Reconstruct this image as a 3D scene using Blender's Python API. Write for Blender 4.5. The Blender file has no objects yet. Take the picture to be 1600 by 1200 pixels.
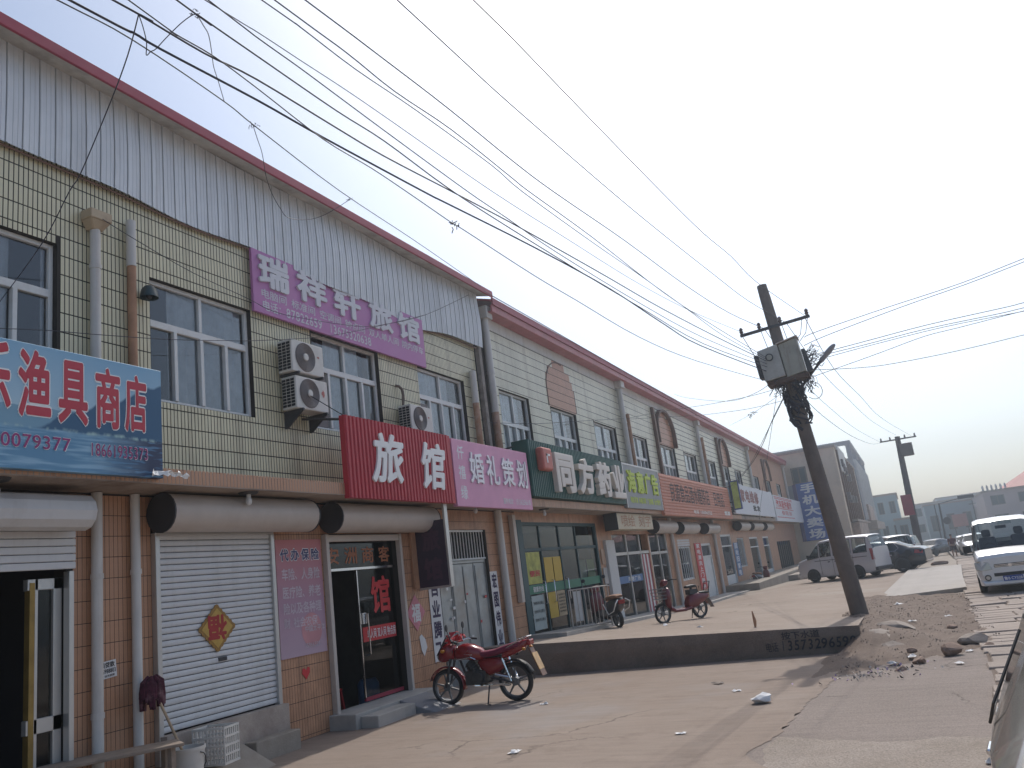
import bpy, bmesh, math, random
from mathutils import Vector, Matrix, Euler
random.seed(7)
PI = math.pi
S = bpy.context.scene
COL = S.collection
R = math.radians
# ------------------------------------------------------------------ camera
cam_d = bpy.data.cameras.new('camera'); cam = bpy.data.objects.new('camera', cam_d); COL.objects.link(cam)
cam_d.sensor_width = 36.0
cam_d.lens = 1277.0 / 1600.0 * 36.0
cam_d.clip_start = 0.05; cam_d.clip_end = 3000
_y, _p, _r = R(24.05), R(13.35), R(7.25)
_f = Vector((-math.sin(_y)*math.cos(_p), math.cos(_y)*math.cos(_p), math.sin(_p)))
_r0 = Vector((math.cos(_y), math.sin(_y), 0)); _u0 = _r0.cross(_f)
_R = math.cos(_r)*_r0 - math.sin(_r)*_u0
_U = math.sin(_r)*_r0 + math.cos(_r)*_u0
cam.matrix_world = Matrix(((_R.x, _U.x, -_f.x, 0), (_R.y, _U.y, -_f.y, 0), (_R.z, _U.z, -_f.z, 1.9), (0, 0, 0, 1)))
S.camera = cam
# ------------------------------------------------------------------ sky and sun
SUN_EL, SUN_AZ = R(51), R(-1.0)          # azimuth measured from +Y towards +X
w = bpy.data.worlds.new('World'); S.world = w; w.use_nodes = True
nt = w.node_tree; bg = nt.nodes['Background']
sky = nt.nodes.new('ShaderNodeTexSky'); sky.sky_type = 'NISHITA'; sky.sun_disc = False
sky.sun_elevation = SUN_EL; sky.sun_rotation = SUN_AZ
sky.air_density = 0.9; sky.dust_density = 3.0; sky.ozone_density = 0.4; sky.altitude = 50
tint = nt.nodes.new('ShaderNodeMix'); tint.data_type = 'RGBA'; tint.blend_type = 'MULTIPLY'; tint.inputs['Factor'].default_value = 1.0; tint.inputs['B'].default_value = (.97, 1.015, 1.035, 1)
nt.links.new(sky.outputs[0], tint.inputs['A']); nt.links.new(tint.outputs['Result'], bg.inputs[0]); bg.inputs[1].default_value = 0.15
sl = bpy.data.lights.new('sun', 'SUN'); sl.energy = 2.9; sl.angle = R(0.8); sl.color = (1.0, 0.95, 0.89)
so = bpy.data.objects.new('sun', sl); COL.objects.link(so)
sd = Vector((math.sin(SUN_AZ)*math.cos(SUN_EL), math.cos(SUN_AZ)*math.cos(SUN_EL), math.sin(SUN_EL)))
so.rotation_euler = sd.to_track_quat('Z', 'Y').to_euler(); so.location = (0, 60, 80)
S.view_settings.view_transform = 'Standard'; S.view_settings.look = 'None'
S.view_settings.exposure = 0.08; S.view_settings.gamma = 1.0; S.view_settings.use_curve_mapping = False
S.cycles.max_bounces = 6; S.cycles.diffuse_bounces = 3; S.cycles.glossy_bounces = 3
S.cycles.transmission_bounces = 4; S.cycles.transparent_max_bounces = 12; S.cycles.volume_bounces = 0

# ------------------------------------------------------------------ materials
MATS = {}
def mat(name, col, rough=0.7, metal=0.0, var=0.12, scale=3.0, bump=0.0, bscale=60.0, dirt=None, dirt_amt=0.0, dscale=1.2, alpha=1.0, spec=0.5, streak=0.0, coat=0.0):
    """Base colour varied by two noises (tone and fine grain), optional dirt colour in patches and streaks running down."""
    if name in MATS: return MATS[name]
    m = bpy.data.materials.new(name); m.use_nodes = True; t = m.node_tree
    b = t.nodes['Principled BSDF']
    b.inputs['Roughness'].default_value = rough; b.inputs['Metallic'].default_value = metal
    b.inputs['Specular IOR Level'].default_value = spec
    if coat: b.inputs['Coat Weight'].default_value = coat; b.inputs['Coat Roughness'].default_value = 0.08
    N = t.nodes.new; L = t.links.new
    tc = N('ShaderNodeTexCoord')
    n1 = N('ShaderNodeTexNoise'); n1.inputs['Scale'].default_value = scale; n1.inputs['Detail'].default_value = 6; n1.inputs['Roughness'].default_value = 0.65
    L(tc.outputs['Object'], n1.inputs['Vector'])
    mr = N('ShaderNodeMapRange'); mr.inputs[1].default_value = 0.3; mr.inputs[2].default_value = 0.7
    mr.inputs[3].default_value = 1-var; mr.inputs[4].default_value = 1+var
    L(n1.outputs['Fac'], mr.inputs[0])
    oi = N('ShaderNodeObjectInfo')
    vm = N('ShaderNodeMix'); vm.data_type = 'RGBA'; vm.blend_type = 'MULTIPLY'; vm.inputs['Factor'].default_value = 1
    vm.inputs['A'].default_value = (*col, 1); L(mr.outputs[0], vm.inputs['B'])
    out = vm.outputs['Result']
    if dirt is not None:
        n2 = N('ShaderNodeTexNoise'); n2.inputs['Scale'].default_value = dscale; n2.inputs['Detail'].default_value = 8; n2.inputs['Roughness'].default_value = 0.7
        src = tc.outputs['Object']
        if streak:
            mp = N('ShaderNodeMapping'); mp.inputs['Scale'].default_value = (1+4*streak, 1+4*streak, 1-streak); L(src, mp.inputs[0]); src = mp.outputs[0]
        L(src, n2.inputs['Vector'])
        cr = N('ShaderNodeMapRange'); cr.inputs[1].default_value = 0.5; cr.inputs[2].default_value = 0.72; cr.inputs[3].default_value = 0; cr.inputs[4].default_value = dirt_amt
        L(n2.outputs['Fac'], cr.inputs[0])
        dm = N('ShaderNodeMix'); dm.data_type = 'RGBA'; L(cr.outputs[0], dm.inputs['Factor']); L(out, dm.inputs['A']); dm.inputs['B'].default_value = (*dirt, 1)
        out = dm.outputs['Result']
    L(out, b.inputs['Base Color'])
    if bump:
        n3 = N('ShaderNodeTexNoise'); n3.inputs['Scale'].default_value = bscale; n3.inputs['Detail'].default_value = 5
        L(tc.outputs['Object'], n3.inputs['Vector'])
        bp = N('ShaderNodeBump'); bp.inputs['Strength'].default_value = bump; bp.inputs['Distance'].default_value = 0.02
        L(n3.outputs['Fac'], bp.inputs['Height']); L(bp.outputs[0], b.inputs['Normal'])
    MATS[name] = m
    return m
def glass(name, tint=(0.8, 0.85, 0.85), clear=0.6, rough=0.03, ior=1.6):
    if name in MATS: return MATS[name]
    m = bpy.data.materials.new(name); m.use_nodes = True; t = m.node_tree; N = t.nodes.new; L = t.links.new
    for n in list(t.nodes):
        if n.type != 'OUTPUT_MATERIAL': t.nodes.remove(n)
    out = t.nodes['Material Output']
    g = N('ShaderNodeBsdfGlossy'); g.inputs['Roughness'].default_value = rough; g.inputs['Color'].default_value = (0.9, 0.93, 0.95, 1)
    tr = N('ShaderNodeBsdfTransparent'); tr.inputs['Color'].default_value = (*[c*clear for c in tint], 1)
    fr = N('ShaderNodeFresnel'); fr.inputs['IOR'].default_value = ior
    mx = N('ShaderNodeMixShader'); L(fr.outputs[0], mx.inputs[0]); L(tr.outputs[0], mx.inputs[1]); L(g.outputs[0], mx.inputs[2])
    L(mx.outputs[0], out.inputs['Surface']); MATS[name] = m; return m
def emit_none(): pass

# ------------------------------------------------------------------ mesh builder
class MB:
    def __init__(s): s.v = []; s.f = []; s.m = []; s.mi = 0
    def add(s, vs, fs):
        b = len(s.v); s.v += [tuple(x) for x in vs]; s.f += [tuple(i+b for i in f) for f in fs]; s.m += [s.mi]*len(fs)
    def box(s, x0, x1, y0, y1, z0, z1):
        if x0 > x1: x0, x1 = x1, x0
        if y0 > y1: y0, y1 = y1, y0
        if z0 > z1: z0, z1 = z1, z0
        s.add([(x0,y0,z0),(x1,y0,z0),(x1,y1,z0),(x0,y1,z0),(x0,y0,z1),(x1,y0,z1),(x1,y1,z1),(x0,y1,z1)],
              [(0,3,2,1),(4,5,6,7),(0,1,5,4),(1,2,6,5),(2,3,7,6),(3,0,4,7)])
    def hexa(s, P):   # 8 points ordered as box
        s.add(P, [(0,3,2,1),(4,5,6,7),(0,1,5,4),(1,2,6,5),(2,3,7,6),(3,0,4,7)])
    def quad(s, a, b, c, d): s.add([a, b, c, d], [(0,1,2,3)])
    def prism(s, pts, off):   # polygon (3D list) extruded by vector off
        n = len(pts); o = Vector(off)
        s.add([Vector(p) for p in pts]+[Vector(p)+o for p in pts], [tuple(range(n))[::-1], tuple(range(n, 2*n))]+[(i,(i+1)%n,n+(i+1)%n,n+i) for i in range(n)])
    def cyl(s, a, b, r0, r1=None, n=12, caps=True):
        r1 = r0 if r1 is None else r1
        a = Vector(a); b = Vector(b); d = (b-a)
        if d.length < 1e-6: return
        q = d.to_track_quat('Z', 'Y'); vs = []
        for c, r in ((a, r0), (b, r1)):
            for i in range(n):
                t = 2*PI*i/n; vs.append(c+q @ Vector((r*math.cos(t), r*math.sin(t), 0)))
        fs = [(i,(i+1)%n,n+(i+1)%n,n+i) for i in range(n)]
        if caps: fs += [tuple(range(n))[::-1], tuple(range(n, 2*n))]
        s.add(vs, fs)
    def tube(s, pts, r, n=6, closed=False):
        pts = [Vector(p) for p in pts]; m = len(pts); vs = []; fs = []
        rr = r if isinstance(r, (list, tuple)) else [r]*m
        up = None
        for i, p in enumerate(pts):
            d = (pts[(i+1) % m]-pts[i-1]) if closed else (pts[min(i+1, m-1)]-pts[max(i-1, 0)])
            if d.length < 1e-9: d = Vector((0, 0, 1))
            d.normalize()
            if up is None:
                up = Vector((0, 0, 1)) if abs(d.z) < 0.9 else Vector((1, 0, 0))
            x = d.cross(up); x.normalize(); y = x.cross(d); up = y
            for k in range(n):
                t = 2*PI*k/n; vs.append(p+rr[i]*(math.cos(t)*x+math.sin(t)*y))
        for i in range(m if closed else m-1):
            j = (i+1) % m
            for k in range(n): fs.append((i*n+k, i*n+(k+1) % n, j*n+(k+1) % n, j*n+k))
        if not closed: fs += [tuple(range(n))[::-1], tuple((m-1)*n+k for k in range(n))]
        s.add(vs, fs)
    def lathe(s, prof, c=(0, 0, 0), axis='Z', n=20):   # prof: (r, h) pairs
        c = Vector(c); vs = []; m = len(prof)
        for r, h in prof:
            for i in range(n):
                t = 2*PI*i/n; a, b = r*math.cos(t), r*math.sin(t)
                vs.append(c+Vector({'Z': (a, b, h), 'X': (h, a, b), 'Y': (b, h, a)}[axis]))
        fs = [(i*n+k, i*n+(k+1) % n, (i+1)*n+(k+1) % n, (i+1)*n+k) for i in range(m-1) for k in range(n)]
        s.add(vs, fs)
    def ell(s, c, r, n=10, m=7):
        prof = [(max(1e-4, math.sin(PI*i/m)), -math.cos(PI*i/m)) for i in range(m+1)]
        b = len(s.v); s.lathe(prof, (0, 0, 0), 'Z', n)
        for i in range(b, len(s.v)):
            v = s.v[i]; s.v[i] = (c[0]+v[0]*r[0], c[1]+v[1]*r[1], c[2]+v[2]*r[2])
    def xf(s, M, start=0):
        for i in range(start, len(s.v)): s.v[i] = tuple(M @ Vector(s.v[i]))
    def build(s, name, mats, parent=None, smooth=False, bevel=0.0, loc=None, ang=40, seg=1):
        me = bpy.data.meshes.new(name); off = Vector(loc) if loc is not None else Vector((0, 0, 0))
        me.from_pydata([tuple(Vector(v)-off) for v in s.v], [], s.f)
        mats = mats if isinstance(mats, (list, tuple)) else [mats]
        for m in mats: me.materials.append(m)
        if len(mats) > 1: me.polygons.foreach_set('material_index', s.m)
        me.validate(); me.update()
        o = bpy.data.objects.new(name, me); COL.objects.link(o)
        if parent is not None: o.parent = parent
        if loc is not None: o.location = off if parent is None else off
        if smooth:
            me.polygons.foreach_set('use_smooth', [True]*len(me.polygons))
            try: me.set_sharp_from_angle(angle=R(ang))
            except Exception: pass
        if bevel:
            bm = o.modifiers.new('bevel', 'BEVEL'); bm.width = bevel; bm.segments = seg; bm.limit_method = 'ANGLE'; bm.angle_limit = R(35)
        return o
def tag(o, label=None, cat=None, group=None, kind=None):
    if label: o['label'] = label
    if cat: o['category'] = cat
    if group: o['group'] = group
    if kind: o['kind'] = kind
    return o
def thing(name, label, cat, loc=(0, 0, 0), rz=0.0, group=None):
    o = bpy.data.objects.new(name, None); COL.objects.link(o); o.empty_display_size = 0.3
    o.location = loc; o.rotation_euler = (0, 0, rz); return tag(o, label, cat, group)
class World:
    """Builds parts of a thing straight in place: the mesh is shifted into the frame of its root (unrotated)."""
    pass
def wpart(name, mb, mats, root, parent=None, **k):
    b = root.location.copy()
    mb.xf(Matrix.Translation(-b)); return mb.build(name, mats, parent or root, **k)
def children_of(o): return [c for c in bpy.data.objects if c.parent == o]
def copy_tree(o, parent=None):
    kids = {}
    for c in bpy.data.objects:
        if c.parent is not None: kids.setdefault(c.parent.name, []).append(c)
    def rec(x, p):
        n = x.copy(); COL.objects.link(n)
        if p is not None: n.parent = p
        for k in kids.get(x.name, []): rec(k, n)
        return n
    return rec(o, parent)

# ------------------------------------------------------------------ lettering
TEXTS = {}
def text_mesh(s, weight=0.0, extrude=0.0, bevel=0.0, res=3, shear=0.0):
    key = (s, weight, extrude, bevel, shear)
    if key in TEXTS: return TEXTS[key].copy()
    cu = bpy.data.curves.new('lettering', 'FONT'); cu.body = s; cu.size = 1.0
    cu.offset = weight; cu.extrude = extrude; cu.bevel_depth = bevel; cu.bevel_resolution = 1; cu.resolution_u = res; cu.shear = shear
    o = bpy.data.objects.new('lettering', cu)
    me = bpy.data.meshes.new_from_object(o)
    bpy.data.objects.remove(o); bpy.data.curves.remove(cu)
    me.materials.clear(); TEXTS[key] = me
    return me.copy()
def embolden(me, wgt, solid):
    """Heavier strokes: shifted copies of the glyph, each a hair deeper than the next so that no two faces coincide."""
    vs = [v.co.copy() for v in me.vertices]; fs = [tuple(p.vertices) for p in me.polygons]; V = []; F = []
    z0 = min(v.z for v in vs); z1 = max(v.z for v in vs)
    for i in range(9):
        a = 2*PI*i/8; d = (0, 0) if i == 8 else (wgt*math.cos(a), wgt*math.sin(a)); b = len(V); e = (8-i)*.004
        for v in vs:
            z = v.z if not solid else z0+(v.z-z0)*(1-e)
            V.append((v.x+d[0], v.y+d[1], z if solid else z-e))
        F += [tuple(k+b for k in f) for f in fs]
    n = bpy.data.meshes.new('lettering'); n.from_pydata(V, [], F); n.update(); return n
REFBOX = {}
def refbox(c):
    if c not in REFBOX:
        m = text_mesh(c); REFBOX[c] = (min(v.co.x for v in m.vertices), max(v.co.x for v in m.vertices), min(v.co.y for v in m.vertices), max(v.co.y for v in m.vertices))
    return REFBOX[c]
def line(s, u0, u1, v0, v1, place, m, parent, name='character', **k):
    """A line of print, one object per character, on a common baseline."""
    wt = [(.5 if c == ' ' else .62 if ord(c) < 256 else 1.0) for c in s]; tot = sum(wt); u = u0
    for c, q in zip(s, wt):
        w_ = (u1-u0)*q/tot
        if c != ' ':
            ref = refbox('国' if ord(c) > 255 else '0'); b = refbox(c); sy = (v1-v0)/(ref[3]-ref[2]); sx = w_*.86/max(ref[1]-ref[0], 1e-6)
            cx = u+w_/2; a0 = cx+(b[0]-(ref[0]+ref[1])/2)*sx; a1 = cx+(b[1]-(ref[0]+ref[1])/2)*sx
            fit_text(c, a0, a1, v0+(b[2]-ref[2])*sy, v0+(b[3]-ref[2])*sy, place, m, parent, name=name, **k)
        u += w_
def fit_text(s, u0, u1, v0, v1, place, m, parent, name='character', depth=0.0, weight=0.02, bevel=0.0, flip=False, shear=0.0, jitter=0.0):
    """Lettering fitted into the rectangle u0..u1, v0..v1; place(u, v, w) gives the point in the parent's frame (w = outwards)."""
    me = text_mesh(s, 0.0, 0.5 if depth else 0.0, bevel, shear=shear)
    if not me.vertices: return None
    if weight > 0.004: me = embolden(me, weight, bool(depth))
    xs = [v.co.x for v in me.vertices]; ys = [v.co.y for v in me.vertices]; zs = [v.co.z for v in me.vertices]
    x0, x1, y0, y1 = min(xs), max(xs), min(ys), max(ys); dz = max(max(zs)-min(zs), 1e-6); zb = min(zs)
    for v in me.vertices:
        a = (v.co.x-x0)/max(x1-x0, 1e-6); b = (v.co.y-y0)/max(y1-y0, 1e-6)
        if flip: a, b = 1-a, 1-b
        u = u0+(u1-u0)*a; q = v0+(v1-v0)*b
        wv = (v.co.z-zb)/dz*depth if depth else (v.co.z-zb)/dz*(.0016 if dz > 1e-4 else 0)
        v.co = Vector(place(u, q, wv))
    me.materials.append(m); me.update()
    o = bpy.data.objects.new(name, me); COL.objects.link(o); o.parent = parent
    return o
def chars(s, u0, u1, v0, v1, place, m, parent, gap=0.12, name='character', **k):
    """One object per character, spread evenly between u0 and u1."""
    n = len(s); cw = (u1-u0)/n
    for i, c in enumerate(s):
        if c == ' ': continue
        fit_text(c, u0+cw*(i+gap/2), u0+cw*(i+1-gap/2), v0, v1, place, m, parent, name=name, **k)

# ------------------------------------------------------------------ palette
M_tile = mat('cream_wall_tile', (0.69, 0.64, 0.445), 0.35, var=0.10, scale=1.3, dirt=(0.22, 0.17, 0.11), dirt_amt=0.55, dscale=0.9, streak=0.8)
M_tile_b = mat('cream_wall_tile_far', (0.66, 0.63, 0.485), 0.35, var=0.10, scale=0.8, dirt=(0.25, 0.20, 0.14), dirt_amt=0.5, dscale=0.6, streak=0.8)
M_grout = mat('dark_grout', (0.035, 0.03, 0.026), 0.9)
M_orange = mat('orange_brown_tile', (0.49, 0.265, 0.155), 0.4, var=0.17, scale=4, dirt=(0.16, 0.08, 0.05), dirt_amt=0.6, dscale=1.5, streak=0.7)
M_arch = mat('salmon_arch_tile', (0.50, 0.24, 0.14), 0.4, var=0.10, scale=3)
M_plaster = mat('stained_plaster', (0.40, 0.34, 0.29), 0.9, var=0.16, scale=2, dirt=(0.16, 0.11, 0.09), dirt_amt=0.7, dscale=0.8, bump=0.15)
M_soffit = mat('canopy_soffit', (0.36, 0.29, 0.24), 0.9, var=0.15, scale=1.5, dirt=(0.12, 0.08, 0.06), dirt_amt=0.8, dscale=0.9)
M_pink_wall = mat('peach_painted_wall', (0.50, 0.30, 0.20), 0.85, var=0.08, dirt=(0.3, 0.2, 0.14), dirt_amt=0.4)
M_clad = mat('grey_white_cladding_sheet', (0.66, 0.68, 0.70), 0.45, metal=0.1, var=0.06, scale=2.0, dirt=(0.33, 0.32, 0.31), dirt_amt=0.45, dscale=1.0, streak=0.85)
M_white_band = mat('white_parapet_board', (0.66, 0.66, 0.63), 0.7, var=0.06, dirt=(0.4, 0.37, 0.32), dirt_amt=0.4, dscale=1.2, streak=0.7)
M_red_trim = mat('faded_red_fascia', (0.33, 0.03, 0.06), 0.5, var=0.12, scale=1.0, dirt=(0.38, 0.11, 0.12), dirt_amt=0.4)
M_pvc = mat('grey_pvc_pipe', (0.58, 0.56, 0.53), 0.5, var=0.08, scale=2, dirt=(0.36, 0.28, 0.22), dirt_amt=0.5, dscale=1.2, streak=0.7)
M_rustpipe = mat('rusty_pipe', (0.40, 0.22, 0.13), 0.7, var=0.2, scale=4, dirt=(0.45, 0.40, 0.38), dirt_amt=0.7, dscale=2)
M_upvc = mat('white_window_frame', (0.70, 0.70, 0.68), 0.4, var=0.04, dirt=(0.4, 0.36, 0.32), dirt_amt=0.35, dscale=2)
M_glass = glass('window_glass', (0.88, 0.92, 0.95), 0.95, ior=1.9)
M_glass_dark = glass('dark_glass', (0.5, 0.6, 0.62), 0.35)
M_glass_door = glass('door_glass', (0.6, 0.72, 0.72), 0.65, ior=1.45)
M_curtain = mat('pale_curtain', (0.74, 0.77, 0.78), 0.95, var=0.15, scale=5)
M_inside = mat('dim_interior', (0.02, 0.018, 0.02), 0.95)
M_alu = mat('aluminium_frame', (0.55, 0.54, 0.52), 0.35, metal=0.6, var=0.05)
M_shutter = mat('white_shutter_slat', (0.62, 0.62, 0.62), 0.5, var=0.05, scale=1.2, dirt=(0.4, 0.38, 0.36), dirt_amt=0.35, dscale=1.4, streak=0.5)
M_shutbox = mat('cream_shutter_box', (0.52, 0.46, 0.41), 0.45, var=0.06, dirt=(0.34, 0.28, 0.24), dirt_amt=0.4, dscale=0.9)
M_black = mat('black_rubber', (0.02, 0.02, 0.022), 0.6, var=0.1)
M_darkmetal = mat('dark_steel', (0.06, 0.06, 0.065), 0.55, metal=0.4)
M_chrome = mat('chrome', (0.75, 0.75, 0.76), 0.15, metal=1.0, var=0.02)
M_galv = mat('galvanised_sheet', (0.36, 0.38, 0.38), 0.42, metal=0.5, var=0.25, scale=2.2, dirt=(0.33, 0.28, 0.23), dirt_amt=0.85, dscale=1.4)
M_ac = mat('aged_white_casing', (0.62, 0.60, 0.56), 0.45, var=0.05, dirt=(0.4, 0.36, 0.3), dirt_amt=0.35, dscale=2.5)
M_acgrey = mat('grey_grille', (0.17, 0.15, 0.15), 0.6)
M_white = mat('white_letter', (0.80, 0.80, 0.79), 0.4, var=0.03)
M_whitepaper = mat('white_paper', (0.68, 0.67, 0.66), 0.8, var=0.05)
M_concrete = mat('grey_concrete', (0.31, 0.27, 0.225), 0.9, var=0.14, scale=1.0, bump=0.25, bscale=40, dirt=(0.17, 0.14, 0.11), dirt_amt=0.6, dscale=0.9)
M_step = mat('pale_step_concrete', (0.40, 0.38, 0.35), 0.85, var=0.12, scale=2.0, bump=0.2, dirt=(0.22, 0.2, 0.18), dirt_amt=0.6, dscale=1.5)

# ------------------------------------------------------------------ ground, road, terrace
def pw(y, tab):
    if y <= tab[0][0]: return tab[0][1]
    for (a, b), (c, d) in zip(tab, tab[1:]):
        if y <= c: return b+(d-b)*(y-a)/(c-a)
    return tab[-1][1]
ZR = [(0, 0), (42, 0), (70, -0.52), (95, -0.95), (140, -1.1)]
def zr(y): return pw(y, ZR)
ZW = [(15.6, .60), (18, .50), (23, .32), (31, .06), (40, -.06), (60, -.36), (76, -.62)]
ZM = [(15.6, .55), (20, .43), (26, .25), (34, .10), (42, .0), (70, -.5), (90, -.88)]
ZE = [(15.6, .42), (18.5, .34), (26, .10), (34, .05), (42, .0), (70, -.51), (90, -.88)]
def zt(x, y):
    a, b, c = pw(y, ZW), pw(y, ZM), pw(y, ZE)
    if x < -7.4: return a
    if x < -5.5: return a+(b-a)*(x+7.4)/1.9
    return b+(c-b)*min(1, (x+5.5)/4.4)

def ground_mat(name, c1, c2, c3, s1=0.5, s2=5.0, s3=90.0, bump=0.3, crack=0.0, rough=0.9, speck=0.0, patch=None, grain=.2):
    m = bpy.data.materials.new(name); m.use_nodes = True; t = m.node_tree; N = t.nodes.new; L = t.links.new
    b = t.nodes['Principled BSDF']; b.inputs['Roughness'].default_value = rough; b.inputs['Specular IOR Level'].default_value = 0.25
    tc = N('ShaderNodeTexCoord')
    def noise(s, d=6, r=0.65):
        n = N('ShaderNodeTexNoise'); n.inputs['Scale'].default_value = s; n.inputs['Detail'].default_value = d; n.inputs['Roughness'].default_value = r
        L(tc.outputs['Object'], n.inputs['Vector']); return n
    def rng(src, a, bb, c=0, d=1):
        q = N('ShaderNodeMapRange'); q.inputs[1].default_value = a; q.inputs[2].default_value = bb; q.inputs[3].default_value = c; q.inputs[4].default_value = d
        L(src, q.inputs[0]); return q.outputs[0]
    def mix(f, a, bb, mode='MIX'):
        q = N('ShaderNodeMix'); q.data_type = 'RGBA'; q.blend_type = mode
        if isinstance(f, float): q.inputs['Factor'].default_value = f
        else: L(f, q.inputs['Factor'])
        for k, v in (('A', a), ('B', bb)):
            if isinstance(v, tuple): q.inputs[k].default_value = (*v, 1)
            else: L(v, q.inputs[k])
        return q.outputs['Result']
    n1 = noise(s1); n2 = noise(s2, 8, .75); n3 = noise(s3, 4)
    col = mix(rng(n1.outputs['Fac'], .38, .62), c1, c2)
    col = mix(rng(n2.outputs['Fac'], .52, .75, 0, .75), col, c3)
    col = mix(1.0, col, rng(n3.outputs['Fac'], .25, .75, 1-grain, 1+grain), 'MULTIPLY')
    if patch:
        n6 = noise(.22, 4, .6); col = mix(rng(n6.outputs['Fac'], .53, .66, 0, .8), col, patch)
        mp = N('ShaderNodeMapping'); mp.inputs['Scale'].default_value = (.8, 7, 1); mp.inputs['Rotation'].default_value = (0, 0, R(12)); L(tc.outputs['Object'], mp.inputs[0]); n7 = N('ShaderNodeTexNoise'); n7.inputs['Scale'].default_value = 1.2; n7.inputs['Detail'].default_value = 8; n7.inputs['Roughness'].default_value = .75; L(mp.outputs[0], n7.inputs['Vector']); col = mix(1.0, col, rng(n7.outputs['Fac'], .3, .7, .86, 1.13), 'MULTIPLY')
    if crack:
        v = N('ShaderNodeTexVoronoi'); v.feature = 'DISTANCE_TO_EDGE'; v.inputs['Scale'].default_value = crack
        nd = noise(1.6, 6); mx = N('ShaderNodeVectorMath'); mx.operation = 'MULTIPLY_ADD'; mx.inputs[1].default_value = (.7, .7, .7)
        L(nd.outputs['Color'], mx.inputs[0]); L(tc.outputs['Object'], mx.inputs[2]); L(mx.outputs[0], v.inputs['Vector'])
        n4 = noise(.35, 2)
        cf = N('ShaderNodeMath'); cf.operation = 'MULTIPLY'; L(rng(v.outputs['Distance'], 0, .012, .8, 0), cf.inputs[0]); L(rng(n4.outputs['Fac'], .5, .6), cf.inputs[1])
        col = mix(cf.outputs[0], col, (0.07, 0.055, 0.045))
    if speck:
        v = N('ShaderNodeTexVoronoi'); v.inputs['Scale'].default_value = speck; L(tc.outputs['Object'], v.inputs['Vector'])
        n5 = noise(2.2, 4); sf = N('ShaderNodeMath'); sf.operation = 'MULTIPLY'; L(rng(v.outputs['Distance'], .07, .16, .85, 0), sf.inputs[0]); L(rng(n5.outputs['Fac'], .5, .62), sf.inputs[1])
        col = mix(sf.outputs[0], col, (0.09, 0.075, 0.065))
    L(col, b.inputs['Base Color'])
    bp = N('ShaderNodeBump'); bp.inputs['Strength'].default_value = bump; bp.inputs['Distance'].default_value = 0.02
    add = N('ShaderNodeMath'); add.operation = 'ADD'; L(n2.outputs['Fac'], add.inputs[0]); L(n3.outputs['Fac'], add.inputs[1])
    L(add.outputs[0], bp.inputs['Height']); L(bp.outputs[0], b.inputs['Normal'])
    return m
G_far = ground_mat('dusty_ground', (0.27, 0.225, 0.185), (0.31, 0.265, 0.22), (0.20, 0.165, 0.135), s1=.12, s2=1.2, s3=20)
G_yard = ground_mat('worn_tan_concrete', (0.238, 0.186, 0.150), (0.270, 0.218, 0.180), (0.175, 0.134, 0.106), s1=.35, s2=1.6, s3=70, crack=.38, patch=(.27, .245, .23))
G_asph = ground_mat('old_grey_road_surface', (0.215, 0.178, 0.155), (0.24, 0.20, 0.175), (0.18, 0.15, 0.132), s1=.5, s2=4, s3=55, bump=.4, crack=.5, patch=(.20, .18, .165), grain=.34)
G_rough = ground_mat('broken_pale_concrete', (0.34, 0.29, 0.25), (0.29, 0.245, 0.205), (0.21, 0.175, 0.145), s1=.9, s2=5, s3=45, bump=1.0, speck=8, grain=.36)
G_dirt = ground_mat('rubble_dirt', (0.175, 0.132, 0.105), (0.145, 0.108, 0.085), (0.235, 0.19, 0.155), s1=1.2, s2=9, s3=60, bump=.5)
G_slab = ground_mat('pale_cast_concrete', (0.36, 0.33, 0.30), (0.40, 0.37, 0.34), (0.31, 0.28, 0.25), s1=.4, s2=2, s3=60, bump=.15)
G_terr = ground_mat('terrace_concrete', (0.262, 0.210, 0.172), (0.295, 0.24, 0.20), (0.22, 0.168, 0.13), s1=.4, s2=2.2, s3=60, crack=.3, patch=(.31, .265, .225))
G_face = ground_mat('stained_terrace_face', (0.19, 0.145, 0.115), (0.23, 0.18, 0.145), (0.11, 0.085, 0.068), s1=.8, s2=2.2, s3=50, bump=.8, patch=(.26, .21, .17))
G_stone = ground_mat('paving_stone', (0.34, 0.285, 0.245), (0.30, 0.25, 0.215), (0.24, 0.195, 0.165), s1=1.0, s2=6, s3=70, bump=.5)

mb = MB(); ys = [-60, -10, 0, 20, 42, 56, 70, 82, 95, 115, 140, 200, 300, 420]; xs = [-380, -60, -20, 0, 20, 60, 380]
for i in range(len(ys)-1):
    for j in range(len(xs)-1):
        a, b, c, d = xs[j], xs[j+1], ys[i], ys[i+1]
        mb.quad((a, c, zr(c)-.035), (b, c, zr(c)-.035), (b, d, zr(d)-.035), (a, d, zr(d)-.035))
tag(mb.build('ground', G_far), kind='structure')

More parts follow.
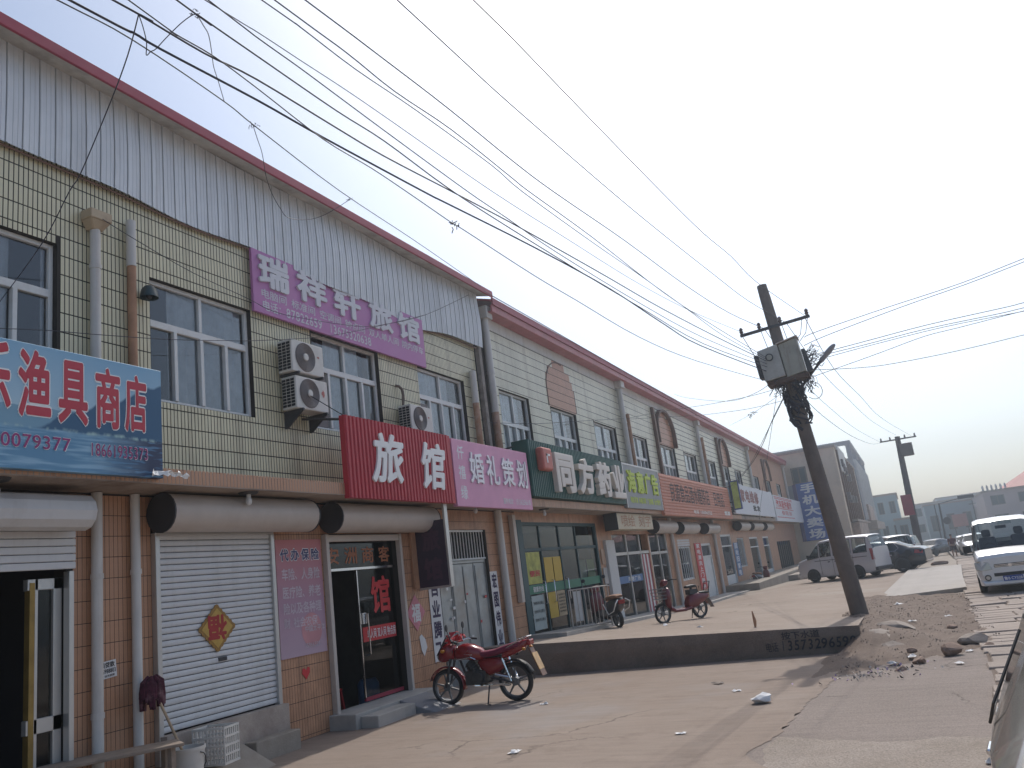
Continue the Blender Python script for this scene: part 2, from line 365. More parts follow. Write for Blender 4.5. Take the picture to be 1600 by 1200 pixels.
def jag(pts, step=.12, amp=.035, seed=1):
    rnd = random.Random(seed); o = []
    for a, b in zip(pts, pts[1:]):
        a = Vector(a); b = Vector(b); n = max(1, int((b-a).length/step)); d = (b-a).normalized(); q = Vector((-d.y, d.x))
        for k in range(n): o.append(a+(b-a)*k/n+q*rnd.uniform(-amp, amp)*(0 if k == 0 else 1))
    o.append(Vector(pts[-1])); return o
def sheet(name, outline, z, m, zf=None, thick=0.0):
    me = bpy.data.meshes.new(name); bm = bmesh.new()
    vs = [bm.verts.new((p[0], p[1], (zf(p[0], p[1]) if zf else 0)+z)) for p in outline]
    f = bm.faces.new(vs)
    if f.normal.z < 0: f.normal_flip()
    if thick:
        r = bmesh.ops.extrude_face_region(bm, geom=[f]); ev = [g for g in r['geom'] if isinstance(g, bmesh.types.BMVert)]
        for v in ev: v.co.z += thick
        bmesh.ops.recalc_face_normals(bm, faces=bm.faces[:])
    bmesh.ops.triangulate(bm, faces=[x for x in bm.faces if len(x.verts) > 4])
    bm.to_mesh(me); bm.free(); me.materials.append(m)
    o = bpy.data.objects.new(name, me); COL.objects.link(o); return tag(o, kind='structure')
edge = [(-1.3, 3.0), (-1.56, 8.0), (-1.85, 8.5), (-1.66, 9.3), (-1.58, 10.6), (-1.38, 12.6), (-1.15, 14.0), (-1.1, 15.8)]
E1 = jag(edge, .1, .03, 3)
sheet('yard', [Vector((-9.2, -4)), Vector((-1.2, -4))]+E1+[Vector((-9.2, 15.8))], 0.0, G_yard)
sheet('road_surface', [Vector((-3.2, 2.5)), Vector((3.9, 2.5)), Vector((3.9, 9)), Vector((.9, 9.5)), Vector((.9, 15.5)), Vector((-3.2, 15.5))], -0.005, G_asph)
F1 = jag([(-1.66, 9.25), (-1.2, 9.05), (-.57, 8.86), (-.08, 9.0), (.35, 8.9), (3.5, 8.7)], .08, .035, 5)
sheet('broken_concrete', F1+[Vector((3.5, 1)), Vector((-1.0, 1)), Vector((-1.25, 4))]+jag([(-1.5, 7.5), (-1.72, 8.7), (-1.66, 9.25)], .1, .02, 9)[:-1], -0.004, G_rough)

# rubble strip between terrace end and cobbles: an uneven surface
def zdirt(x, y):
    e = pw(y, [(12.5, 0), (14.0, .03), (15.0, .12), (15.8, .33), (18.5, .34), (22, .24), (26, .13)])
    base = .02+e*max(0, min(1, 1-(x+1.15)/1.75))**1.25*(1 if y > 15.7 else max(0, min(1, (x+1.5)/.4)))
    base *= max(0, min(1, (y-12.5-2.6*(x+1.75)/2.75)/.6)) if y < 16 else 1
    return base+.014*math.sin(x*7+y*3)+.012*math.sin(x*13-y*5.3)
mb = MB(); nx, ny = 30, 70; P = []
rd = random.Random(4)
for i in range(ny+1):
    for j in range(nx+1):
        y0 = 12.5+14.0*i/ny; fx = j/nx
        x = -1.75+(2.75+.02*i/ny)*fx; y = y0+max(0, 2.6*fx*(1-i/ny))+ (rd.uniform(-.04, .04) if i == 0 else 0)
        ed = min(1, min(i/3.0, j/2.0, (nx-j)/2.0))
        P.append((x, y, zdirt(x, y)*ed-.012*(1-ed)+rd.uniform(-.012, .012)*ed))
mb.add(P, [(i*(nx+1)+j, i*(nx+1)+j+1, (i+1)*(nx+1)+j+1, (i+1)*(nx+1)+j) for i in range(ny) for j in range(nx)])
tag(mb.build('dirt_patch', G_dirt, smooth=True, ang=80), kind='structure')
# loose gravel on it
M_peb = mat('gravel_stone', (0.21, 0.165, 0.135), 0.9, var=0.35, scale=9)
mb = MB(); rg = random.Random(12)
for k in range(4200):
    y = rg.uniform(12.6, 26.2); x = rg.uniform(-1.6, 1.0)
    if y < 12.9+2.4*(x+1.7)/2.7: continue
    r = rg.choice([.004, .005, .006, .007, .009, .011, .016])*rg.uniform(.7, 1.2); b = len(mb.v); z = zdirt(x, y)
    pts = [(x+r*rg.uniform(.7, 1.2)*math.cos(a), y+r*rg.uniform(.7, 1.2)*math.sin(a), z-.01) for a in (0, 1.3, 2.5, 3.8, 5.1)]
    mb.add(pts+[(x+r*.3, y+r*.2, z+r*rg.uniform(.6, 1.1)), (x-r*.35, y-r*.1, z+r*rg.uniform(.5, .9))],
           [(0,1,5),(1,2,6,5),(2,3,6),(3,4,6),(4,0,5,6)])
tag(mb.build('gravel', M_peb), 'loose gravel and grit on the dirt strip by the leaning pole', None, None, 'stuff')

# pale slab poured beside the cobbles
sheet('concrete_slab', [Vector(p) for p in ((-1.18, 26.3), (1.15, 27.5), (1.35, 33), (1.78, 42.5), (-.38, 43), (-.8, 34))], .0, G_slab, thick=.14).location.z = -.05
# shop terrace
mb = MB(); xs = [-8.75, -8.0, -7.4, -6.5, -5.5, -4.4, -3.2, -2.2, -1.1]; ys = [15.6+i*1.2 for i in range(0, 24)]+[46, 52, 60, 68, 75]
def ex(y): return pw(y, [(15.6, 0), (16.5, -.02), (26, .0), (30, .35), (43, .8), (75, 2.2)])
P = [(x+(ex(y) if x == -1.1 else 0), y, zt(x, y)) for y in ys for x in xs]; n = len(xs); k = len(P)
mb.add(P, [(i*n+j, i*n+j+1, (i+1)*n+j+1, (i+1)*n+j) for i in range(len(ys)-1) for j in range(n-1)])
mb.mi = 1
rt = random.Random(3)
# broken front face, in short facets
fx = [-8.75+i*.255 for i in range(31)]; fz = [0, .35, .7, 1.0]
P = []
for x in fx:
    for q in fz:
        top = zt(x, 15.6); P.append((x, 15.6-(0 if q == 1.0 else .02+rt.uniform(0, .035)), -.06+(top+.06)*q))
mb.add(P, [(i*4+j, (i+1)*4+j, (i+1)*4+j+1, i*4+j+1) for i in range(30) for j in range(3)])
for i in range(len(ys)-1):
    a, b = ys[i], ys[i+1]
    if a > 42: break
    mb.quad((-1.1+ex(a), a, -.06), (-1.1+ex(b), b, -.06), (-1.1+ex(b), b, zt(-1.1, b)), (-1.1+ex(a), a, zt(-1.1, a)))
tag(mb.build('terrace', [G_terr, G_face]), kind='structure')
# broken blocks spilling off the terrace end
M_block = mat('broken_concrete_chunk', (0.30, 0.25, 0.21), 0.9, var=0.2, scale=4, bump=.4)
# low pale step along the shop fronts on the terrace
mb = MB(); yy = [17.9+i*1.5 for i in range(0, 36)]
for a, b in zip(yy, yy[1:]):
    za, zb = zt(-8, a), zt(-8, b)
    mb.hexa([(-8.6, a, za-.05), (-7.42, a, za-.05), (-7.42, b, zb-.05), (-8.6, b, zb-.05), (-8.6, a, za+.09), (-7.42, a, za+.09), (-7.42, b, zb+.09), (-8.6, b, zb+.09)])
tag(mb.build('shopfront_step', M_step), kind='structure')
mb = MB(); mb.box(-8.6, -6.95, 41.5, 73, -.9, .30); mb.box(-6.95, -6.4, 52, 56, -.9, .12); mb.box(-6.4, -5.9, 52, 56, -.9, -.05); mb.box(-6.95, -6.5, 62, 66, -.9, .02)
tag(mb.build('raised_step', M_concrete, bevel=.02), kind='structure')

# cobbled carriageway, stone by stone
road = bpy.data.objects.new('cobbled_road', None); COL.objects.link(road); tag(road, kind='structure')
def cob_left(y): return pw(y, [(8, .42), (12.3, .59), (17.2, .75), (29.4, 1.2), (46, 1.86), (60, 2.4)])
rc = random.Random(21)
def stone(x0, x1, y0, y1, z0):
    mb = MB(); h = rc.uniform(-.006, .02); t = [rc.uniform(-.012, .012) for _ in range(4)]; b = .014
    P = [(x0, y0, z0-.08), (x1, y0, z0-.08), (x1, y1, z0-.08), (x0, y1, z0-.08)]
    J = [(x0+rc.uniform(0, .02), y0+rc.uniform(0, .014)), (x1-rc.uniform(0, .02), y0+rc.uniform(0, .014)), (x1-rc.uniform(0, .02), y1-rc.uniform(0, .014)), (x0+rc.uniform(0, .02), y1-rc.uniform(0, .014))]
    P += [(J[i][0], J[i][1], z0+h-.014) for i in range(4)]
    cx, cy = (x0+x1)/2, (y0+y1)/2
    P += [(J[i][0]+(b if J[i][0] < cx else -b), J[i][1]+(b if J[i][1] < cy else -b), z0+h+t[i]) for i in range(4)]
    mb.add(P, [(8,9,10,11)]+[(i, (i+1)%4, 4+(i+1)%4, 4+i) for i in range(4)]+[(4+i, 4+(i+1)%4, 8+(i+1)%4, 8+i) for i in range(4)])
    return mb
y = 8.0; far = MB(); nst = 0
while y < 60:
    dy = rc.uniform(.40, .55) if y < 34 else .6
    x = cob_left(y)+rc.uniform(-.10, .06)
    while x < min(6.5, 1.6+y*.13):
        dx = rc.uniform(.55, 1.15) if y < 34 else 1.4
        m1 = stone(x, x+dx-.014, y, y+dy-.018, zr(y)+.016)
        if y < 27 and x < .55+y*.085 and nst < 290: m1.build('stone', G_stone, road); nst += 1
        else: far.add(m1.v, m1.f)
        x += dx
    y += dy
mb = MB()
for a in range(8, 60, 4): mb.quad((cob_left(a)-.02, a, zr(a)-.003), (7.5, a, zr(a)-.003), (7.5, a+4, zr(a+4)-.003), (cob_left(a+4)-.02, a+4, zr(a+4)-.003))
mb.build('bedding', G_dirt, road)
tag(far.build('stone_field', G_stone, road), kind='stuff')
sheet('carriageway', [Vector(p) for p in ((6.0, 4), (14, 4), (14, 160), (4.5, 160), (2.3, 60), (6.4, 58))], -.012, G_asph, zf=lambda x, y: zr(y)).hide_render = False

# ------------------------------------------------------------------ shop row
XW = -8.55; XC = -7.78; ZC0, ZC1 = 3.50, 3.68
def P_w(x):      # placement on a plane facing the street: u = along +Y, v = up, w = outwards
    return lambda u, v, w: (x+w, u, v)
def holes_wall(mb, x, y0, y1, z0, z1, holes, reveal=.14):
    Ys = sorted({y0, y1}|{min(max(q, y0), y1) for h in holes for q in h[:2]}); Zs = sorted({z0, z1}|{min(max(q, z0), z1) for h in holes for q in h[2:]})
    for a, b in zip(Ys, Ys[1:]):
        for c, d in zip(Zs, Zs[1:]):
            cy, cz = (a+b)/2, (c+d)/2
            if any(h[0] < cy < h[1] and h[2] < cz < h[3] for h in holes): continue
            mb.quad((x, a, c), (x, b, c), (x, b, d), (x, a, d))
    for h in holes:
        a, b, c, d = h; q = x-reveal
        mb.quad((x, a, c), (x, a, d), (q, a, d), (q, a, c)); mb.quad((x, b, d), (x, b, c), (q, b, c), (q, b, d))
        mb.quad((x, b, c), (x, a, c), (q, a, c), (q, b, c)); mb.quad((x, a, d), (x, b, d), (q, b, d), (q, a, d))
TILE_CACHE = {}
def tile_shape(mb, x, a, b, c, d, t=.0022, tilt=0.0):
    e = .001
    mb.add([(x, a, c), (x, b, c), (x, b, d), (x, a, d), (x+t+tilt, a+e, c+e), (x+t-tilt, b-e, c+e), (x+t-tilt, b-e, d-e), (x+t+tilt, a+e, d-e)],
           [(4,5,6,7), (0,1,5,4), (1,2,6,5), (2,3,7,6), (3,0,4,7)])
def tiles(x, y0, y1, z0, z1, holes, root, m, name, single=0, pw_=.06, ph=.245, gy=.0125, gz=.015, far_gap=None, near_key=None, keep=None, rnd=None):
    """Lays tiles over a wall; the first `single` (nearest) become objects sharing one mesh, the rest one field."""
    rnd = rnd or random.Random(5); fld = MB(); cells = []
    ny = int(round((y1-y0)/pw_)); nz = int(math.ceil((z1-z0)/ph))
    for j in range(nz):
        for i in range(ny):
            a, b = y0+i*pw_+gy/2, y0+(i+1)*pw_-gy/2; d = z1-j*ph-gz/2; c = max(z0, z1-(j+1)*ph)+gz/2
            if d-c < .03: continue
            cut = False
            for h in holes:
                if b <= h[0] or a >= h[1] or d <= h[2] or c >= h[3]: continue
                if a >= h[0]-.03 and b <= h[1]+.03:
                    if c >= h[2] and d <= h[3]: cut = True
                    elif c < h[2] < d and d <= h[3]: d = h[2]-.004
                    elif c < h[3] < d and c >= h[2]: c = h[3]+.004
                    else: cut = True
                else: cut = True
            if cut or d-c < .03: continue
            if keep and not keep((a+b)/2, (c+d)/2): continue
            cells.append((a, b, c, d))
    key = near_key or (lambda q: q[0])
    cells.sort(key=key); n1 = 0; full = pw_-gy, ph-gz
    for a, b, c, d in cells:
        if n1 < single and abs((d-c)-full[1]) < 1e-4:
            k = (name, round(b-a, 4))
            if k not in TILE_CACHE:
                s = MB(); tile_shape(s, 0, 0, b-a, 0, d-c); o = s.build(name, m, root); TILE_CACHE[k] = o.data
            else:
                o = bpy.data.objects.new(name, TILE_CACHE[k]); COL.objects.link(o); o.parent = root
            o.location = (x-root.location.x+rnd.uniform(-.001, .001), a-root.location.y, c-root.location.z); n1 += 1
        else: tile_shape(fld, x, a, b, c, d, tilt=rnd.uniform(-.0006, .0006))
    if fld.v: tag(wpart(name+'_field', fld, m, root), kind='stuff')

def window(root, y0, y1, z0, z1, x=XW-.10, rail=.66, curtain=True, open_dark=None, simple=False, mull=2, lower=4):
    """White frame with upper lights and lower sashes, panes and curtain as its own pieces."""
    f = MB(); t = .055; dz = z1-z0; zr_ = z0+dz*rail; xa, xb = x-.05, x+.02
    f.box(xa, xb, y0, y0+t, z0, z1); f.box(xa, xb, y1-t, y1, z0, z1)
    f.box(xa, xb, y0+t, y1-t, z0, z0+t); f.box(xa, xb, y0+t, y1-t, z1-t, z1); f.box(xa, xb, y0+t, y1-t, zr_-.05, zr_+.05)
    w_ = y1-y0
    for k in range(1, mull):
        q = y0+w_*k/mull; f.box(xa, xb, q-.03, q+.03, zr_+.05, z1-t)
    for k in range(1, lower):
        q = y0+w_*k/lower; f.box(xa+.005, xb+.015, q-.03, q+.03, z0+t, zr_-.05)
    fr = wpart('window', f, M_upvc, root, bevel=0 if simple else .006)
    def pane(a, b, c, d, mm):
        p = MB(); p.quad((x-.025, a, c), (x-.025, b, c), (x-.025, b, d), (x-.025, a, d)); wpart('pane', p, mm, root, fr)
    for k in range(mull): pane(y0+w_*k/mull+.03, y0+w_*(k+1)/mull-.03, zr_+.05, z1-t, M_glass)
    for k in range(lower): pane(y0+w_*k/lower+.03, y0+w_*(k+1)/lower-.03, z0+t, zr_-.05, M_glass)
    if curtain:
        c = MB(); n = int(w_/.05); rr = random.Random(int(y0*100)); skip = open_dark or ()
        P = []
        for i in range(n+1):
            q = y0+t+(w_-2*t)*i/n; dx = .025*math.sin(i*1.9+rr.uniform(-.5, .5))
            P += [(x-.085+dx, q, z0+.02), (x-.085+dx*.6, q, z1-.03)]
        F = []
        for i in range(n):
            fr_ = (i+.5)/n
            if any(s0 < fr_ < s1 for s0, s1 in skip): continue
            F.append((2*i, 2*i+2, 2*i+3, 2*i+1))
        c.add(P, F); wpart('curtain', c, M_curtain, root, fr, smooth=True, ang=180)
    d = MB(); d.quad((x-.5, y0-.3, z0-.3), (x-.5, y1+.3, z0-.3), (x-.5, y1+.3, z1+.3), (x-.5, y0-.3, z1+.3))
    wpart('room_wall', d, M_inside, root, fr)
    return fr
def pipe(root, y, z0, z1, r=.055, m=None, x=None, collars=(), name='downpipe'):
    p = MB(); x = XW+r+.012 if x is None else x
    p.cyl((x, y, z0), (x, y, z1), r, n=14)
    for c in collars: p.cyl((x, y, c-.03), (x, y, c+.03), r+.010, n=14)
    return wpart(name, p, m or M_pvc, root, smooth=True)
def shutter_roll(root, y0, y1, z, r=.245, x=-8.29, name='shutter_box'):
    p = MB(); n = 20
    prof = [(r*math.cos(2*PI*i/n), r*math.sin(2*PI*i/n)) for i in range(n)]
    p.add([(x+a, y0+.012, z+b) for a, b in prof]+[(x+a, y1-.012, z+b) for a, b in prof], [(i, (i+1) % n, n+(i+1) % n, n+i) for i in range(n)])
    o = wpart(name, p, M_shutbox, root, smooth=True, ang=60)
    for q in (y0, y1):
        e = MB(); e.cyl((x, q-.012, z), (x, q+.012, z), r+.006, n=20); wpart('end_plate', e, M_darkmetal, root, o)
    return o
def shutter(root, y0, y1, z0, z1, x=-8.53, slat=.077, single=True):
    f = MB(); f.box(x-.03, x+.055, y0-.07, y1+.07, z1-.03, z1)
    fr = wpart('roller_shutter', f, M_alu, root, bevel=.005)
    for a in (y0-.07, y1):
        g = MB(); g.box(x-.03, x+.06, a, a+.07, z0-.35, z1-.031); wpart('guide_rail', g, M_alu, root, fr, bevel=.005)
    n = int((z1-z0)/slat)
    for i in range(n):
        z = z0+i*slat; s = MB(); h = slat-.007
        prof = [(0, 0), (.012, .008), (.017, h*.35), (.017, h*.65), (.012, h-.008), (0, h)]
        s.add([(x+a, y0, z+b) for a, b in prof]+[(x+a, y1, z+b) for a, b in prof], [(k, 6+k, 7+k, k+1) for k in range(5)])
        wpart('slat', s, M_shutter, root, fr, smooth=True, ang=30)
    b = MB(); b.quad((x-.01, y0, z0), (x-.01, y1, z0), (x-.01, y1, z1), (x-.01, y0, z1)); wpart('backing', b, M_darkmetal, root, fr)
    return fr

A0, A1, B1 = 3.0, 17.55, 73.2
bA = thing('shop_building', 'nearest two-storey cream tiled shop building topped with grey-white sheet cladding', 'building', (XW, 10, 0), group='shop row along the terrace')
bB = thing('shop_building', 'longer two-storey cream tiled shop building with salmon arches beyond the pink sign', 'building', (XW, 45, 0), group='shop row along the terrace')
winA = [(4.3, 6.2, 4.77, 6.53), (7.56, 9.48, 4.77, 6.50), (10.95, 12.95, 4.77, 6.50), (14.40, 16.42, 4.77, 6.50)]
winB = [(18.3, 20.15), (21.7, 23.7), (25.35, 27.6), (29.3, 31.45), (33.3, 35.8), (37.55, 39.9), (42.1, 44.3), (46.0, 48.1), (49.8, 51.9), (56.4, 58.6), (61.6, 64.0), (67.0, 69.4)]
winB = [(a, b, 4.4, 6.62) for a, b in winB]
# backing walls with openings
gA = [(3.2, 6.33, -.05, 3.06), (7.52, 9.62, .55, 3.2), (10.95, 13.02, .02, 2.98), (14.45, 16.6, -.02, 2.42), (14.98, 16.62, 2.42, 3.06)]
mb = MB(); holes_wall(mb, XW-.008, A0, A1, ZC1-.18, 9.0, winA); wpart('upper_wall', mb, M_grout, bA)
mb = MB(); holes_wall(mb, XW-.008, A0, A1+.75, -.2, ZC0, gA, .2); wpart('lower_wall', mb, M_grout, bA)
gB = [(18.45, 24.0, .3, 3.22), (25.4, 29.4, -.2, 2.9), (29.55, 32.0, -.3, 2.9), (33.6, 35.65, .98, 2.36), (37.75, 39.75, -.3, 2.42), (42.3, 45.0, -.4, 2.8), (46.6, 48.6, 1.0, 2.6), (50.5, 53.5, -.5, 2.6), (55.5, 58.0, -.5, 2.6), (61.5, 69, -.6, 2.2)]
mb = MB(); holes_wall(mb, XW-.008, A1, B1, ZC1-.18, 8.6, winB); wpart('upper_wall', mb, M_grout, bB)
mb = MB(); holes_wall(mb, XW-.008, A1+.75, B1, -.8, ZC0, gB, .25); wpart('lower_wall', mb, M_orange, bB)
# bodies and roofs
for root, a, b in ((bA, A0, A1), (bB, A1, B1)):
    mb = MB(); mb.box(XW-11, XW-3.7, a, b, -.9, 8.85); wpart('rear_body', mb, M_plaster, root)
    mb = MB()
    for q in ((a, a+.05), (b-.05, b)): mb.box(XW-3.7, XW-.06, q[0], q[1], -.9, 8.85)
    wpart('end_wall', mb, M_plaster, root)
mb = MB(); mb.hexa([(-8.17, A0-1, 8.90), (-8.17, A1+.1, 8.90), (-14, A1+.1, 10.6), (-14, A0-1, 10.6), (-8.17, A0-1, 8.935), (-8.17, A1+.1, 8.935), (-14, A1+.1, 10.67), (-14, A0-1, 10.67)]); wpart('roof', mb, M_red_trim, bA)
mb = MB(); mb.hexa([(-8.17, A1+.1, 8.70), (-8.17, B1, 8.70), (-14, B1, 10.5), (-14, A1+.1, 10.5), (-8.17, A1+.1, 8.76), (-8.17, B1, 8.76), (-14, B1, 10.56), (-14, A1+.1, 10.56)]); wpart('roof', mb, M_red_trim, bB)
mb = MB(); mb.box(-8.15, -8.105, A0-1, A1+.12, 8.79, 8.945); wpart('fascia', mb, M_red_trim, bA, bevel=.006)
mb = MB(); mb.hexa([(-8.53, A0, 8.895), (-8.152, A0, 8.80), (-8.152, A1, 8.80), (-8.53, A1, 8.895), (-8.53, A0, 8.905), (-8.152, A0, 8.81), (-8.152, A1, 8.81), (-8.53, A1, 8.905)])
wpart('soffit', mb, mat('weathered_soffit_board', (.50, .47, .42), .9, var=.2, dirt=(.2, .15, .12), dirt_amt=.7), bA)
# gutter of the long building: two stepped red profiles
mb = MB(); mb.box(-8.54, -8.22, A1+.12, B1, 8.44, 8.47); mb.box(-8.22, -8.17, A1+.12, B1, 8.44, 8.62); wpart('gutter', mb, mat('pinkish_red_gutter', (.42, .12, .13), .5, var=.15, dirt=(.5, .25, .24), dirt_amt=.4), bB, bevel=.008)
mb = MB(); mb.box(-8.17, -8.13, A1+.12, B1, 8.62, 8.80); wpart('fascia', mb, M_red_trim, bB)
mb = MB(); mb.cyl((-8.11, 17.2, 8.83), (-8.1, 40, 8.70), .012, n=6); wpart('gutter_cable', mb, M_black, bB)
# cladding sheets
CB = [(3, 7.58), (5.46, 7.57), (6.55, 7.50), (8.22, 7.52), (9.46, 7.51), (11.3, 7.43), (14.2, 7.34), (17.1, 7.5), (18, 7.5)]
CT = [(3, 8.88), (8, 8.89), (9.2, 8.86), (11, 8.88), (13.5, 8.86), (18, 8.88)]
def cwave(y, f): return (.035+.05*min(1, max(0, (y-8)/5)))*(1+math.sin(y*1.15+.6))*(.25+.75*f)+.022*math.sin(y*2.9)*f
prof = [(0, 0), (.002, -.03), (.010, -.03), (.013, .012), (.030, .012), (.040, 0), (.088, 0), (.096, .006), (.104, 0), (.150, 0), (.158, .006), (.166, 0), (.2085, 0)]
y = 4.2
while y < 17.25:
    s = MB(); P = []
    for k in range(5):
        f = k/4
        for a, b in prof:
            z = pw(y+a, CB)+.035*math.sin((y+a)*2.1)*(1-f)+(pw(y+a, CT)-pw(y+a, CB))*f; P.append((XW+.075+cwave(y+a, 1-abs(f-.4))*.7+b, y+a, z))
    n = len(prof); s.add(P, [(i*n+j, i*n+j+1, (i+1)*n+j+1, (i+1)*n+j) for i in range(4) for j in range(n-1)])
    wpart('cladding_sheet', s, M_clad, bA); y += .2085
mb = MB(); P = []
for i in range(60):
    y = 4.2+13.1*i/59; P.append((XW+.05, y, pw(y, CB)-.015+.035*math.sin(y*2.1)))
mb.tube(P, .016, 5); wpart('cladding_edge', mb, mat('rust_edge', (.2, .12, .09), .8), bA)
# tiles of the upper wall
tiles(XW-.008, 4.32, 17.16, ZC1, 7.62, winA, bA, M_tile, 'wall_tile', single=300, near_key=lambda q: q[0]-.22*abs(q[2]-6.2) if q[2] > 5.1 or q[0] > 7.6 else 99+q[0])
archs = [(21.6, 23.85), (33.2, 35.85), (45.9, 48.2), (61.5, 64.1)]
def in_arch(y, z):
    for a, b in archs:
        c = (a+b)/2; r = (b-a)/2
        if a < y < b and 6.62 < z and (z < 7.2 or ((y-c)/r)**2+((z-7.2)/.9)**2 < 1): return True
    return False
tiles(XW-.008, 18.05, 33.0, 4.3, 8.14, winB, bB, M_tile_b, 'wall_tile', single=0, gy=.006, gz=.016, keep=lambda y, z: not in_arch(y, z))
tiles(XW-.008, 33.0, 55.2, 4.3, 8.14, winB, bB, M_tile_b, 'wall_tile', single=0, gy=.006, gz=.026, pw_=.12, keep=lambda y, z: not in_arch(y, z))
tiles(XW-.008, 18.05, 55.2, 6.62, 8.14, winB, bB, M_arch, 'arch_tile', single=0, gy=.008, gz=.016, pw_=.075, keep=in_arch)
mb = MB(); mb.box(XW-.006, XW+.004, 55.2, B1-.02, 6.63, 8.14); 
for a, b in ((55.2, 56.4), (58.6, 61.6), (64.0, 67.0), (69.4, B1-.02)): mb.box(XW-.006, XW+.004, a, b, ZC1, 6.63)
wpart('painted_wall', mb, M_pink_wall, bB)
# arch reveals and pilaster strips
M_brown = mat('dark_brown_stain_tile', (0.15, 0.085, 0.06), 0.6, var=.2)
for (a, b), deep in zip(archs, (.012, .16, .16, .16)):
    mb = MB(); c = (a+b)/2; r = (b-a)/2; L_ = []
    for i in range(15):
        t = PI*i/14; L_.append((c-r*math.cos(t), 7.2+.9*math.sin(t)))
    L_ = [(a, 6.64)]+L_+[(b, 6.64)]
    wd = .035 if deep < .05 else .10
    for p, q in zip(L_, L_[1:]):
        if deep < .05 and p[0] > c: continue
        k = lambda s: (c+(s[0]-c)*(1+wd/r), 6.64 if s[1] < 6.65 else s[1]+wd*max(0, (s[1]-7.2)/.9))
        P1, Q1 = k(p), k(q)
        mb.hexa([(XW-.004, p[0], p[1]), (XW-.004, q[0], q[1]), (XW-.004, Q1[0], Q1[1]), (XW-.004, P1[0], P1[1]), (XW+deep, p[0], p[1]), (XW+deep, q[0], q[1]), (XW+deep, Q1[0], Q1[1]), (XW+deep, P1[0], P1[1])])
    if deep > .05: mb.box(XW-.004, XW+.12, a-.42, a-.2, ZC1, 8.1)
    wpart('arch_surround', mb, M_brown, bB)
# white parapet boards of the long building
y = 18.1; k = 0
while y < 55:
    s = MB(); s.box(XW-.006, XW+.012, y+.006, y+1.06, 8.15, 8.45); wpart('parapet_board', s, M_white_band, bB); y += 1.07
mb = MB(); mb.box(XW-.006, XW+.004, 55.2, B1, 8.14, 8.45); wpart('painted_parapet', mb, M_pink_wall, bB)
# strip between the two buildings
mb = MB(); mb.box(XW-.10, XW+.10, 17.22, 17.36, ZC1, 8.75); wpart('joint_strip', mb, mat('grey_mortar_strip', (.27, .24, .22), .95, var=.3, scale=5, bump=.5), bA)
# canopies
for root, a, b in ((bA, A0, A1), (bB, A1, B1)):
    mb = MB(); mb.box(XW-.1, XC-.009, a+(.002 if a > 4 else 0), b, ZC0, ZC1-.003); wpart('canopy', mb, M_soffit, root)
tiles(XC-.009, A0, A1, ZC0+.005, ZC1+.02, [], bA, M_orange, 'fascia_tile', single=140, ph=.195, near_key=lambda q: q[0] if q[0] > 6.9 else 99+q[0])
tiles(XC-.009, A1, 45, ZC0+.005, ZC1+.02, [], bB, M_orange, 'fascia_tile', single=0, ph=.195)
# lower piers in brown-orange tile
tiles(XW-.008, 6.35, 18.28, .0, 3.48, [(h[0]-.03, h[1]+.03, h[2], h[3]) for h in gA], bA, M_orange, 'pier_tile', single=260, gy=.005, gz=.007, keep=lambda y, z: True)
for a, b in ((24.02, 24.5), (32.05, 33.58), (35.68, 37.7), (39.8, 42.25)):
    tiles(XW-.008, a, b, -.1, 3.48, gB, bB, M_orange, 'pier_tile', single=0, gy=.006, gz=.012)
# windows
for i, h in enumerate(winA): window(bA, *h, open_dark=((.02, .22),) if i == 1 else (((.0, .24), (.8, .97)) if i == 2 else ((.75, .97),)), rail=.64)
for h in winB: window(bB, *h, rail=.62, simple=True, lower=4, open_dark=((.75, .98),))
# vents, sills
mb = MB(); mb.box(XW-.15, XW-.08, 10.97, 11.36, 5.42, 5.76); wpart('vent_panel', mb, M_acgrey, bA)
mb = MB(); mb.box(XW-.15, XW-.08, 10.97, 11.36, 4.83, 5.1); wpart('vent_panel', mb, M_acgrey, bA)
mb = MB(); mb.box(XW-.15, XW-.08, 14.46, 14.8, 5.42, 5.72); wpart('vent_panel', mb, M_acgrey, bA)
# downpipes
pipe(bA, 6.66, 3.69, 6.86, .062, collars=(6.35,)); h = MB()
h.hexa([(XW+.01, 6.57, 6.84), (XW+.13, 6.59, 6.84), (XW+.13, 6.73, 6.84), (XW+.01, 6.75, 6.84), (XW+.01, 6.51, 6.95), (XW+.20, 6.51, 6.95), (XW+.20, 6.80, 6.95), (XW+.01, 6.80, 6.95)])
h.box(XW+.005, XW+.21, 6.50, 6.81, 6.95, 7.08); wpart('rain_hopper', h, mat('yellowed_hopper', (.46, .36, .24), .6, var=.1, dirt=(.25, .14, .08), dirt_amt=.7), bA, bevel=.01)
pipe(bA, 7.2, 6.52, 7.17, .062); pipe(bA, 7.21, 3.69, 6.52, .056, M_rustpipe)
pipe(bA, 6.66, .0, 3.49, .062, collars=(2.52, 1.0)); pipe(bA, 7.2, .0, 3.49, .056, collars=(2.55,))
pipe(bA, 16.75, 4.3, 6.75, .075, M_rustpipe); pipe(bA, 16.75, 6.0, 6.78, .08)
pipe(bA, 17.72, 3.7, 5.9, .09, M_rustpipe); pipe(bA, 17.72, 5.9, 8.4, .095, collars=(6.9,)); mb = MB(); mb.box(XW+.01, XW+.26, 17.58, 17.9, 8.3, 8.62); wpart('rain_hopper', mb, M_pvc, bA, bevel=.01)
pipe(bA, 17.2, .0, 3.49, .085); mb = MB(); mb.box(XW+.01, XW+.13, 17.9, 18.06, 1.35, 3.4); wpart('conduit_box', mb, M_shutbox, bA, bevel=.006)
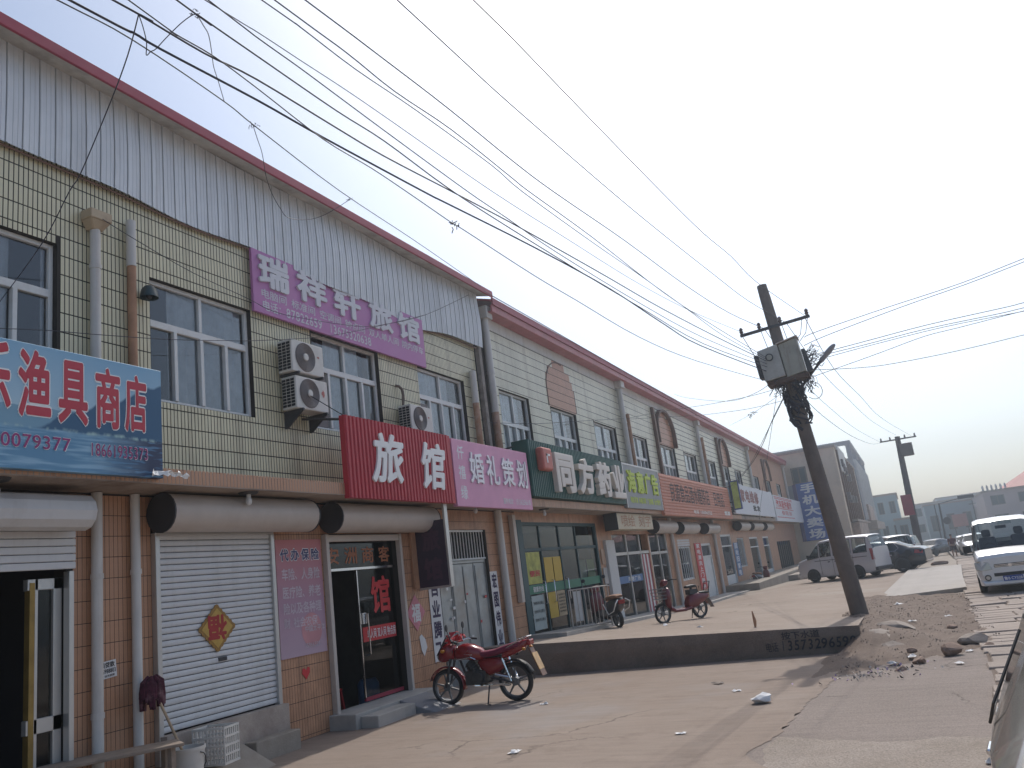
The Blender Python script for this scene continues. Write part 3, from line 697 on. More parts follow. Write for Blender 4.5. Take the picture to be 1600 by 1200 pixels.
for q in (28.4, 40.7, 55.0, 72.4):
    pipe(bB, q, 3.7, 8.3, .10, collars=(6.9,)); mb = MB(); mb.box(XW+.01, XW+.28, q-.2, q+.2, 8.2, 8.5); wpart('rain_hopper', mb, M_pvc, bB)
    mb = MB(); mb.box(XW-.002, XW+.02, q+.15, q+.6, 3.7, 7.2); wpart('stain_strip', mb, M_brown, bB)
pipe(bB, 29.0, 3.7, 7.3, .08, M_rustpipe); pipe(bB, 41.6, 3.7, 7.7, .08, M_rustpipe); pipe(bB, 40.5, -.1, 3.49, .08); pipe(bB, 32.6, .0, 3.49, .07)

# ------------------------------------------------------------------ ground floor shops (parts of the buildings)
# left shop: half raised shutter, open doorway with an aluminium leaf
shb = MB(); 
shb.cyl((-8.22, 3.2, 3.21), (-8.22, 6.32, 3.21), .20, n=12)
o = wpart('shutter_box', shb, M_shutter, bA, bevel=.006)
for i in range(5):
    s = MB(); z = 2.62+i*.085; s.box(-8.46, -8.43, 3.2, 6.36, z, z+.078); wpart('slat', s, M_shutter, bA, o, bevel=.008)
mb = MB(); mb.box(-8.56, -8.46, 6.30, 6.36, -.02, 2.6); mb.box(-8.66, -8.58, 5.9, 6.30, 2.42, 2.54); mb.box(-8.66, -8.58, 5.9, 6.30, .95, 1.10); mb.box(-8.66, -8.58, 6.2, 6.30, 0, 2.54); mb.box(-8.66, -8.58, 5.98, 6.02, 0, 2.54); mb.box(-8.66, -8.58, 6.02, 6.2, 0.0, .14)
df = wpart('door_frame', mb, M_alu, bA, bevel=.005)
mb = MB(); mb.box(-8.66, -8.575, 5.92, 5.978, 0, 2.5); wpart('brass_edge', mb, mat('old_brass', (.30, .2, .06), .5, metal=.5, var=.3), bA, df)
mb = MB(); mb.quad((-8.62, 6.02, .14), (-8.62, 6.2, .14), (-8.62, 6.2, .95), (-8.62, 6.02, .95)); mb.quad((-8.62, 6.02, 1.1), (-8.62, 6.2, 1.1), (-8.62, 6.2, 2.42), (-8.62, 6.02, 2.42)); wpart('pane', mb, M_glass_dark, bA, df)
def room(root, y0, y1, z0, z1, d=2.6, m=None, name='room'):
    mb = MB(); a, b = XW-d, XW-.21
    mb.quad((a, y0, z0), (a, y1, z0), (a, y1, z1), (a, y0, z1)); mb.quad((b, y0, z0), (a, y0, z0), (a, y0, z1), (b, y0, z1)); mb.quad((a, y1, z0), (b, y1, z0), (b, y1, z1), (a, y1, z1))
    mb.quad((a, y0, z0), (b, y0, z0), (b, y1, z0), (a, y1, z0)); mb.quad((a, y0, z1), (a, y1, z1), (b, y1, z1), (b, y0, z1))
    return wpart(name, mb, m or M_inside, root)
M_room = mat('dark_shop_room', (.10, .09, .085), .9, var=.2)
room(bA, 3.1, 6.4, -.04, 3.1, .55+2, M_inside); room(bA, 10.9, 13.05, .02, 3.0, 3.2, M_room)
M_red = mat('red_plastic', (.40, .03, .035), .4); M_blue = mat('blue_plastic', (.06, .16, .35), .4)
# shuttered shop
shutter_roll(bA, 7.43, 10.22, 3.24); shutter(bA, 7.56, 9.58, .62, 3.02)
mb = MB(); mb.box(-8.56, -8.36, 7.5, 9.64, .0, .60); wpart('shop_sill', mb, M_plaster, bA)
# hotel door
shutter_roll(bA, 10.8, 13.86, 3.22)
mb = MB(); mb.box(-8.56, -8.46, 10.85, 10.93, .0, 2.98); mb.box(-8.56, -8.46, 13.0, 13.07, .05, 2.98); mb.box(-8.56, -8.47, 10.93, 12.99, 2.86, 2.97)
hf = wpart('door_frame', mb, M_shutbox, bA, bevel=.006)
mb = MB(); mb.box(-8.68, -8.62, 10.95, 13.0, 2.39, 2.43); wpart('transom_bar', mb, M_chrome, bA, hf)
mb = MB(); mb.quad((-8.65, 10.95, 2.43), (-8.65, 13.0, 2.43), (-8.65, 13.0, 2.86), (-8.65, 10.95, 2.86)); wpart('transom_pane', mb, M_glass_dark, bA, hf)
mb = MB(); mb.quad((-8.65, 11.85, .28), (-8.65, 12.97, .28), (-8.65, 12.97, 2.38), (-8.65, 11.85, 2.38)); dl = wpart('door_leaf', mb, M_glass_door, bA)
mb = MB(); mb.box(-8.67, -8.63, 11.84, 12.98, .24, .30); wpart('bottom_rail', mb, M_red_trim, bA, dl)
mb = MB(); mb.box(-8.665, -8.635, 11.835, 11.86, .28, 2.38); wpart('edge_strip', mb, M_chrome, bA, dl)
mb = MB(); mb.tube([(-8.64, 11.98, 1.66), (-8.57, 11.98, 1.64), (-8.57, 11.98, .98), (-8.64, 11.98, .96)], .014, 8); mb.box(-8.66, -8.60, 11.86, 11.98, 1.48, 1.66); wpart('handle', mb, M_chrome, bA, dl, smooth=True)
M_redfilm = mat('red_vinyl', (.55, .03, .035), .5, var=.05); M_orangefilm = mat('orange_vinyl', (.35, .12, .05), .5)
fit_text('馆', 12.22, 12.82, 1.62, 2.28, P_w(-8.643), M_redfilm, dl, 'vinyl_character', weight=.03) if False else None
def wtext(s, u0, u1, v0, v1, x, m, root, parent, name='lettering', **k):
    b = root.location; pl = lambda u, v, w: (x+w-b.x, u-b.y, v-b.z)
    return fit_text(s, u0, u1, v0, v1, pl, m, parent, name=name, **k)
def wchars(s, u0, u1, v0, v1, x, m, root, parent, name='character', **k):
    b = root.location; pl = lambda u, v, w: (x+w-b.x, u-b.y, v-b.z)
    chars(s, u0, u1, v0, v1, pl, m, parent, name=name, **k)
def vchars(s, u0, u1, v0, v1, x, m, root, parent, name='character', gap=.1, **k):   # top to bottom
    n = len(s); h = (v1-v0)/n
    for i, c in enumerate(s):
        if c != ' ': wtext(c, u0, u1, v1-h*(i+1-gap/2), v1-h*(i+gap/2), x, m, root, parent, name=name, **k)
wtext('馆', 12.22, 12.80, 1.62, 2.26, -8.640, M_redfilm, bA, dl, 'vinyl_character', weight=.03)
mb = MB(); mb.quad((-8.642, 11.9, 1.18), (-8.642, 12.9, 1.18), (-8.642, 12.9, 1.42), (-8.642, 11.9, 1.42)); wpart('vinyl_strip', mb, M_redfilm, bA, dl)
wtext('单人间 双人间 钟点房', 12.02, 12.88, 1.22, 1.38, -8.638, M_white, bA, dl, 'vinyl_lettering', weight=.012)
for i, c in enumerate('安洲商客'[:4]): wtext(c, 11.05+.5*i, 11.4+.5*i, 2.5, 2.78, -8.645, M_orangefilm, bA, hf, 'vinyl_character', weight=.02)
# things inside the doorway: curtain, red cloth, blue barrel
mb = MB(); mb.box(-9.6, -9.55, 11.35, 11.8, 1.7, 2.6); wpart('red_curtain', mb, mat('deep_red_cloth', (.13, .02, .025), .9), bA)
t = thing('blue_barrel', 'blue plastic barrel standing inside behind the hotel door glass', 'barrel', (-9.05, 12.5, .03)); p = MB(); p.lathe([(.001, 0), (.17, 0), (.19, .1), (.19, .42), (.14, .5), (.001, .5)], (0, 0, 0), 'Z', 18); p.build('barrel', M_blue, t, smooth=True)
t = thing('red_stool', 'red plastic stool inside the hotel doorway', 'stool', (-9.2, 11.6, .03)); p = MB(); p.box(-.16, .16, -.16, .16, .42, .46); p.build('seat', M_red, t, bevel=.01)
for sx in (-1, 1):
    for sy in (-1, 1):
        p = MB(); p.hexa([(sx*.17-.02, sy*.17-.02, 0), (sx*.17+.02, sy*.17-.02, 0), (sx*.17+.02, sy*.17+.02, 0), (sx*.17-.02, sy*.17+.02, 0), (sx*.13-.02, sy*.13-.02, .42), (sx*.13+.02, sy*.13-.02, .42), (sx*.13+.02, sy*.13+.02, .42), (sx*.13-.02, sy*.13+.02, .42)]); p.build('leg', M_red, t)
# concrete steps and ramps at the doors
mb = MB(); mb.box(-8.7, -8.05, 10.75, 13.2, -.03, .22); mb.box(-8.05, -7.72, 10.85, 11.9, -.03, .17); mb.mi = 1
mb.hexa([(-8.04, 11.92, -.03), (-7.3, 11.92, -.03), (-7.3, 12.75, -.03), (-8.04, 12.75, -.03), (-8.04, 11.92, .215), (-7.32, 11.92, -.01), (-7.32, 12.75, -.01), (-8.04, 12.75, .215)])
st = wpart('door_step', mb, [M_step, mat('grey_ramp_board', (.24, .24, .25), .8, var=.1)], bA, bevel=.012)
mb = MB(); mb.box(-8.37, -8.16, 8.75, 9.62, -.03, .26); mb.hexa([(-8.36, 7.7, -.03), (-7.75, 7.7, -.03), (-7.75, 8.7, -.03), (-8.36, 8.7, -.03), (-8.36, 7.7, .28), (-7.77, 7.7, -.01), (-7.77, 8.7, -.01), (-8.36, 8.7, .28)])
wpart('door_step', mb, M_concrete, bA, bevel=.012)
# projecting tiled strip right of the hotel door
mb = MB(); mb.box(XW, XW+.06, 13.45, 13.9, 1.95, 3.48); wpart('tiled_pilaster', mb, M_orange, bA, bevel=.006)
# steel folding door with bars above
sd_ = MB(); sd_.box(XW-.12, XW-.06, 14.46, 14.5, 0, 2.42); sd_.box(XW-.12, XW-.06, 16.56, 16.6, 0, 2.42); sd_.box(XW-.12, XW-.05, 14.5, 16.56, 2.36, 2.42)
sdo = wpart('steel_door', sd_, M_galv, bA)
for i in range(4):
    s = MB(); a = 14.5+.515*i; s.box(XW-.11, XW-.085+.012*(i % 2), a+.006, a+.509, -.02, 2.355); s.box(XW-.09, XW-.06+.012*(i % 2), a+.03, a+.05, .05, 2.3)
    wpart('door_panel', s, M_galv, bA, sdo, bevel=.01)
rs = random.Random(77)
for k in range(11):
    s = MB(); y_ = rs.uniform(14.7, 16.4); z_ = rs.uniform(.7, 1.9); s.box(XW-.047, XW-.044, y_, y_+rs.uniform(.06, .13), z_, z_+rs.uniform(.03, .06)); wpart('stuck_scrap', s, M_whitepaper if k % 4 else M_red, bA, sdo)
mb = MB()
for k in range(13): mb.cyl((XW-.06, 15.05+k*.127, 2.46), (XW-.06, 15.05+k*.127, 3.02), .013, n=8)
mb.box(XW-.08, XW-.04, 14.98, 16.62, 2.42, 2.46); mb.box(XW-.08, XW-.04, 14.98, 16.62, 3.02, 3.06); wpart('window_bars', mb, M_upvc, bA)
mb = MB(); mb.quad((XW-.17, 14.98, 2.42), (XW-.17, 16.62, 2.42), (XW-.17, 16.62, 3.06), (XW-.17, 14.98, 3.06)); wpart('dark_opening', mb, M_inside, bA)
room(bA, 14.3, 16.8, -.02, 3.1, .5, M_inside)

# pharmacy glass front on the long building
M_teal = mat('dark_teal_frame', (.03, .075, .085), .5, var=.1); M_yel = mat('yellow_panel', (.55, .36, .03), .5, var=.05); M_green = mat('green_band', (.02, .17, .10), .5, var=.06)
room(bB, 18.4, 24.05, .3, 3.25, 3.0, M_room)
mb = MB(); mb.box(XW-.1, XW+.02, 18.32, 18.62, .3, 3.3); mb.box(XW-.1, XW+.0, 23.9, 24.02, .3, 3.25); mb.box(XW-.1, XW, 18.62, 23.9, 3.16, 3.25)
for q in (19.75, 21.05, 22.3): mb.box(XW-.09, XW-.03, q-.03, q+.03, .35, 3.16)
mb.box(XW-.09, XW-.03, 18.62, 23.9, 2.52, 2.60); mb.box(XW-.09, XW-.03, 18.62, 23.9, .32, .42)
gf = wpart('shopfront', mb, M_teal, bB, bevel=.006)
for a, b in ((18.62, 19.72), (19.78, 21.02), (21.08, 22.27), (22.33, 23.9)):
    for c, d in ((.42, 2.52), (2.60, 3.16)):
        p = MB(); p.quad((XW-.06, a, c), (XW-.06, b, c), (XW-.06, b, d), (XW-.06, a, d)); wpart('pane', p, M_glass_door, bB, gf)
for q in (19.62, 20.2, 21.2):
    p = MB(); p.tube([(XW-.05, q, 1.2), (XW+.02, q, 1.22), (XW+.02, q, 1.75), (XW-.05, q, 1.77)], .016, 7); wpart('handle', p, M_chrome, bB, gf, smooth=True)
# poster, panels and band fixed to the glass (flat prints)
def fl(a, b, c, d, x, m, name, par): 
    p = MB(); p.box(x-.006, x, a, b, c, d); return wpart(name, p, m, bB, par)
fl(18.75, 19.6, 1.72, 2.5, XW-.045, mat('yellow_green_poster', (.42, .42, .10), .6, var=.35, scale=5), 'glass_poster', gf)
fl(18.72, 23.9, 1.48, 1.70, XW-.045, M_green, 'glass_band', gf); fl(18.8, 19.55, .62, 1.44, XW-.044, mat('pale_notice', (.40, .45, .43), .7, var=.1), 'glass_notice', gf)
fl(19.85, 20.4, 1.72, 2.35, XW-.045, M_yel, 'glass_panel', gf); fl(20.45, 20.98, 1.72, 2.35, XW-.045, M_yel, 'glass_panel', gf)
fl(19.85, 20.4, .82, 1.46, XW-.045, M_yel, 'glass_panel', gf); fl(20.45, 20.98, .82, 1.46, XW-.045, mat('beige_notice', (.50, .38, .24), .7), 'glass_notice', gf)
fl(22.5, 23.0, 1.55, 2.2, XW-.10, mat('pale_green_card', (.45, .52, .38), .7), 'glass_notice', gf); fl(23.1, 23.7, 1.55, 2.2, XW-.10, mat('lime_card', (.42, .52, .12), .7), 'glass_notice', gf)
wtext('健康热线', 18.95, 19.6, 1.52, 1.66, XW-.036, M_white, bB, gf, 'vinyl_lettering', weight=.01)
wtext('便民', 18.85, 19.5, 1.9, 2.05, XW-.036, M_redfilm, bB, gf, 'vinyl_lettering', weight=.03)
M_ink = mat('black_ink', (.03, .03, .035), .7, var=.02)
for k in range(3): wtext('营业时间 早八点 晚九点', 18.87, 19.48, 1.22-.2*k, 1.30-.2*k, XW-.037, M_ink, bB, gf, 'print', weight=.006)
for k in range(6): wtext('本店各种药品齐全', 20.49, 20.94, 1.34-.085*k, 1.39-.085*k, XW-.038, M_ink, bB, gf, 'print', weight=.006)
# white shelves seen through the glass
mb = MB()
for z in (.7, 1.2, 1.7, 2.2): mb.box(-10.9, -10.5, 18.9, 23.6, z, z+.04)
wpart('shelf', mb, M_upvc, bB)
# speckled pillar and advertising shop doors
mb = MB(); mb.box(XW-.02, XW+.10, 24.5, 25.3, -.2, 2.72); wpart('speckled_pillar', mb, mat('speckled_granite', (.55, .55, .54), .5, var=.25, scale=60), bB, bevel=.01)
room(bB, 25.3, 32.1, -.3, 3.0, 2.5, M_room)
mb = MB()
for q in (25.44, 26.9, 28.4, 29.45, 29.62, 30.85, 31.95): mb.box(XW-.12, XW-.02, q-.04, q+.04, -.2, 2.9)
mb.box(XW-.12, XW-.02, 25.4, 29.4, 2.22, 2.32); mb.box(XW-.12, XW-.02, 29.6, 32, 2.15, 2.25); mb.box(XW-.12, XW-.02, 25.4, 29.4, -.02, .12)
df2 = wpart('shopfront', mb, M_alu, bB, bevel=.006)
for a, b in ((25.48, 26.86), (26.94, 28.36), (29.66, 30.81), (30.89, 31.91)):
    p = MB(); p.quad((XW-.07, a, .1), (XW-.07, b, .1), (XW-.07, b, 2.2), (XW-.07, a, 2.2)); p.quad((XW-.07, a, 2.32), (XW-.07, b, 2.32), (XW-.07, b, 2.88), (XW-.07, a, 2.88)); wpart('pane', p, M_glass_door, bB, df2)
for k in range(5):
    p = MB(); p.box(XW-.06, XW-.03, 28.46+k*.2, 28.64+k*.2, .0, 2.2); wpart('striped_curtain', p, (M_red_trim if k % 2 == 0 else M_upvc), bB, df2)
p = MB(); p.box(XW-.064, XW-.058, 25.5, 28.3, 1.32, 1.55); wpart('vinyl_band', p, M_blue, bB, df2); wtext('海意广告', 26.6, 28.0, 1.36, 1.51, XW-.05, M_white, bB, df2, 'vinyl_lettering', weight=.01)
# barred window, white doors further on
def barred(root, y0, y1, z0, z1, n=6):
    f = MB(); t = .06
    f.box(XW-.12, XW-.02, y0, y0+t, z0, z1); f.box(XW-.12, XW-.02, y1-t, y1, z0, z1); f.box(XW-.12, XW-.02, y0, y1, z0-.02, z0+t); f.box(XW-.12, XW-.02, y0, y1, z1-t, z1)
    fr = wpart('barred_window', f, M_upvc, root)
    for k in range(1, n): 
        b = MB(); q = y0+(y1-y0)*k/n; b.cyl((XW+.0, q, z0), (XW+.0, q, z1), .014, n=6); wpart('bar', b, M_upvc, root, fr)
    p = MB(); p.quad((XW-.08, y0, z0), (XW-.08, y1, z0), (XW-.08, y1, z1), (XW-.08, y0, z1)); wpart('pane', p, M_glass, root, fr)
    d = MB(); d.quad((XW-.24, y0, z0), (XW-.24, y1, z0), (XW-.24, y1, z1), (XW-.24, y0, z1)); wpart('backing', d, M_inside, root, fr)
barred(bB, 33.65, 35.6, 1.0, 2.34); barred(bB, 46.62, 48.58, 1.02, 2.58)
def pdoor(root, y0, y1, z0, z1, m, glazed=False):
    f = MB(); f.box(XW-.2, XW-.02, y0, y0+.1, z0, z1); f.box(XW-.2, XW-.02, y1-.1, y1, z0, z1); f.box(XW-.2, XW-.02, y0, y1, z1-.1, z1); f.box(XW-.2, XW-.03, y0, y1, z1-.62, z1-.55)
    fr = wpart('shop_door', f, M_upvc, root); q = (y0+y1)/2
    for a, b in ((y0+.1, q-.01), (q+.01, y1-.1)):
        l = MB(); l.box(XW-.14, XW-.09, a, b, z0, z0+.9 if glazed else z1-.62); wpart('leaf', l, m, root, fr, bevel=.008)
        if glazed: l = MB(); l.quad((XW-.1, a, z0+.9), (XW-.1, b, z0+.9), (XW-.1, b, z1-.62), (XW-.1, a, z1-.62)); wpart('pane', l, M_glass_door, root, fr)
        l = MB(); l.quad((XW-.1, a, z1-.55), (XW-.1, b, z1-.55), (XW-.1, b, z1-.1), (XW-.1, a, z1-.1)); wpart('light', l, M_glass_dark, root, fr)
    d = MB(); d.quad((XW-.24, y0, z0), (XW-.24, y1, z0), (XW-.24, y1, z1), (XW-.24, y0, z1)); wpart('backing', d, M_inside, root, fr)
pdoor(bB, 37.75, 39.75, -.1, 2.42, M_upvc); pdoor(bB, 42.3, 45.0, -.15, 2.8, M_upvc, True); pdoor(bB, 50.5, 53.5, -.3, 2.6, M_darkmetal, True); pdoor(bB, 55.5, 58.0, -.4, 2.6, M_upvc, True)
mb = MB()
for k in range(8): mb.box(XW-.15, XW-.05, 61.5+k*1.05, 61.6+k*1.05, -.6, 2.2)
gl = wpart('shopfront', mb, M_darkmetal, bB)
for k in range(7): 
    p = MB(); p.quad((XW-.1, 61.6+k*1.05, -.5), (XW-.1, 62.55+k*1.05, -.5), (XW-.1, 62.55+k*1.05, 2.2), (XW-.1, 61.6+k*1.05, 2.2)); wpart('pane', p, M_glass_dark, bB, gl)
room(bB, 61.4, 69.1, -.7, 2.3, 2, M_inside)
# shutter boxes further along
for a, b, z in ((29.45, 32.2, 3.12), (33.15, 36.0, 3.08), (37.7, 40.3, 3.06), (46.0, 49.0, 3.2), (50.2, 53.8, 3.2), (55.2, 58.2, 3.2)): shutter_roll(bB, a, b, z, r=.25)
mb = MB()
for i in range(3): mb.box(XW-.03, XW-.005, 33.6, 35.66, 2.36+i*.1, 2.45+i*.1)
wpart('shutter_slats', mb, M_shutter, bB, bevel=.006)

# ------------------------------------------------------------------ air conditioners
def ac_unit(y, z, x_back, label, rust=False):
    a = thing('air_conditioner', label, 'air conditioner', (x_back, y, z), group='air conditioner outdoor units on the wall')
    W_, H_, D_ = .80, .54, .29
    c = MB(); c.box(0, D_, 0, W_, 0, H_); cs = c.build('casing', M_ac, a, bevel=.018, seg=2)
    g = MB(); n = 28; cy, cz = .33, .275
    g.lathe([(.02, D_+.006), (.225, D_+.008), (.235, D_+.016), (.245, D_+.002)], (0, cy, cz), 'X', n); gr = g.build('fan_guard', M_acgrey, a, smooth=True)
    for k in range(7):
        r = .07+.023*k; t = MB(); t.tube([(D_+.014, cy+r*math.cos(2*PI*i/20), cz+r*math.sin(2*PI*i/20)) for i in range(20)], .0035, 4, closed=True); t.build('guard_ring', mat('guard_wire', (.26, .24, .235), .5), a if False else gr)
    h = MB(); h.lathe([(.001, D_+.03), (.05, D_+.03), (.062, D_+.02), (.062, D_+.004)], (0, cy, cz), 'X', 18); h.build('fan_hub', M_ac, a, smooth=True)
    s = MB()
    for i in range(9):
        for j in range(3): s.box(.02+.085*j, .09+.085*j, -.006, .004, .04+.052*i, .08+.052*i)
    s.build('side_vent', M_black, a)
    for q in (.1, .7):
        b = MB(); b.box(-.04, .34, q-.02, q+.02, -.04, 0); b.hexa([(-.04, q-.015, -.28), (.0, q-.015, -.28), (.0, q+.015, -.28), (-.04, q+.015, -.28), (-.04, q-.015, -.04), (.32, q-.015, -.04), (.32, q+.015, -.04), (-.04, q+.015, -.04)] ) if rust else None
        b.build('bracket', M_darkmetal, a)
    if rust:
        l = MB(); rr = random.Random(3)
        l.add([(D_+.003, .68+.05*math.cos(t)*rr.uniform(.5, 1), .32+.075*math.sin(t)*rr.uniform(.5, 1)) for t in [2*PI*i/11 for i in range(11)]], [tuple(range(11))]); l.build('peeling_sticker', mat('worn_red_sticker', (.45, .14, .12), .6), a)
    else:
        l = MB(); l.add([(D_+.003, .66+.03*math.cos(t), .33+.018*math.sin(t)) for t in [2*PI*i/9 for i in range(9)]], [tuple(range(9))]); l.build('badge', mat('worn_red_sticker', (.45, .14, .12), .6), a)
    return a
ac_unit(9.98, 5.53, -8.49, 'white air conditioner unit mounted just below the purple hotel sign, upper of the stacked pair')
ac_unit(10.03, 4.93, -8.49, 'white air conditioner unit with a worn red sticker, lower of the stacked pair', True)
ac_unit(13.40, 4.93, -8.49, 'single white air conditioner unit standing behind the top of the red hotel sign')
ac_unit(70.2, 4.9, -8.5, 'dark shadowed air conditioner unit at the far end of the peach painted wall')
t = thing('drain_pipe', 'short bent grey pipe sticking out of the tiles above the single air conditioner', 'pipe', (-8.5, 13.62, 5.5))
p = MB(); p.tube([(.0, .0, 0), (.03, 0, .22), (.03, -.03, .34), (-.0, -.09, .40), (-.06, -.12, .42)], .028, 8); p.build('pipe', mat('brown_hose', (.16, .12, .1), .7), t, smooth=True)
# hooded wall lamp
t = thing('wall_lamp', 'dark green hooded lamp on the cream tiles beside the rusty downpipe', 'lamp', (-8.54, 7.42, 6.12))
p = MB(); p.lathe([(.001, .17), (.06, .16), (.10, .11), (.12, .0)], (.13, 0, 0), 'Z', 18); p.build('shade', mat('dark_green_enamel', (.025, .05, .055), .4), t, smooth=True)
p = MB(); p.tube([(0, 0, .1), (.07, 0, .15), (.13, 0, .16)], .014, 6); p.ell((.13, 0, .03), (.04, .04, .05)); p.build('arm', M_darkmetal, t, smooth=True)
# bulbs under the canopy
for i, (y, lab) in enumerate(((5.15, 'bare bulb on a dark rose under the canopy in front of the left shop'), (8.65, 'bare bulb on a dark rose under the canopy before the closed shutter'), (15.25, 'bare bulb on a dark rose under the canopy above the steel door'), (18.9, 'bare bulb on a dark rose under the canopy at the pharmacy corner'))):
    t = thing('ceiling_lamp', lab, 'lamp', (-8.0, y, 3.5), group='bulbs under the canopy')
    p = MB(); p.cyl((0, 0, 0), (0, 0, -.03), .14, .12, n=18); p.build('rose', M_darkmetal, t, smooth=True)
    p = MB(); p.cyl((0, 0, -.03), (0, 0, -.08), .03, n=10); p.ell((0, 0, -.12), (.045, .045, .06)); p.build('bulb', M_whitepaper, t, smooth=True)

# ------------------------------------------------------------------ signs
def sign_root(name, label, y0, z0, x, cat='sign', group='shop signs on the canopy edge'):
    return thing(name, label, cat, (x, y0, z0), group=group)
def board(t, y1, z1, m, depth=.08, name='board', bevel=.004):
    l = t.location; p = MB(); p.box(-depth, 0, 0, y1-l.y, 0, z1-l.z); return p.build(name, m, t, bevel=bevel)
def struts(t, ys, z, x1=-8.52, z1=None):
    l = t.location
    for q in ys:
        p = MB(); p.cyl((-.04, q-l.y, z-l.z), (x1-l.x, q-l.y-.05, (z1 if z1 else z+.05)-l.z), .022, n=8); p.build('strut', M_darkmetal, t, smooth=True)
XS = -7.70
# fishing shop sign with a printed lake view
def lake_mat():
    m = bpy.data.materials.new('printed_lake_view'); m.use_nodes = True; t = m.node_tree; N = t.nodes.new; L = t.links.new
    b = t.nodes['Principled BSDF']; b.inputs['Roughness'].default_value = .45
    tc = N('ShaderNodeTexCoord'); sp = N('ShaderNodeSeparateXYZ'); L(tc.outputs['Object'], sp.inputs[0])
    def noise(sc, d=5):
        mp = N('ShaderNodeMapping'); mp.inputs['Scale'].default_value = sc; L(tc.outputs['Object'], mp.inputs[0])
        n = N('ShaderNodeTexNoise'); n.inputs['Scale'].default_value = 1; n.inputs['Detail'].default_value = d; L(mp.outputs[0], n.inputs['Vector']); return n.outputs['Fac']
    def math_(op, a, bb):
        q = N('ShaderNodeMath'); q.operation = op
        for i, v in enumerate((a, bb)):
            if isinstance(v, (int, float)): q.inputs[i].default_value = v
            else: L(v, q.inputs[i])
        return q.outputs[0]
    def step(a, lo, hi):
        q = N('ShaderNodeMapRange'); q.inputs[1].default_value = lo; q.inputs[2].default_value = hi; L(a, q.inputs[0]); return q.outputs[0]
    def mix(f, a, bb):
        q = N('ShaderNodeMix'); q.data_type = 'RGBA'; L(f, q.inputs['Factor'])
        for k, v in (('A', a), ('B', bb)):
            if isinstance(v, tuple): q.inputs[k].default_value = (*v, 1)
            else: L(v, q.inputs[k])
        return q.outputs['Result']
    y, z = sp.outputs[1], sp.outputs[2]
    sky_ = mix(step(math_('ADD', z, math_('MULTIPLY', noise((0, 1.5, 2)), .5)), .9, 1.6), (.38, .55, .66), (.20, .40, .58))
    # far hills, near headland (rising to the right), water
    hill = math_('SUBTRACT', z, math_('ADD', .50, math_('MULTIPLY', noise((0, 1.6, 0)), .28)))
    col = mix(step(hill, .0, .012), (.17, .33, .45), sky_)
    head = math_('SUBTRACT', z, math_('ADD', .30, math_('MULTIPLY', math_('SUBTRACT', y, 1.75), .42)))
    head = math_('SUBTRACT', head, math_('MULTIPLY', noise((0, 3, 0)), .25))
    col = mix(step(head, -.01, .02), (.025, .10, .20), col)
    wat = mix(step(noise((0, 1.3, 22)), .45, .6), (.10, .26, .42), (.26, .45, .60))
    wat = mix(step(y, 2.4, 3.2), wat, mix(step(noise((0, 3, 30)), .52, .6), (.02, .035, .09), (.08, .2, .35)))
    shore = math_('ADD', z, math_('MULTIPLY', noise((0, 2, 0)), .05))
    col = mix(step(shore, .44, .47), wat, col)
    foam = math_('MULTIPLY', step(math_('ABSOLUTE', math_('SUBTRACT', shore, .46), 0), .03, .0), step(noise((0, 9, 6)), .45, .65))
    col = mix(foam, col, (.40, .58, .55))
    L(col, b.inputs['Base Color']); return m
t = sign_root('fishing_shop_sign', 'blue lake picture sign with red outlined characters at the left shop', 3.55, 3.55, XS)
board(t, 6.94, 4.86, lake_mat(), .10)
M_redl = mat('crimson_letter', (.48, .035, .06), .5, var=.04)
zc = t.location
def sl(s, u0, u1, v0, v1, m, dx, **k): line(s, u0-zc.y, u1-zc.y, v0-zc.z, v1-zc.z, lambda u, v, w: (dx+w, u, v), m, t, **k)
def sw(s, u0, u1, v0, v1, m, dx, **k): fit_text(s, u0-zc.y, u1-zc.y, v0-zc.z, v1-zc.z, lambda u, v, w: (dx+w, u, v), m, t, **k)
for c, a, b, lo, hi in (('乐', 4.72, 5.09, 4.10, 4.82), ('渔', 5.16, 5.52, 4.08, 4.80), ('具', 5.60, 5.95, 4.06, 4.76), ('商', 6.04, 6.36, 4.06, 4.76), ('店', 6.42, 6.72, 4.06, 4.74), ('海', 4.25, 4.65, 4.10, 4.82)):
    sw(c, a-.012, b+.012, lo-.012, hi+.012, M_white, .002, name='character_outline', weight=.055); sw(c, a, b, lo, hi, M_redl, .004, weight=.03)
sl('13020079377', 4.55, 5.75, 3.76, 3.91, M_white, .002, name='character_outline', weight=.03); sl('13020079377', 4.555, 5.745, 3.765, 3.905, mat('violet_letter', (.28, .03, .16), .5), .004, name='character', weight=.01)
sl('18661935373', 5.96, 6.74, 3.74, 3.89, M_white, .002, name='character_outline', weight=.03); sl('18661935373', 5.965, 6.735, 3.745, 3.885, mat('violet_letter', (.28, .03, .16), .5), .004, name='character', weight=.01)
# torn white plastic film hanging off its corner
tw = thing('torn_film', 'torn white plastic film dangling at the lower right corner of the blue sign', 'plastic film', (XS+.01, 6.86, 3.56))
p = MB(); rr = random.Random(8); P = []
for i in range(12):
    for j in range(3): P.append((.01+rr.uniform(0, .06), -.12+.05*i+rr.uniform(-.01, .01), .02+.03*j*(1 if i < 9 else .5)+rr.uniform(-.03, .02)))
p.add(P, [(i*3+j, (i+1)*3+j, (i+1)*3+j+1, i*3+j+1) for i in range(11) for j in range(2)]); p.build('film', M_white, tw)

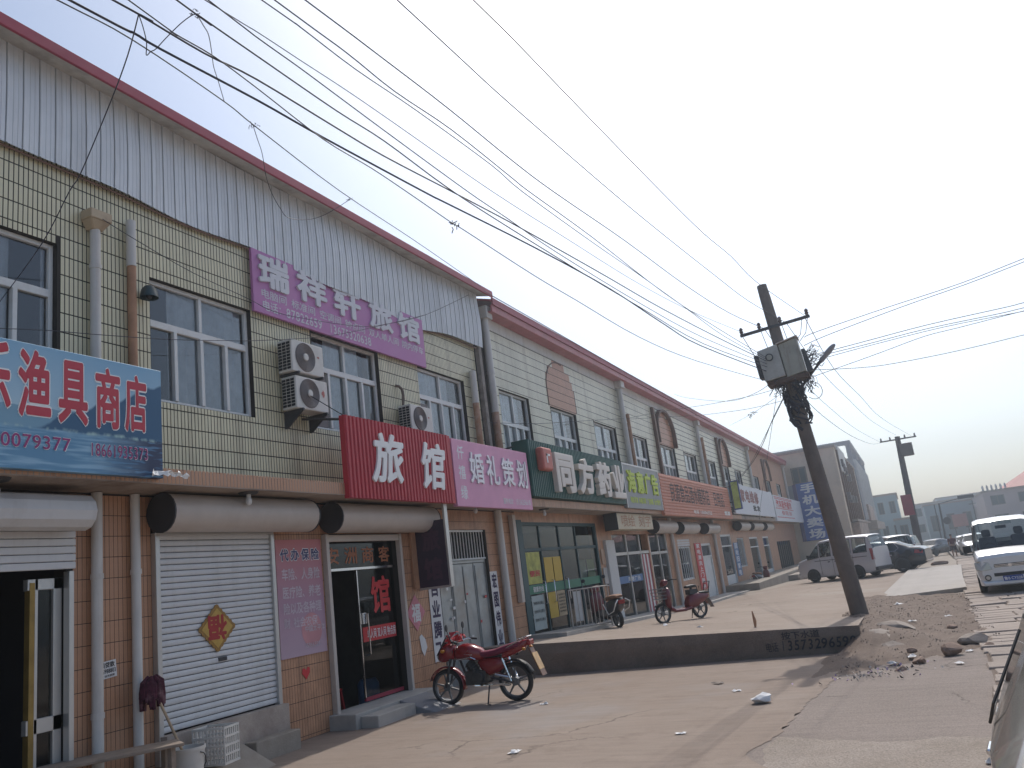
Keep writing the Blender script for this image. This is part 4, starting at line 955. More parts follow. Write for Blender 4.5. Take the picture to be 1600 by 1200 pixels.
# purple hotel banner on the wall
XP = XW+.10
t = thing('purple_banner', 'purple hotel banner with thick pale raised characters under the cladding', 'sign', (XP, 9.46, 6.47))
board(t, 14.62, 7.54, mat('magenta_purple_panel', (.46, .17, .40), .5, var=.05, dirt=(.50, .26, .44), dirt_amt=.3), .05)
M_palel = mat('pale_grey_letter', (.62, .62, .66), .5, var=.04); zc = t.location
for c, a, b in (('瑞', 9.58, 10.30), ('祥', 10.50, 11.30), ('轩', 11.50, 12.32), ('旅', 12.60, 13.40), ('馆', 13.60, 14.42)):
    sw(c, a, b, 6.92+.01, 7.50, M_palel, .0, depth=.035, weight=.036)
sl('电脑间 标准间 空调间 钟点间 双人单人间 院内停车', 9.62, 14.55, 6.74, 6.89, M_palel, .002, name='character', weight=.012)
sl('电话：87822659  13675320638', 9.64, 12.62, 6.53, 6.70, M_palel, .002, name='character', weight=.014)

def ribbed(t, y1, z1, m, pitch=.10, vertical=True, name='rib', depth=.02, back=.10):
    l = t.location; W_ = y1-l.y; H_ = z1-l.z
    p = MB(); p.box(-back, -.005, 0, W_, 0, H_); b = p.build('board', m, t)
    n = int((W_ if vertical else H_)/pitch)
    me = None
    for i in range(n):
        if me is None:
            s = MB(); h = pitch*.78
            if vertical: s.add([(-.005, 0, 0), (-.005, h, 0), (depth, h*.8, 0), (depth, h*.2, 0), (-.005, 0, H_), (-.005, h, H_), (depth, h*.8, H_), (depth, h*.2, H_)], [(2,3,7,6), (1,2,6,5), (3,0,4,7), (0,3,2,1), (4,5,6,7)])
            else: s.add([(-.005, 0, 0), (-.005, 0, h), (depth, 0, h*.8), (depth, 0, h*.2), (-.005, W_, 0), (-.005, W_, h), (depth, W_, h*.8), (depth, W_, h*.2)], [(2,3,7,6)[::-1], (1,2,6,5)[::-1], (3,0,4,7)[::-1], (0,1,2,3), (4,7,6,5)])
            o = s.build(name, m, t); me = o.data
        else:
            o = bpy.data.objects.new(name, me); COL.objects.link(o); o.parent = t
        o.location = (0, i*pitch+.01, 0) if vertical else (0, 0, i*pitch+.01)
# red ribbed hotel sign
t = sign_root('red_hotel_sign', 'red ribbed sign board with two big white brush characters', 10.54, 3.45, XS)
M_redsign = mat('red_ribbed_sheet', (.44, .022, .038), .45, var=.08, dirt=(.27, .03, .045), dirt_amt=.4)
ribbed(t, 13.93, 4.78, M_redsign, .103); struts(t, (10.58,), 4.72, z1=4.86); zc = t.location
p = MB(); p.cyl((-.04, .05, 1.33), (-.75, -.35, 1.95), .008, n=6); p.build('stay_wire', M_black, t)
for c, a, b, lo, hi in (('旅', 11.15, 12.15, 3.72, 4.58), ('馆', 12.72, 13.60, 3.68, 4.56)): sw(c, a, b, lo, hi, M_white, .02, depth=.03, weight=.026, shear=.15)
# pink wedding planner sign
t = sign_root('pink_wedding_sign', 'flat pink sign with silvery raised characters and a small side column', 13.96, 3.40, XS+.01)
board(t, 17.52, 4.74, mat('pink_panel', (.66, .30, .46), .5, var=.05), .10); zc = t.location
M_silver = mat('silver_letter', (.66, .64, .68), .35, metal=.3, var=.04)
for i, c in enumerate('仟禧缘'): sw(c, 14.14, 14.42, 4.34-.40*i, 4.62-.40*i, M_silver, .002, weight=.015)
for c, a, b in (('婚', 14.58, 15.20), ('礼', 15.33, 15.92), ('策', 16.07, 16.68), ('划', 16.82, 17.36)): sw(c, a, b, 3.88, 4.52, M_silver, .0, depth=.03, weight=.016)
sl('服务电话：15156256618', 16.0, 17.42, 3.50, 3.62, M_silver, .002, name='character', weight=.012)
# green ribbed pharmacy sign with puffed characters
t = sign_root('pharmacy_sign', 'dark green ribbed sign with puffy white characters', 17.62, 3.72, XS+.03)
M_greensign = mat('dark_green_sheet', (.012, .085, .07), .45, var=.1)
ribbed(t, 24.72, 5.08, M_greensign, .11, back=.42); struts(t, (17.66,), 5.0, z1=4.92); zc = t.location
for c, a, b in (('同', 18.9, 20.15), ('方', 20.45, 21.65), ('药', 21.95, 23.1), ('业', 23.3, 24.4)): sw(c, a, b, 3.86, 4.86, mat('cream_puffed_letter', (.66, .60, .54), .45, var=.05), .02, depth=.13, weight=.016, bevel=.03)
p = MB(); p.box(.02, .22, .35, .95, .62, 1.18); p.build('light_box', mat('faded_red_light_box', (.50, .13, .10), .5, var=.15), t, bevel=.06, seg=3)
p = MB(); p.box(.221, .228, .56, .62, .80, 1.02); p.box(.221, .228, .56, .78, .97, 1.02); p.build('emblem', M_white, t)
# grey and lime advertising sign
t = sign_root('lime_letter_sign', 'grey flat sign with lime raised characters next to the green pharmacy sign', 24.78, 3.62, XS+.03)
board(t, 28.95, 5.05, mat('grey_composite_panel', (.24, .25, .27), .45, var=.05), .14); zc = t.location
M_lime = mat('lime_letter', (.50, .62, .05), .5, var=.04)
for c, a, b in (('海', 25.1, 25.95), ('意', 26.1, 26.9), ('广', 27.0, 27.75), ('告', 27.85, 28.65)): sw(c, a, b, 4.12, 4.85, M_lime, .0, depth=.04, weight=.03)
sl('喷绘写真 条幅印刷 广告牌匾 设计制作', 25.2, 28.7, 3.78, 3.98, M_lime, .004, name='character', weight=.03)
p = MB()
for a in (0, 4.12): p.box(0, .015, a, a+.05, 0, 1.43)
p.box(0, .015, .05, 4.12, 1.38, 1.43); p.build('trim', M_upvc, t)
# red slatted sign with dark lettering
t = sign_root('red_slatted_sign', 'faded red slatted sign with rows of thin dark characters', 29.05, 3.45, XS+.03)
M_brick = mat('faded_brick_red_sheet', (.55, .21, .135), .5, var=.1)
ribbed(t, 41.75, 4.98, M_brick, .115, vertical=False); zc = t.location
sl('良源食品酒水糖茶店', 30.2, 37.0, 3.98, 4.66, M_ink, .025, name='character', weight=.0); sl('日用品', 37.8, 40.2, 3.98, 4.62, M_ink, .025, name='character', weight=.0); sl('电话 15006552', 33.5, 37.0, 3.58, 3.72, M_white, .025, name='character', weight=.02); sl('烟酒', 39.8, 41.2, 3.6, 3.8, M_white, .025, name='character', weight=.03)
# projecting light box
t = thing('projecting_sign', 'blue-edged yellow-green light box sticking out beside the white sign', 'sign', (-7.62, 42.4, 3.9), group='shop signs on the canopy edge')
p = MB(); p.box(0, .42, -.10, .10, 0, 1.45); p.build('light_box', mat('blue_box_edge', (.06, .09, .25), .5), t, bevel=.01); p = MB(); p.box(.05, .37, -.115, -.101, .06, 1.39); p.build('face', mat('yellow_green_face', (.48, .56, .16), .5, var=.3, scale=3), t)
p = MB(); p.cyl((0, 0, .4), (-.9, 0, .4), .03, n=8); p.cyl((.0, 0, 1.2), (-.9, 0, 1.2), .03, n=8); p.cyl((-.05, 0, -.1), (-.05, 0, 1.9), .03, n=8); p.build('bracket', M_darkmetal, t)
# white signs further on
t = sign_root('white_shop_sign', 'long white sign with blocky dark red characters beyond the projecting box', 43.0, 3.75, XS+.03); board(t, 57.0, 5.35, mat('white_sign_panel', (.62, .64, .68), .5, var=.04), .14); zc = t.location
M_dred = mat('dark_red_letter', (.22, .05, .05), .5)
sl('家电维修', 45.0, 51.0, 4.40, 5.1, M_dred, .004, name='character', weight=.05); sl('批发', 48.5, 51.0, 3.98, 4.3, M_ink, .004, name='character', weight=.05)
t = sign_root('white_red_sign', 'white sign with red characters between red lines, last on the canopy', 57.4, 3.5, XS+.03); board(t, 73.0, 5.25, mat('white_sign_panel', (.62, .64, .68), .5, var=.04), .14); zc = t.location
M_rl = mat('bright_red_letter', (.5, .05, .06), .5)
sl('汽车配件超市', 58.3, 66.5, 4.42, 4.95, M_rl, .004, name='character', weight=.05); sl('电话 8782 3361', 60.5, 66, 3.95, 4.25, M_rl, .004, name='character', weight=.04)
p = MB()
for z in (1.62, 1.52, .85, .25): p.box(.001, .006, .4, 9.8, z, z+.05)
p.build('stripe', M_rl, t)
# cream box sign hung under the canopy
t = thing('cream_box_sign', 'cream box sign with faded brown characters hanging under the canopy', 'sign', (-7.9, 24.25, 2.98))
p = MB(); p.box(-.42, 0, 0, 3.85, 0, .50); p.build('box', mat('cream_sign_panel', (.55, .47, .33), .5, var=.08), t, bevel=.01); p = MB(); p.box(-.43, .005, -.02, 0, -.01, .51); p.build('end_cap', M_darkmetal, t); zc = t.location
sl('喷绘 刻字', 24.6, 27.9, 3.06, 3.42, mat('faded_brown_letter', (.42, .22, .12), .6), .003, name='character', weight=.01)
# dark hanging hotel sign, seen face on
t = thing('dark_hanging_sign', 'dark purple double sided sign hanging out from the wall by the steel door', 'sign', (-8.5, 13.65, 1.95))
p = MB(); p.box(0, .66, -.05, .05, 0, 1.22); p.build('panel', mat('dark_purple_panel', (.035, .02, .045), .5, var=.15), t); p = MB(); p.box(.66, .70, -.06, .06, -.03, 1.5); p.box(0, .66, -.06, .06, -.04, 0); p.build('frame', M_alu, t)
for c, lo, hi in (('旅', .66, 1.08), ('馆', .12, .54)): fit_text(c, .14, .54, lo, hi, lambda u, v, w: (u, -.053-w, v), mat('dull_violet_letter', (.075, .035, .065), .6), t, weight=.04)

# ------------------------------------------------------------------ posters and notices on the walls
t = thing('insurance_poster', 'tall pink to lilac insurance poster between shutter and hotel door', 'poster', (XW+.006, 9.73, 1.18))
p = MB(); p.box(0, .012, 0, 1.06, 0, 1.73)
def poster_mat():
    m = bpy.data.materials.new('pink_lilac_print'); m.use_nodes = True; tt = m.node_tree; N = tt.nodes.new; L = tt.links.new; b = tt.nodes['Principled BSDF']; b.inputs['Roughness'].default_value = .55
    tc = N('ShaderNodeTexCoord'); sp = N('ShaderNodeSeparateXYZ'); L(tc.outputs['Object'], sp.inputs[0]); cr = N('ShaderNodeValToRGB'); mr = N('ShaderNodeMapRange'); mr.inputs[2].default_value = 1.73; L(sp.outputs[2], mr.inputs[0]); L(mr.outputs[0], cr.inputs[0])
    e = cr.color_ramp.elements; e[0].color = (.46, .33, .40, 1); e[1].color = (.50, .17, .17, 1); e.new(.45).color = (.40, .24, .32, 1)
    L(cr.outputs[0], b.inputs['Base Color']); return m
p.build('sheet', poster_mat(), t); zc = t.location
M_navy = mat('navy_letter', (.04, .035, .13), .5); M_pinkprint = mat('pink_print', (.52, .24, .26), .6); M_lil = mat('lilac_white_print', (.58, .50, .55), .6)
for i, c in enumerate('代办保险'):
    sw(c, 9.81+.24*i, 10.02+.24*i, 2.58, 2.78, M_white, .014, weight=.06); sw(c, 9.82+.24*i, 10.01+.24*i, 2.59, 2.77, M_navy, .016, weight=.03)
sl('车险、人身险', 9.83, 10.72, 2.30, 2.47, M_lil, .014, name='print', weight=.015); sl('医疗险、养老', 9.83, 10.72, 2.03, 2.20, M_lil, .014, name='print', weight=.015)
sl('险以及各种理', 9.83, 10.72, 1.80, 1.96, M_lil, .014, name='print', weight=.015); sl('财 社会农保', 9.83, 10.6, 1.60, 1.74, M_lil, .014, name='print', weight=.01)
p = MB(); p.add([(.014, .72+.24*math.cos(a), .36+.24*math.sin(a)*(1.05)) for a in [2*PI*i/24 for i in range(24)]], [tuple(range(24))]); p.build('print_blot', M_pinkprint, t)
sl('中国太平洋', 10.28, 10.76, 1.51, 1.60, M_lil, .017, name='print', weight=.015); sl('15966325', 10.26, 10.62, 1.28, 1.35, M_lil, .017, name='print', weight=.012)
# gold diamond on the shutter
t = thing('gold_diamond', 'gold diamond paper with an upside-down red character on the white shutter', 'paper ornament', (XW+.045, 8.49, 1.76))
P = []; N_ = 24
for k in range(4):
    for i in range(N_//4*2):
        f = i/(N_//4*2); a, b = [(0, .305), (.325, 0), (0, -.305), (-.325, 0)][k], [(.325, 0), (0, -.305), (-.325, 0), (0, .305)][k]
        q = Vector(a).lerp(Vector(b), f); q *= 1+(.06 if i % 2 else 0); P.append((q.x, q.y))
p = MB(); p.prism([(0, a, b) for a, b in P], (.008, 0, 0)); p.build('edging', mat('dark_gold_paper', (.30, .16, .03), .5, var=.2, scale=20), t)
p = MB(); p.prism([(.008, a*.86, b*.86) for a, b in ((0, .30), (.32, 0), (0, -.30), (-.32, 0))], (.003, 0, 0)); p.build('sheet', mat('gold_paper', (.50, .31, .06), .4, var=.12, scale=12), t)
fit_text('福', -.17, .17, -.16, .17, lambda u, v, w: (.013+w, u, v), mat('deep_red_print', (.36, .02, .02), .5), t, weight=.035, flip=True)
t = thing('shutter_handle', 'small dark pull handle in the middle of the white shutter', 'handle', (XW+.02, 8.5, 1.33)); p = MB(); p.box(0, .03, 0, .15, 0, .05); p.build('plate', M_darkmetal, t, bevel=.005)
# small loan notice
t = thing('loan_notice', 'small white stuck notice with black print between the two pipes', 'notice', (XW+.004, 6.66, 1.36)); t.rotation_euler = (R(5), 0, 0)
p = MB(); p.box(0, .004, 0, .31, 0, .19); p.build('sheet', M_whitepaper, t)
pl = lambda u, v, w: (.006+w, u, v)
line('小额贷款', .03, .29, .115, .175, pl, M_ink, t, name='print', weight=.02); line('15175988803', .02, .30, .055, .105, pl, M_ink, t, name='print', weight=.012); fit_text('无抵押 当天放款', .03, .28, .015, .04, pl, M_ink, t, name='print', weight=.01)
# couplets
M_pur = mat('dark_purple_ink', (.04, .025, .07), .7)
for y0, y1, z0, z1, s, lab in ((13.98, 14.40, .56, 2.12, '百业腾飞', 'white paper couplet with purple brush characters left of the steel door'), (16.63, 16.98, .50, 2.13, '宏图伟业', 'white paper couplet with purple brush characters beside the round downpipe')):
    t = thing('paper_couplet', lab, 'paper strip', (XW+.004, y0, z0), group='couplets at the steel door'); p = MB(); p.box(0, .004, 0, y1-y0, 0, z1-z0); p.build('sheet', M_whitepaper, t); n = len(s); h = (z1-z0)/n
    for i, c in enumerate(s): fit_text(c, .06, y1-y0-.06, z1-z0-h*(i+.92), z1-z0-h*(i+.1), lambda u, v, w: (.006+w, u, v), M_pur, t, weight=.035)
# pink diamond, scrap, heart
t = thing('pink_diamond', 'pink diamond paper with a white character stuck by the couplet', 'paper ornament', (XW+.004, 13.46, 1.52)); p = MB(); p.prism([(0, a, b) for a, b in ((0, .33), (.32, 0), (0, -.33), (-.32, 0))], (.004, 0, 0)); p.build('sheet', mat('pink_paper', (.55, .2, .24), .6, var=.15), t)
fit_text('福', -.15, .15, -.17, .17, lambda u, v, w: (.006+w, u, v), M_whitepaper, t, weight=.03)
t = thing('torn_paper', 'torn white paper scrap below the pink diamond', 'paper scrap', (XW+.004, 13.50, .92)); p = MB(); p.prism([(0, a, b) for a, b in ((0, .16), (.08, .2), (.2, .1), (.24, -.05), (.12, -.2), (.04, -.08))], (.003, 0, 0)); p.build('sheet', M_whitepaper, t)
t = thing('red_heart', 'small red heart sticker on tiles under the insurance poster', 'sticker', (XW+.004, 10.27, .93)); p = MB(); p.prism([(0, a*.9, b) for a, b in ((0, -.1), (-.10, .0), (-.09, .06), (-.04, .07), (0, .03), (.05, .08), (.10, .06), (.09, -.01))], (.002, 0, 0)); p.build('sheet', M_redfilm, t)
# red and blue banners further on
for y0, y1, z0, z1, m, s, lab in ((36.35, 37.6, .45, 2.45, M_redfilm, '家电清洗上门服务', 'red upright banner with white characters between window and white door'), (45.2, 46.5, .6, 2.35, M_blue, '回收旧家电', 'blue upright banner with white characters beyond the glazed door')):
    t = thing('upright_banner', lab, 'banner', (XW+.01, y0, z0), group='upright banners on the far shops'); p = MB(); p.box(0, .01, 0, y1-y0, 0, z1-z0); p.build('sheet', m, t); n = len(s); h = (z1-z0)/n
    for i, c in enumerate(s): fit_text(c, .3, y1-y0-.3, z1-z0-h*(i+.9), z1-z0-h*(i+.1), lambda u, v, w: (.013+w, u, v), M_white, t, weight=.02)
t = thing('mirror_board', 'small framed board on the pier right of the pharmacy glass', 'notice', (XW+.01, 24.1, 1.35)); p = MB(); p.box(0, .02, 0, .36, 0, .55); p.build('board', mat('grey_notice_board', (.4, .38, .36), .6), t); p = MB(); p.box(0, .02, .02, .36, .65, 1.1); p.build('upper_plate', mat('brown_plaque', (.42, .27, .18), .5, var=.2), t)
# graffiti number on the terrace face (black paint)
t = thing('painted_number', 'black hand painted phone number on the end of the terrace face', 'graffiti', (-2.7, 15.54, .0))
line('13573296598', .25, 1.52, .10, .27, lambda u, v, w: (u, -.005-w, v), M_ink, t, name='character', weight=.015, shear=.15); line('电话', .0, .22, .1, .25, lambda u, v, w: (u, -.005-w, v), M_ink, t, name='character', weight=.0); line('按下水道', .3, .95, .29, .41, lambda u, v, w: (u, -.005-w, v), M_ink, t, name='character', weight=.01)

# ------------------------------------------------------------------ cars and vans
def car_paint(name, c, rough=.3, metal=.25):
    return mat(name, c, rough, metal=metal, var=.03, scale=1.0, coat=.6)
def loft_body(root, st, paint, glass_m, win, trim=M_black, screens=(), zclip=None):
    """st: stations along x from the nose (x, z0, zs, zb, zt, w0, ws, wb, wt). Ring of 10 half points, glass between points 4..6.
    win: {station index: True} for side glass cells; screens: station cells whose whole top is glass (windscreen, rear screen)."""
    rings = []
    for (x, z0, zs, zb, zt, w0, ws, wb, wt) in st:
        zr1 = zb+(zt-zb)*.08; zr2 = zb+(zt-zb)*.86
        wr1 = wb+(wt-wb)*.08; wr2 = wb+(wt-wb)*.86
        h = [(0, z0), (w0*.92, z0), (w0, z0+.05), (ws, zs), (wb, zb), (wr1, zr1), (wr2, zr2), (wt, zt-.03*min(1, (zt-zb)*3)), (wt*.8, zt+.012), (0, zt+.03)]
        rings.append([(x, y, z) for y, z in h]+[(x, -y, z) for y, z in h[-2:0:-1]])
    n = len(rings[0]); body = MB(); panes = []; flat = [p for r in rings for p in r]
    body.v = flat
    for i in range(len(rings)-1):
        for k in range(n):
            k2 = (k+1) % n; f = (i*n+k, i*n+k2, (i+1)*n+k2, (i+1)*n+k); kk = k if k < 9 else 17-k
            if i in win and kk == 5: panes.append(f); continue
            if i in screens and 6 <= kk <= 8: panes.append(f); continue
            body.f.append(f); body.m.append(0)
    body.f.append(tuple(range(n))); body.f.append(tuple((len(rings)-1)*n+k for k in range(n))[::-1]); body.m += [0, 0]
    b = body.build('body', paint, root, smooth=True, ang=34)
    groups = {}
    for f in panes:
        i = f[0]//n; k = f[0] % n; kk = k if k < 9 else 17-k
        key = ('screen', i) if kk >= 6 else ('side', i, k > 8); groups.setdefault(key, []).append(f)
    for key, fs in groups.items():
        g = MB(); ids = {}
        for f in fs:
            q = []
            for v in f:
                if v not in ids: ids[v] = len(g.v); g.v.append(flat[v])
                q.append(ids[v])
            g.f.append(tuple(q)); g.m.append(0)
        nm = 'window' if key[0] == 'side' else ('windscreen' if key[1] < len(st)/2 else 'rear_window')
        g.build(nm, glass_m, root, smooth=True)
        # black seal round the opening
        pts = [Vector(p) for p in g.v]
    return b, rings
def wheel(root, x, y, r, w_, side, rim_m, spokes=5, hub=.62):
    t = MB(); pr = [(r*hub, -w_/2), (r*.9, -w_/2), (r, -w_*.32), (r, w_*.32), (r*.9, w_/2), (r*hub, w_/2)]; t.lathe(pr, (x, y, r), 'Y', 22); o = t.build('wheel', M_black, root, smooth=True, ang=50)
    m = MB(); q = y+side*(w_/2-.02)
    m.lathe([(r*hub, 0), (r*hub*.9, -.02*side), (r*hub*.86, -.05*side)], (x, q, r), 'Y', 22); m.cyl((x, q-.05*side, r), (x, q-.005*side, r), r*.17, n=12)
    for i in range(spokes):
        a = 2*PI*i/spokes+.2; c, s = math.cos(a), math.sin(a); wd = r*hub*.16 if spokes > 6 else r*hub*.24
        P = []
        for rr in (r*.1, r*hub*.93):
            for d in (-wd, wd): P.append((x+c*rr-s*d*(.7 if rr > r*.2 else 1), q-.012*side, r+s*rr+c*d*(.7 if rr > r*.2 else 1)))
        m.add(P+[(p[0], p[1]-.03*side, p[2]) for p in P], [(0,1,3,2), (0,2,6,4), (1,5,7,3)])
    m.build('rim', rim_m, root, o, ) if False else m.build('rim', rim_m, o, smooth=False)
    d = MB(); d.cyl((x, q-.07*side, r), (x, q-.075*side, r), r*hub*.95, n=20); d.build('brake_disc', M_darkmetal, o)
    return o
def arch(root, x, y, r, side):
    a = MB(); n = 16; P = [(x+(r+.05)*math.cos(PI*i/n), y, r*1.0+(r+.05)*math.sin(PI*i/n)) for i in range(n+1)]; P = [(x+r+.05, y, .16)]+P+[(x-r-.05, y, .16)]
    a.add(P+[(p[0], y-side*.22, p[2]) for p in P], [tuple(range(len(P)))[::side]]); return a
def lens(root, name, pts, off, m, bevel=.0):
    p = MB(); p.prism(pts, off); return p.build(name, m, root, bevel=bevel)
M_headl = mat('headlight_lens', (.55, .54, .50), .12, metal=.3, var=.1); M_taill = mat('tail_light_lens', (.28, .02, .02), .2, var=.05)
M_plate = mat('blue_number_plate', (.02, .06, .30), .4); M_seat = mat('grey_seat_cloth', (.07, .085, .10), .9); M_steelrim = mat('silver_rim', (.42, .42, .43), .35, metal=.7)
M_greyrim = mat('grey_steel_rim', (.16, .16, .16), .5, metal=.4)
V_glass = glass('car_glass', (.9, .96, .96), .92); V_dark = glass('tinted_car_glass', (.3, .33, .35), .25)
# microvan: nose at x = 0, tail at x = 3.9
VAN = [(0.0, .34, .55, .86, .90, .60, .66, .62, .58), (.06, .26, .55, .92, .98, .70, .76, .70, .64), (.30, .22, .56, 1.0, 1.06, .74, .79, .74, .70),
       (.62, .20, .56, 1.05, 1.12, .75, .80, .77, .73), (1.22, .20, .58, 1.06, 1.80, .75, .80, .78, .64), (1.30, .20, .58, 1.06, 1.84, .75, .80, .78, .65),
       (1.85, .20, .58, 1.07, 1.90, .75, .80, .78, .66), (1.97, .20, .58, 1.07, 1.905, .75, .80, .78, .66), (2.85, .20, .58, 1.08, 1.91, .75, .80, .78, .66), (2.97, .20, .58, 1.08, 1.91, .75, .80, .78, .66),
       (3.62, .22, .58, 1.08, 1.88, .75, .79, .77, .65), (3.74, .24, .58, 1.08, 1.84, .74, .78, .76, .64), (3.90, .30, .60, 1.06, 1.30, .72, .76, .72, .68)]
def microvan(label, loc, rz, paint, plate=True, group='parked and driving vans', rim=None):
    v = thing('white_van' if 'white' in label else 'silver_van', label, 'van', loc, rz, group)
    loft_body(v, VAN, paint, V_glass, {3, 5, 7, 9}, screens={3, 11})
    for x in (.82, 3.05):
        for s in (1, -1):
            arch(v, x, s*.803, .29, s).build('wheel_arch', M_black, v); wheel(v, x, s*.73, .285, .17, s, rim or M_greyrim, 5)
    for s in (1, -1):
        lens(v, 'headlight', [(.02, s*.40, .64), (.02, s*.66, .62), (.08, s*.775, .66), (.14, s*.785, .84), (.06, s*.66, .87), (.03, s*.46, .82)], (-.05, s*.012, .0), M_headl, .008)
        p = MB(); p.cyl((.03, s*.55, .44), (-.03, s*.55, .44), .075, n=16); o = p.build('fog_lamp', M_black, v); p = MB(); p.cyl((-.03, s*.55, .44), (-.036, s*.55, .44), .048, n=14); p.build('lens', M_headl, o)
        lens(v, 'tail_light', [(3.80, s*.785, .78), (3.91, s*.70, .78), (3.86, s*.70, 1.28), (3.76, s*.78, 1.28)], (.012, s*.012, 0), M_taill)
        p = MB(); p.box(.72, .84, s*.80, s*.98, 1.08, 1.27); p.cyl((.78, s*.74, 1.06), (.80, s*.86, 1.14), .02, n=6); p.build('mirror', M_black, v, bevel=.03, seg=2)
        p = MB(); p.box(1.0, 3.6, s*.802, s*.812, .95, .975); p.build('side_trim', M_darkmetal, v)
        for x in (1.28, 1.91, 2.91):
            p = MB(); p.box(x-.006, x+.006, s*.797, s*.803, .30, 1.06); p.build('door_gap', M_black, v)
        for x in (1.72, 2.06):
            p = MB(); p.box(x-.06, x+.06, s*.80, s*.822, .86, .90); p.build('door_handle', M_black, v, bevel=.008)
        p = MB(); p.box(.78, 1.2, s*.22, s*.62, .62, 1.1) if False else p.hexa([(1.55, s*.62, .5), (1.95, s*.62, .5), (1.95, s*.16, .5), (1.55, s*.16, .5), (1.75, s*.60, 1.42), (1.9, s*.60, 1.42), (1.9, s*.18, 1.42), (1.75, s*.18, 1.42)]); p.box(1.78, 1.88, min(s*.5, s*.28), max(s*.5, s*.28), 1.42, 1.62); p.build('seat', M_seat, v, bevel=.05, seg=2)
    p = MB(); p.box(-.012, .05, -.36, .36, .68, .76); g = p.build('grille', M_black, v, bevel=.01)
    for z in (.70, .735):
        p = MB(); p.box(-.022, -.012, -.35, .35, z-.008, z+.008); p.build('grille_bar', M_chrome, g)
    p = MB(); p.cyl((-.03, 0, .72), (-.02, 0, .72), .045, n=14); p.build('badge', M_chrome, v)
    p = MB(); p.box(-.02, .12, -.40, .40, .46, .54); p.build('lower_intake', M_black, v)
    p = MB(); p.hexa([(-.05, -.68, .24), (.2, -.76, .24), (.2, .76, .24), (-.05, .68, .24), (-.05, -.68, .34), (.2, -.77, .44), (.2, .77, .44), (-.05, .68, .34)]); p.build('bumper', paint, v, bevel=.03, seg=2)
    if plate:
        p = MB(); p.box(-.062, -.052, -.22, .22, .33, .46); pl = p.build('number_plate', M_plate, v)
        fit_text('鲁B CY528', .20, -.20, .35, .44, lambda u, q, w_: (-.064-w_, u, q), M_white, pl, name='lettering', weight=.015)
    p = MB(); p.tube([(.64, .55, 1.13), (.72, .1, 1.17), (.70, -.12, 1.16)], .012, 5); p.tube([(.64, -.12, 1.13), (.72, -.55, 1.18), (.70, -.65, 1.17)], .012, 5); p.build('wiper', M_black, v)
    p = MB(); p.box(.5, 1.0, -.70, .70, .80, 1.06); p.build('dashboard', M_seat, v, bevel=.05)
    p = MB(); p.tube([(1.25+.06*math.sin(a), .36+.17*math.cos(a), 1.12+.15*math.sin(a)) for a in [2*PI*i/16 for i in range(16)]], .014, 5, closed=True); p.build('steering_wheel', M_black, v)
    p = MB(); p.box(1.20, 1.24, -.13, .13, 1.62, 1.70); p.build('inner_mirror', M_black, v, bevel=.01)
    p = MB(); p.box(2.35, 2.5, -.6, .6, .5, 1.25); p.build('bench_seat', M_seat, v, bevel=.05)
    p = MB(); p.box(3.84, 3.98, -.74, .74, .30, .46); p.build('rear_bumper', M_darkmetal, v, bevel=.02)
    for i in (3, 5, 7, 9):
        for s in (1, -1):
            a, b = VAN[i], VAN[i+1]; off = .004
            c = lambda q, f: (q[0], s*(q[7]+(q[8]-q[7])*f+off), q[3]+(q[4]-q[3])*f)
            p = MB(); p.tube([c(a, .08), c(b, .08), c(b, .86), c(a, .86)], .014, 5, closed=True); p.build('window_seal', M_black, v)
    return v
P_white = car_paint('white_paint', (.68, .69, .70)); P_silver = car_paint('grey_white_paint', (.58, .58, .60)); P_dark = car_paint('dark_navy_paint', (.012, .016, .026), .18); P_cream = car_paint('pale_paint', (.60, .61, .60))
microvan('white microvan with blue number plate coming towards us on the cobbles at right', (2.12, 24.6, .0), R(85), P_white)
# parked microvan seen from its rear quarter, behind the leaning pole
_a = Vector((-4.02, 42.2)); _b = Vector((-1.91, 40.55)); _d = (_b-_a).normalized()
microvan('grey white microvan parked on the terrace behind the leaning concrete pole', (-4.85, 43.0, .0), R(-25), P_silver, plate=False)

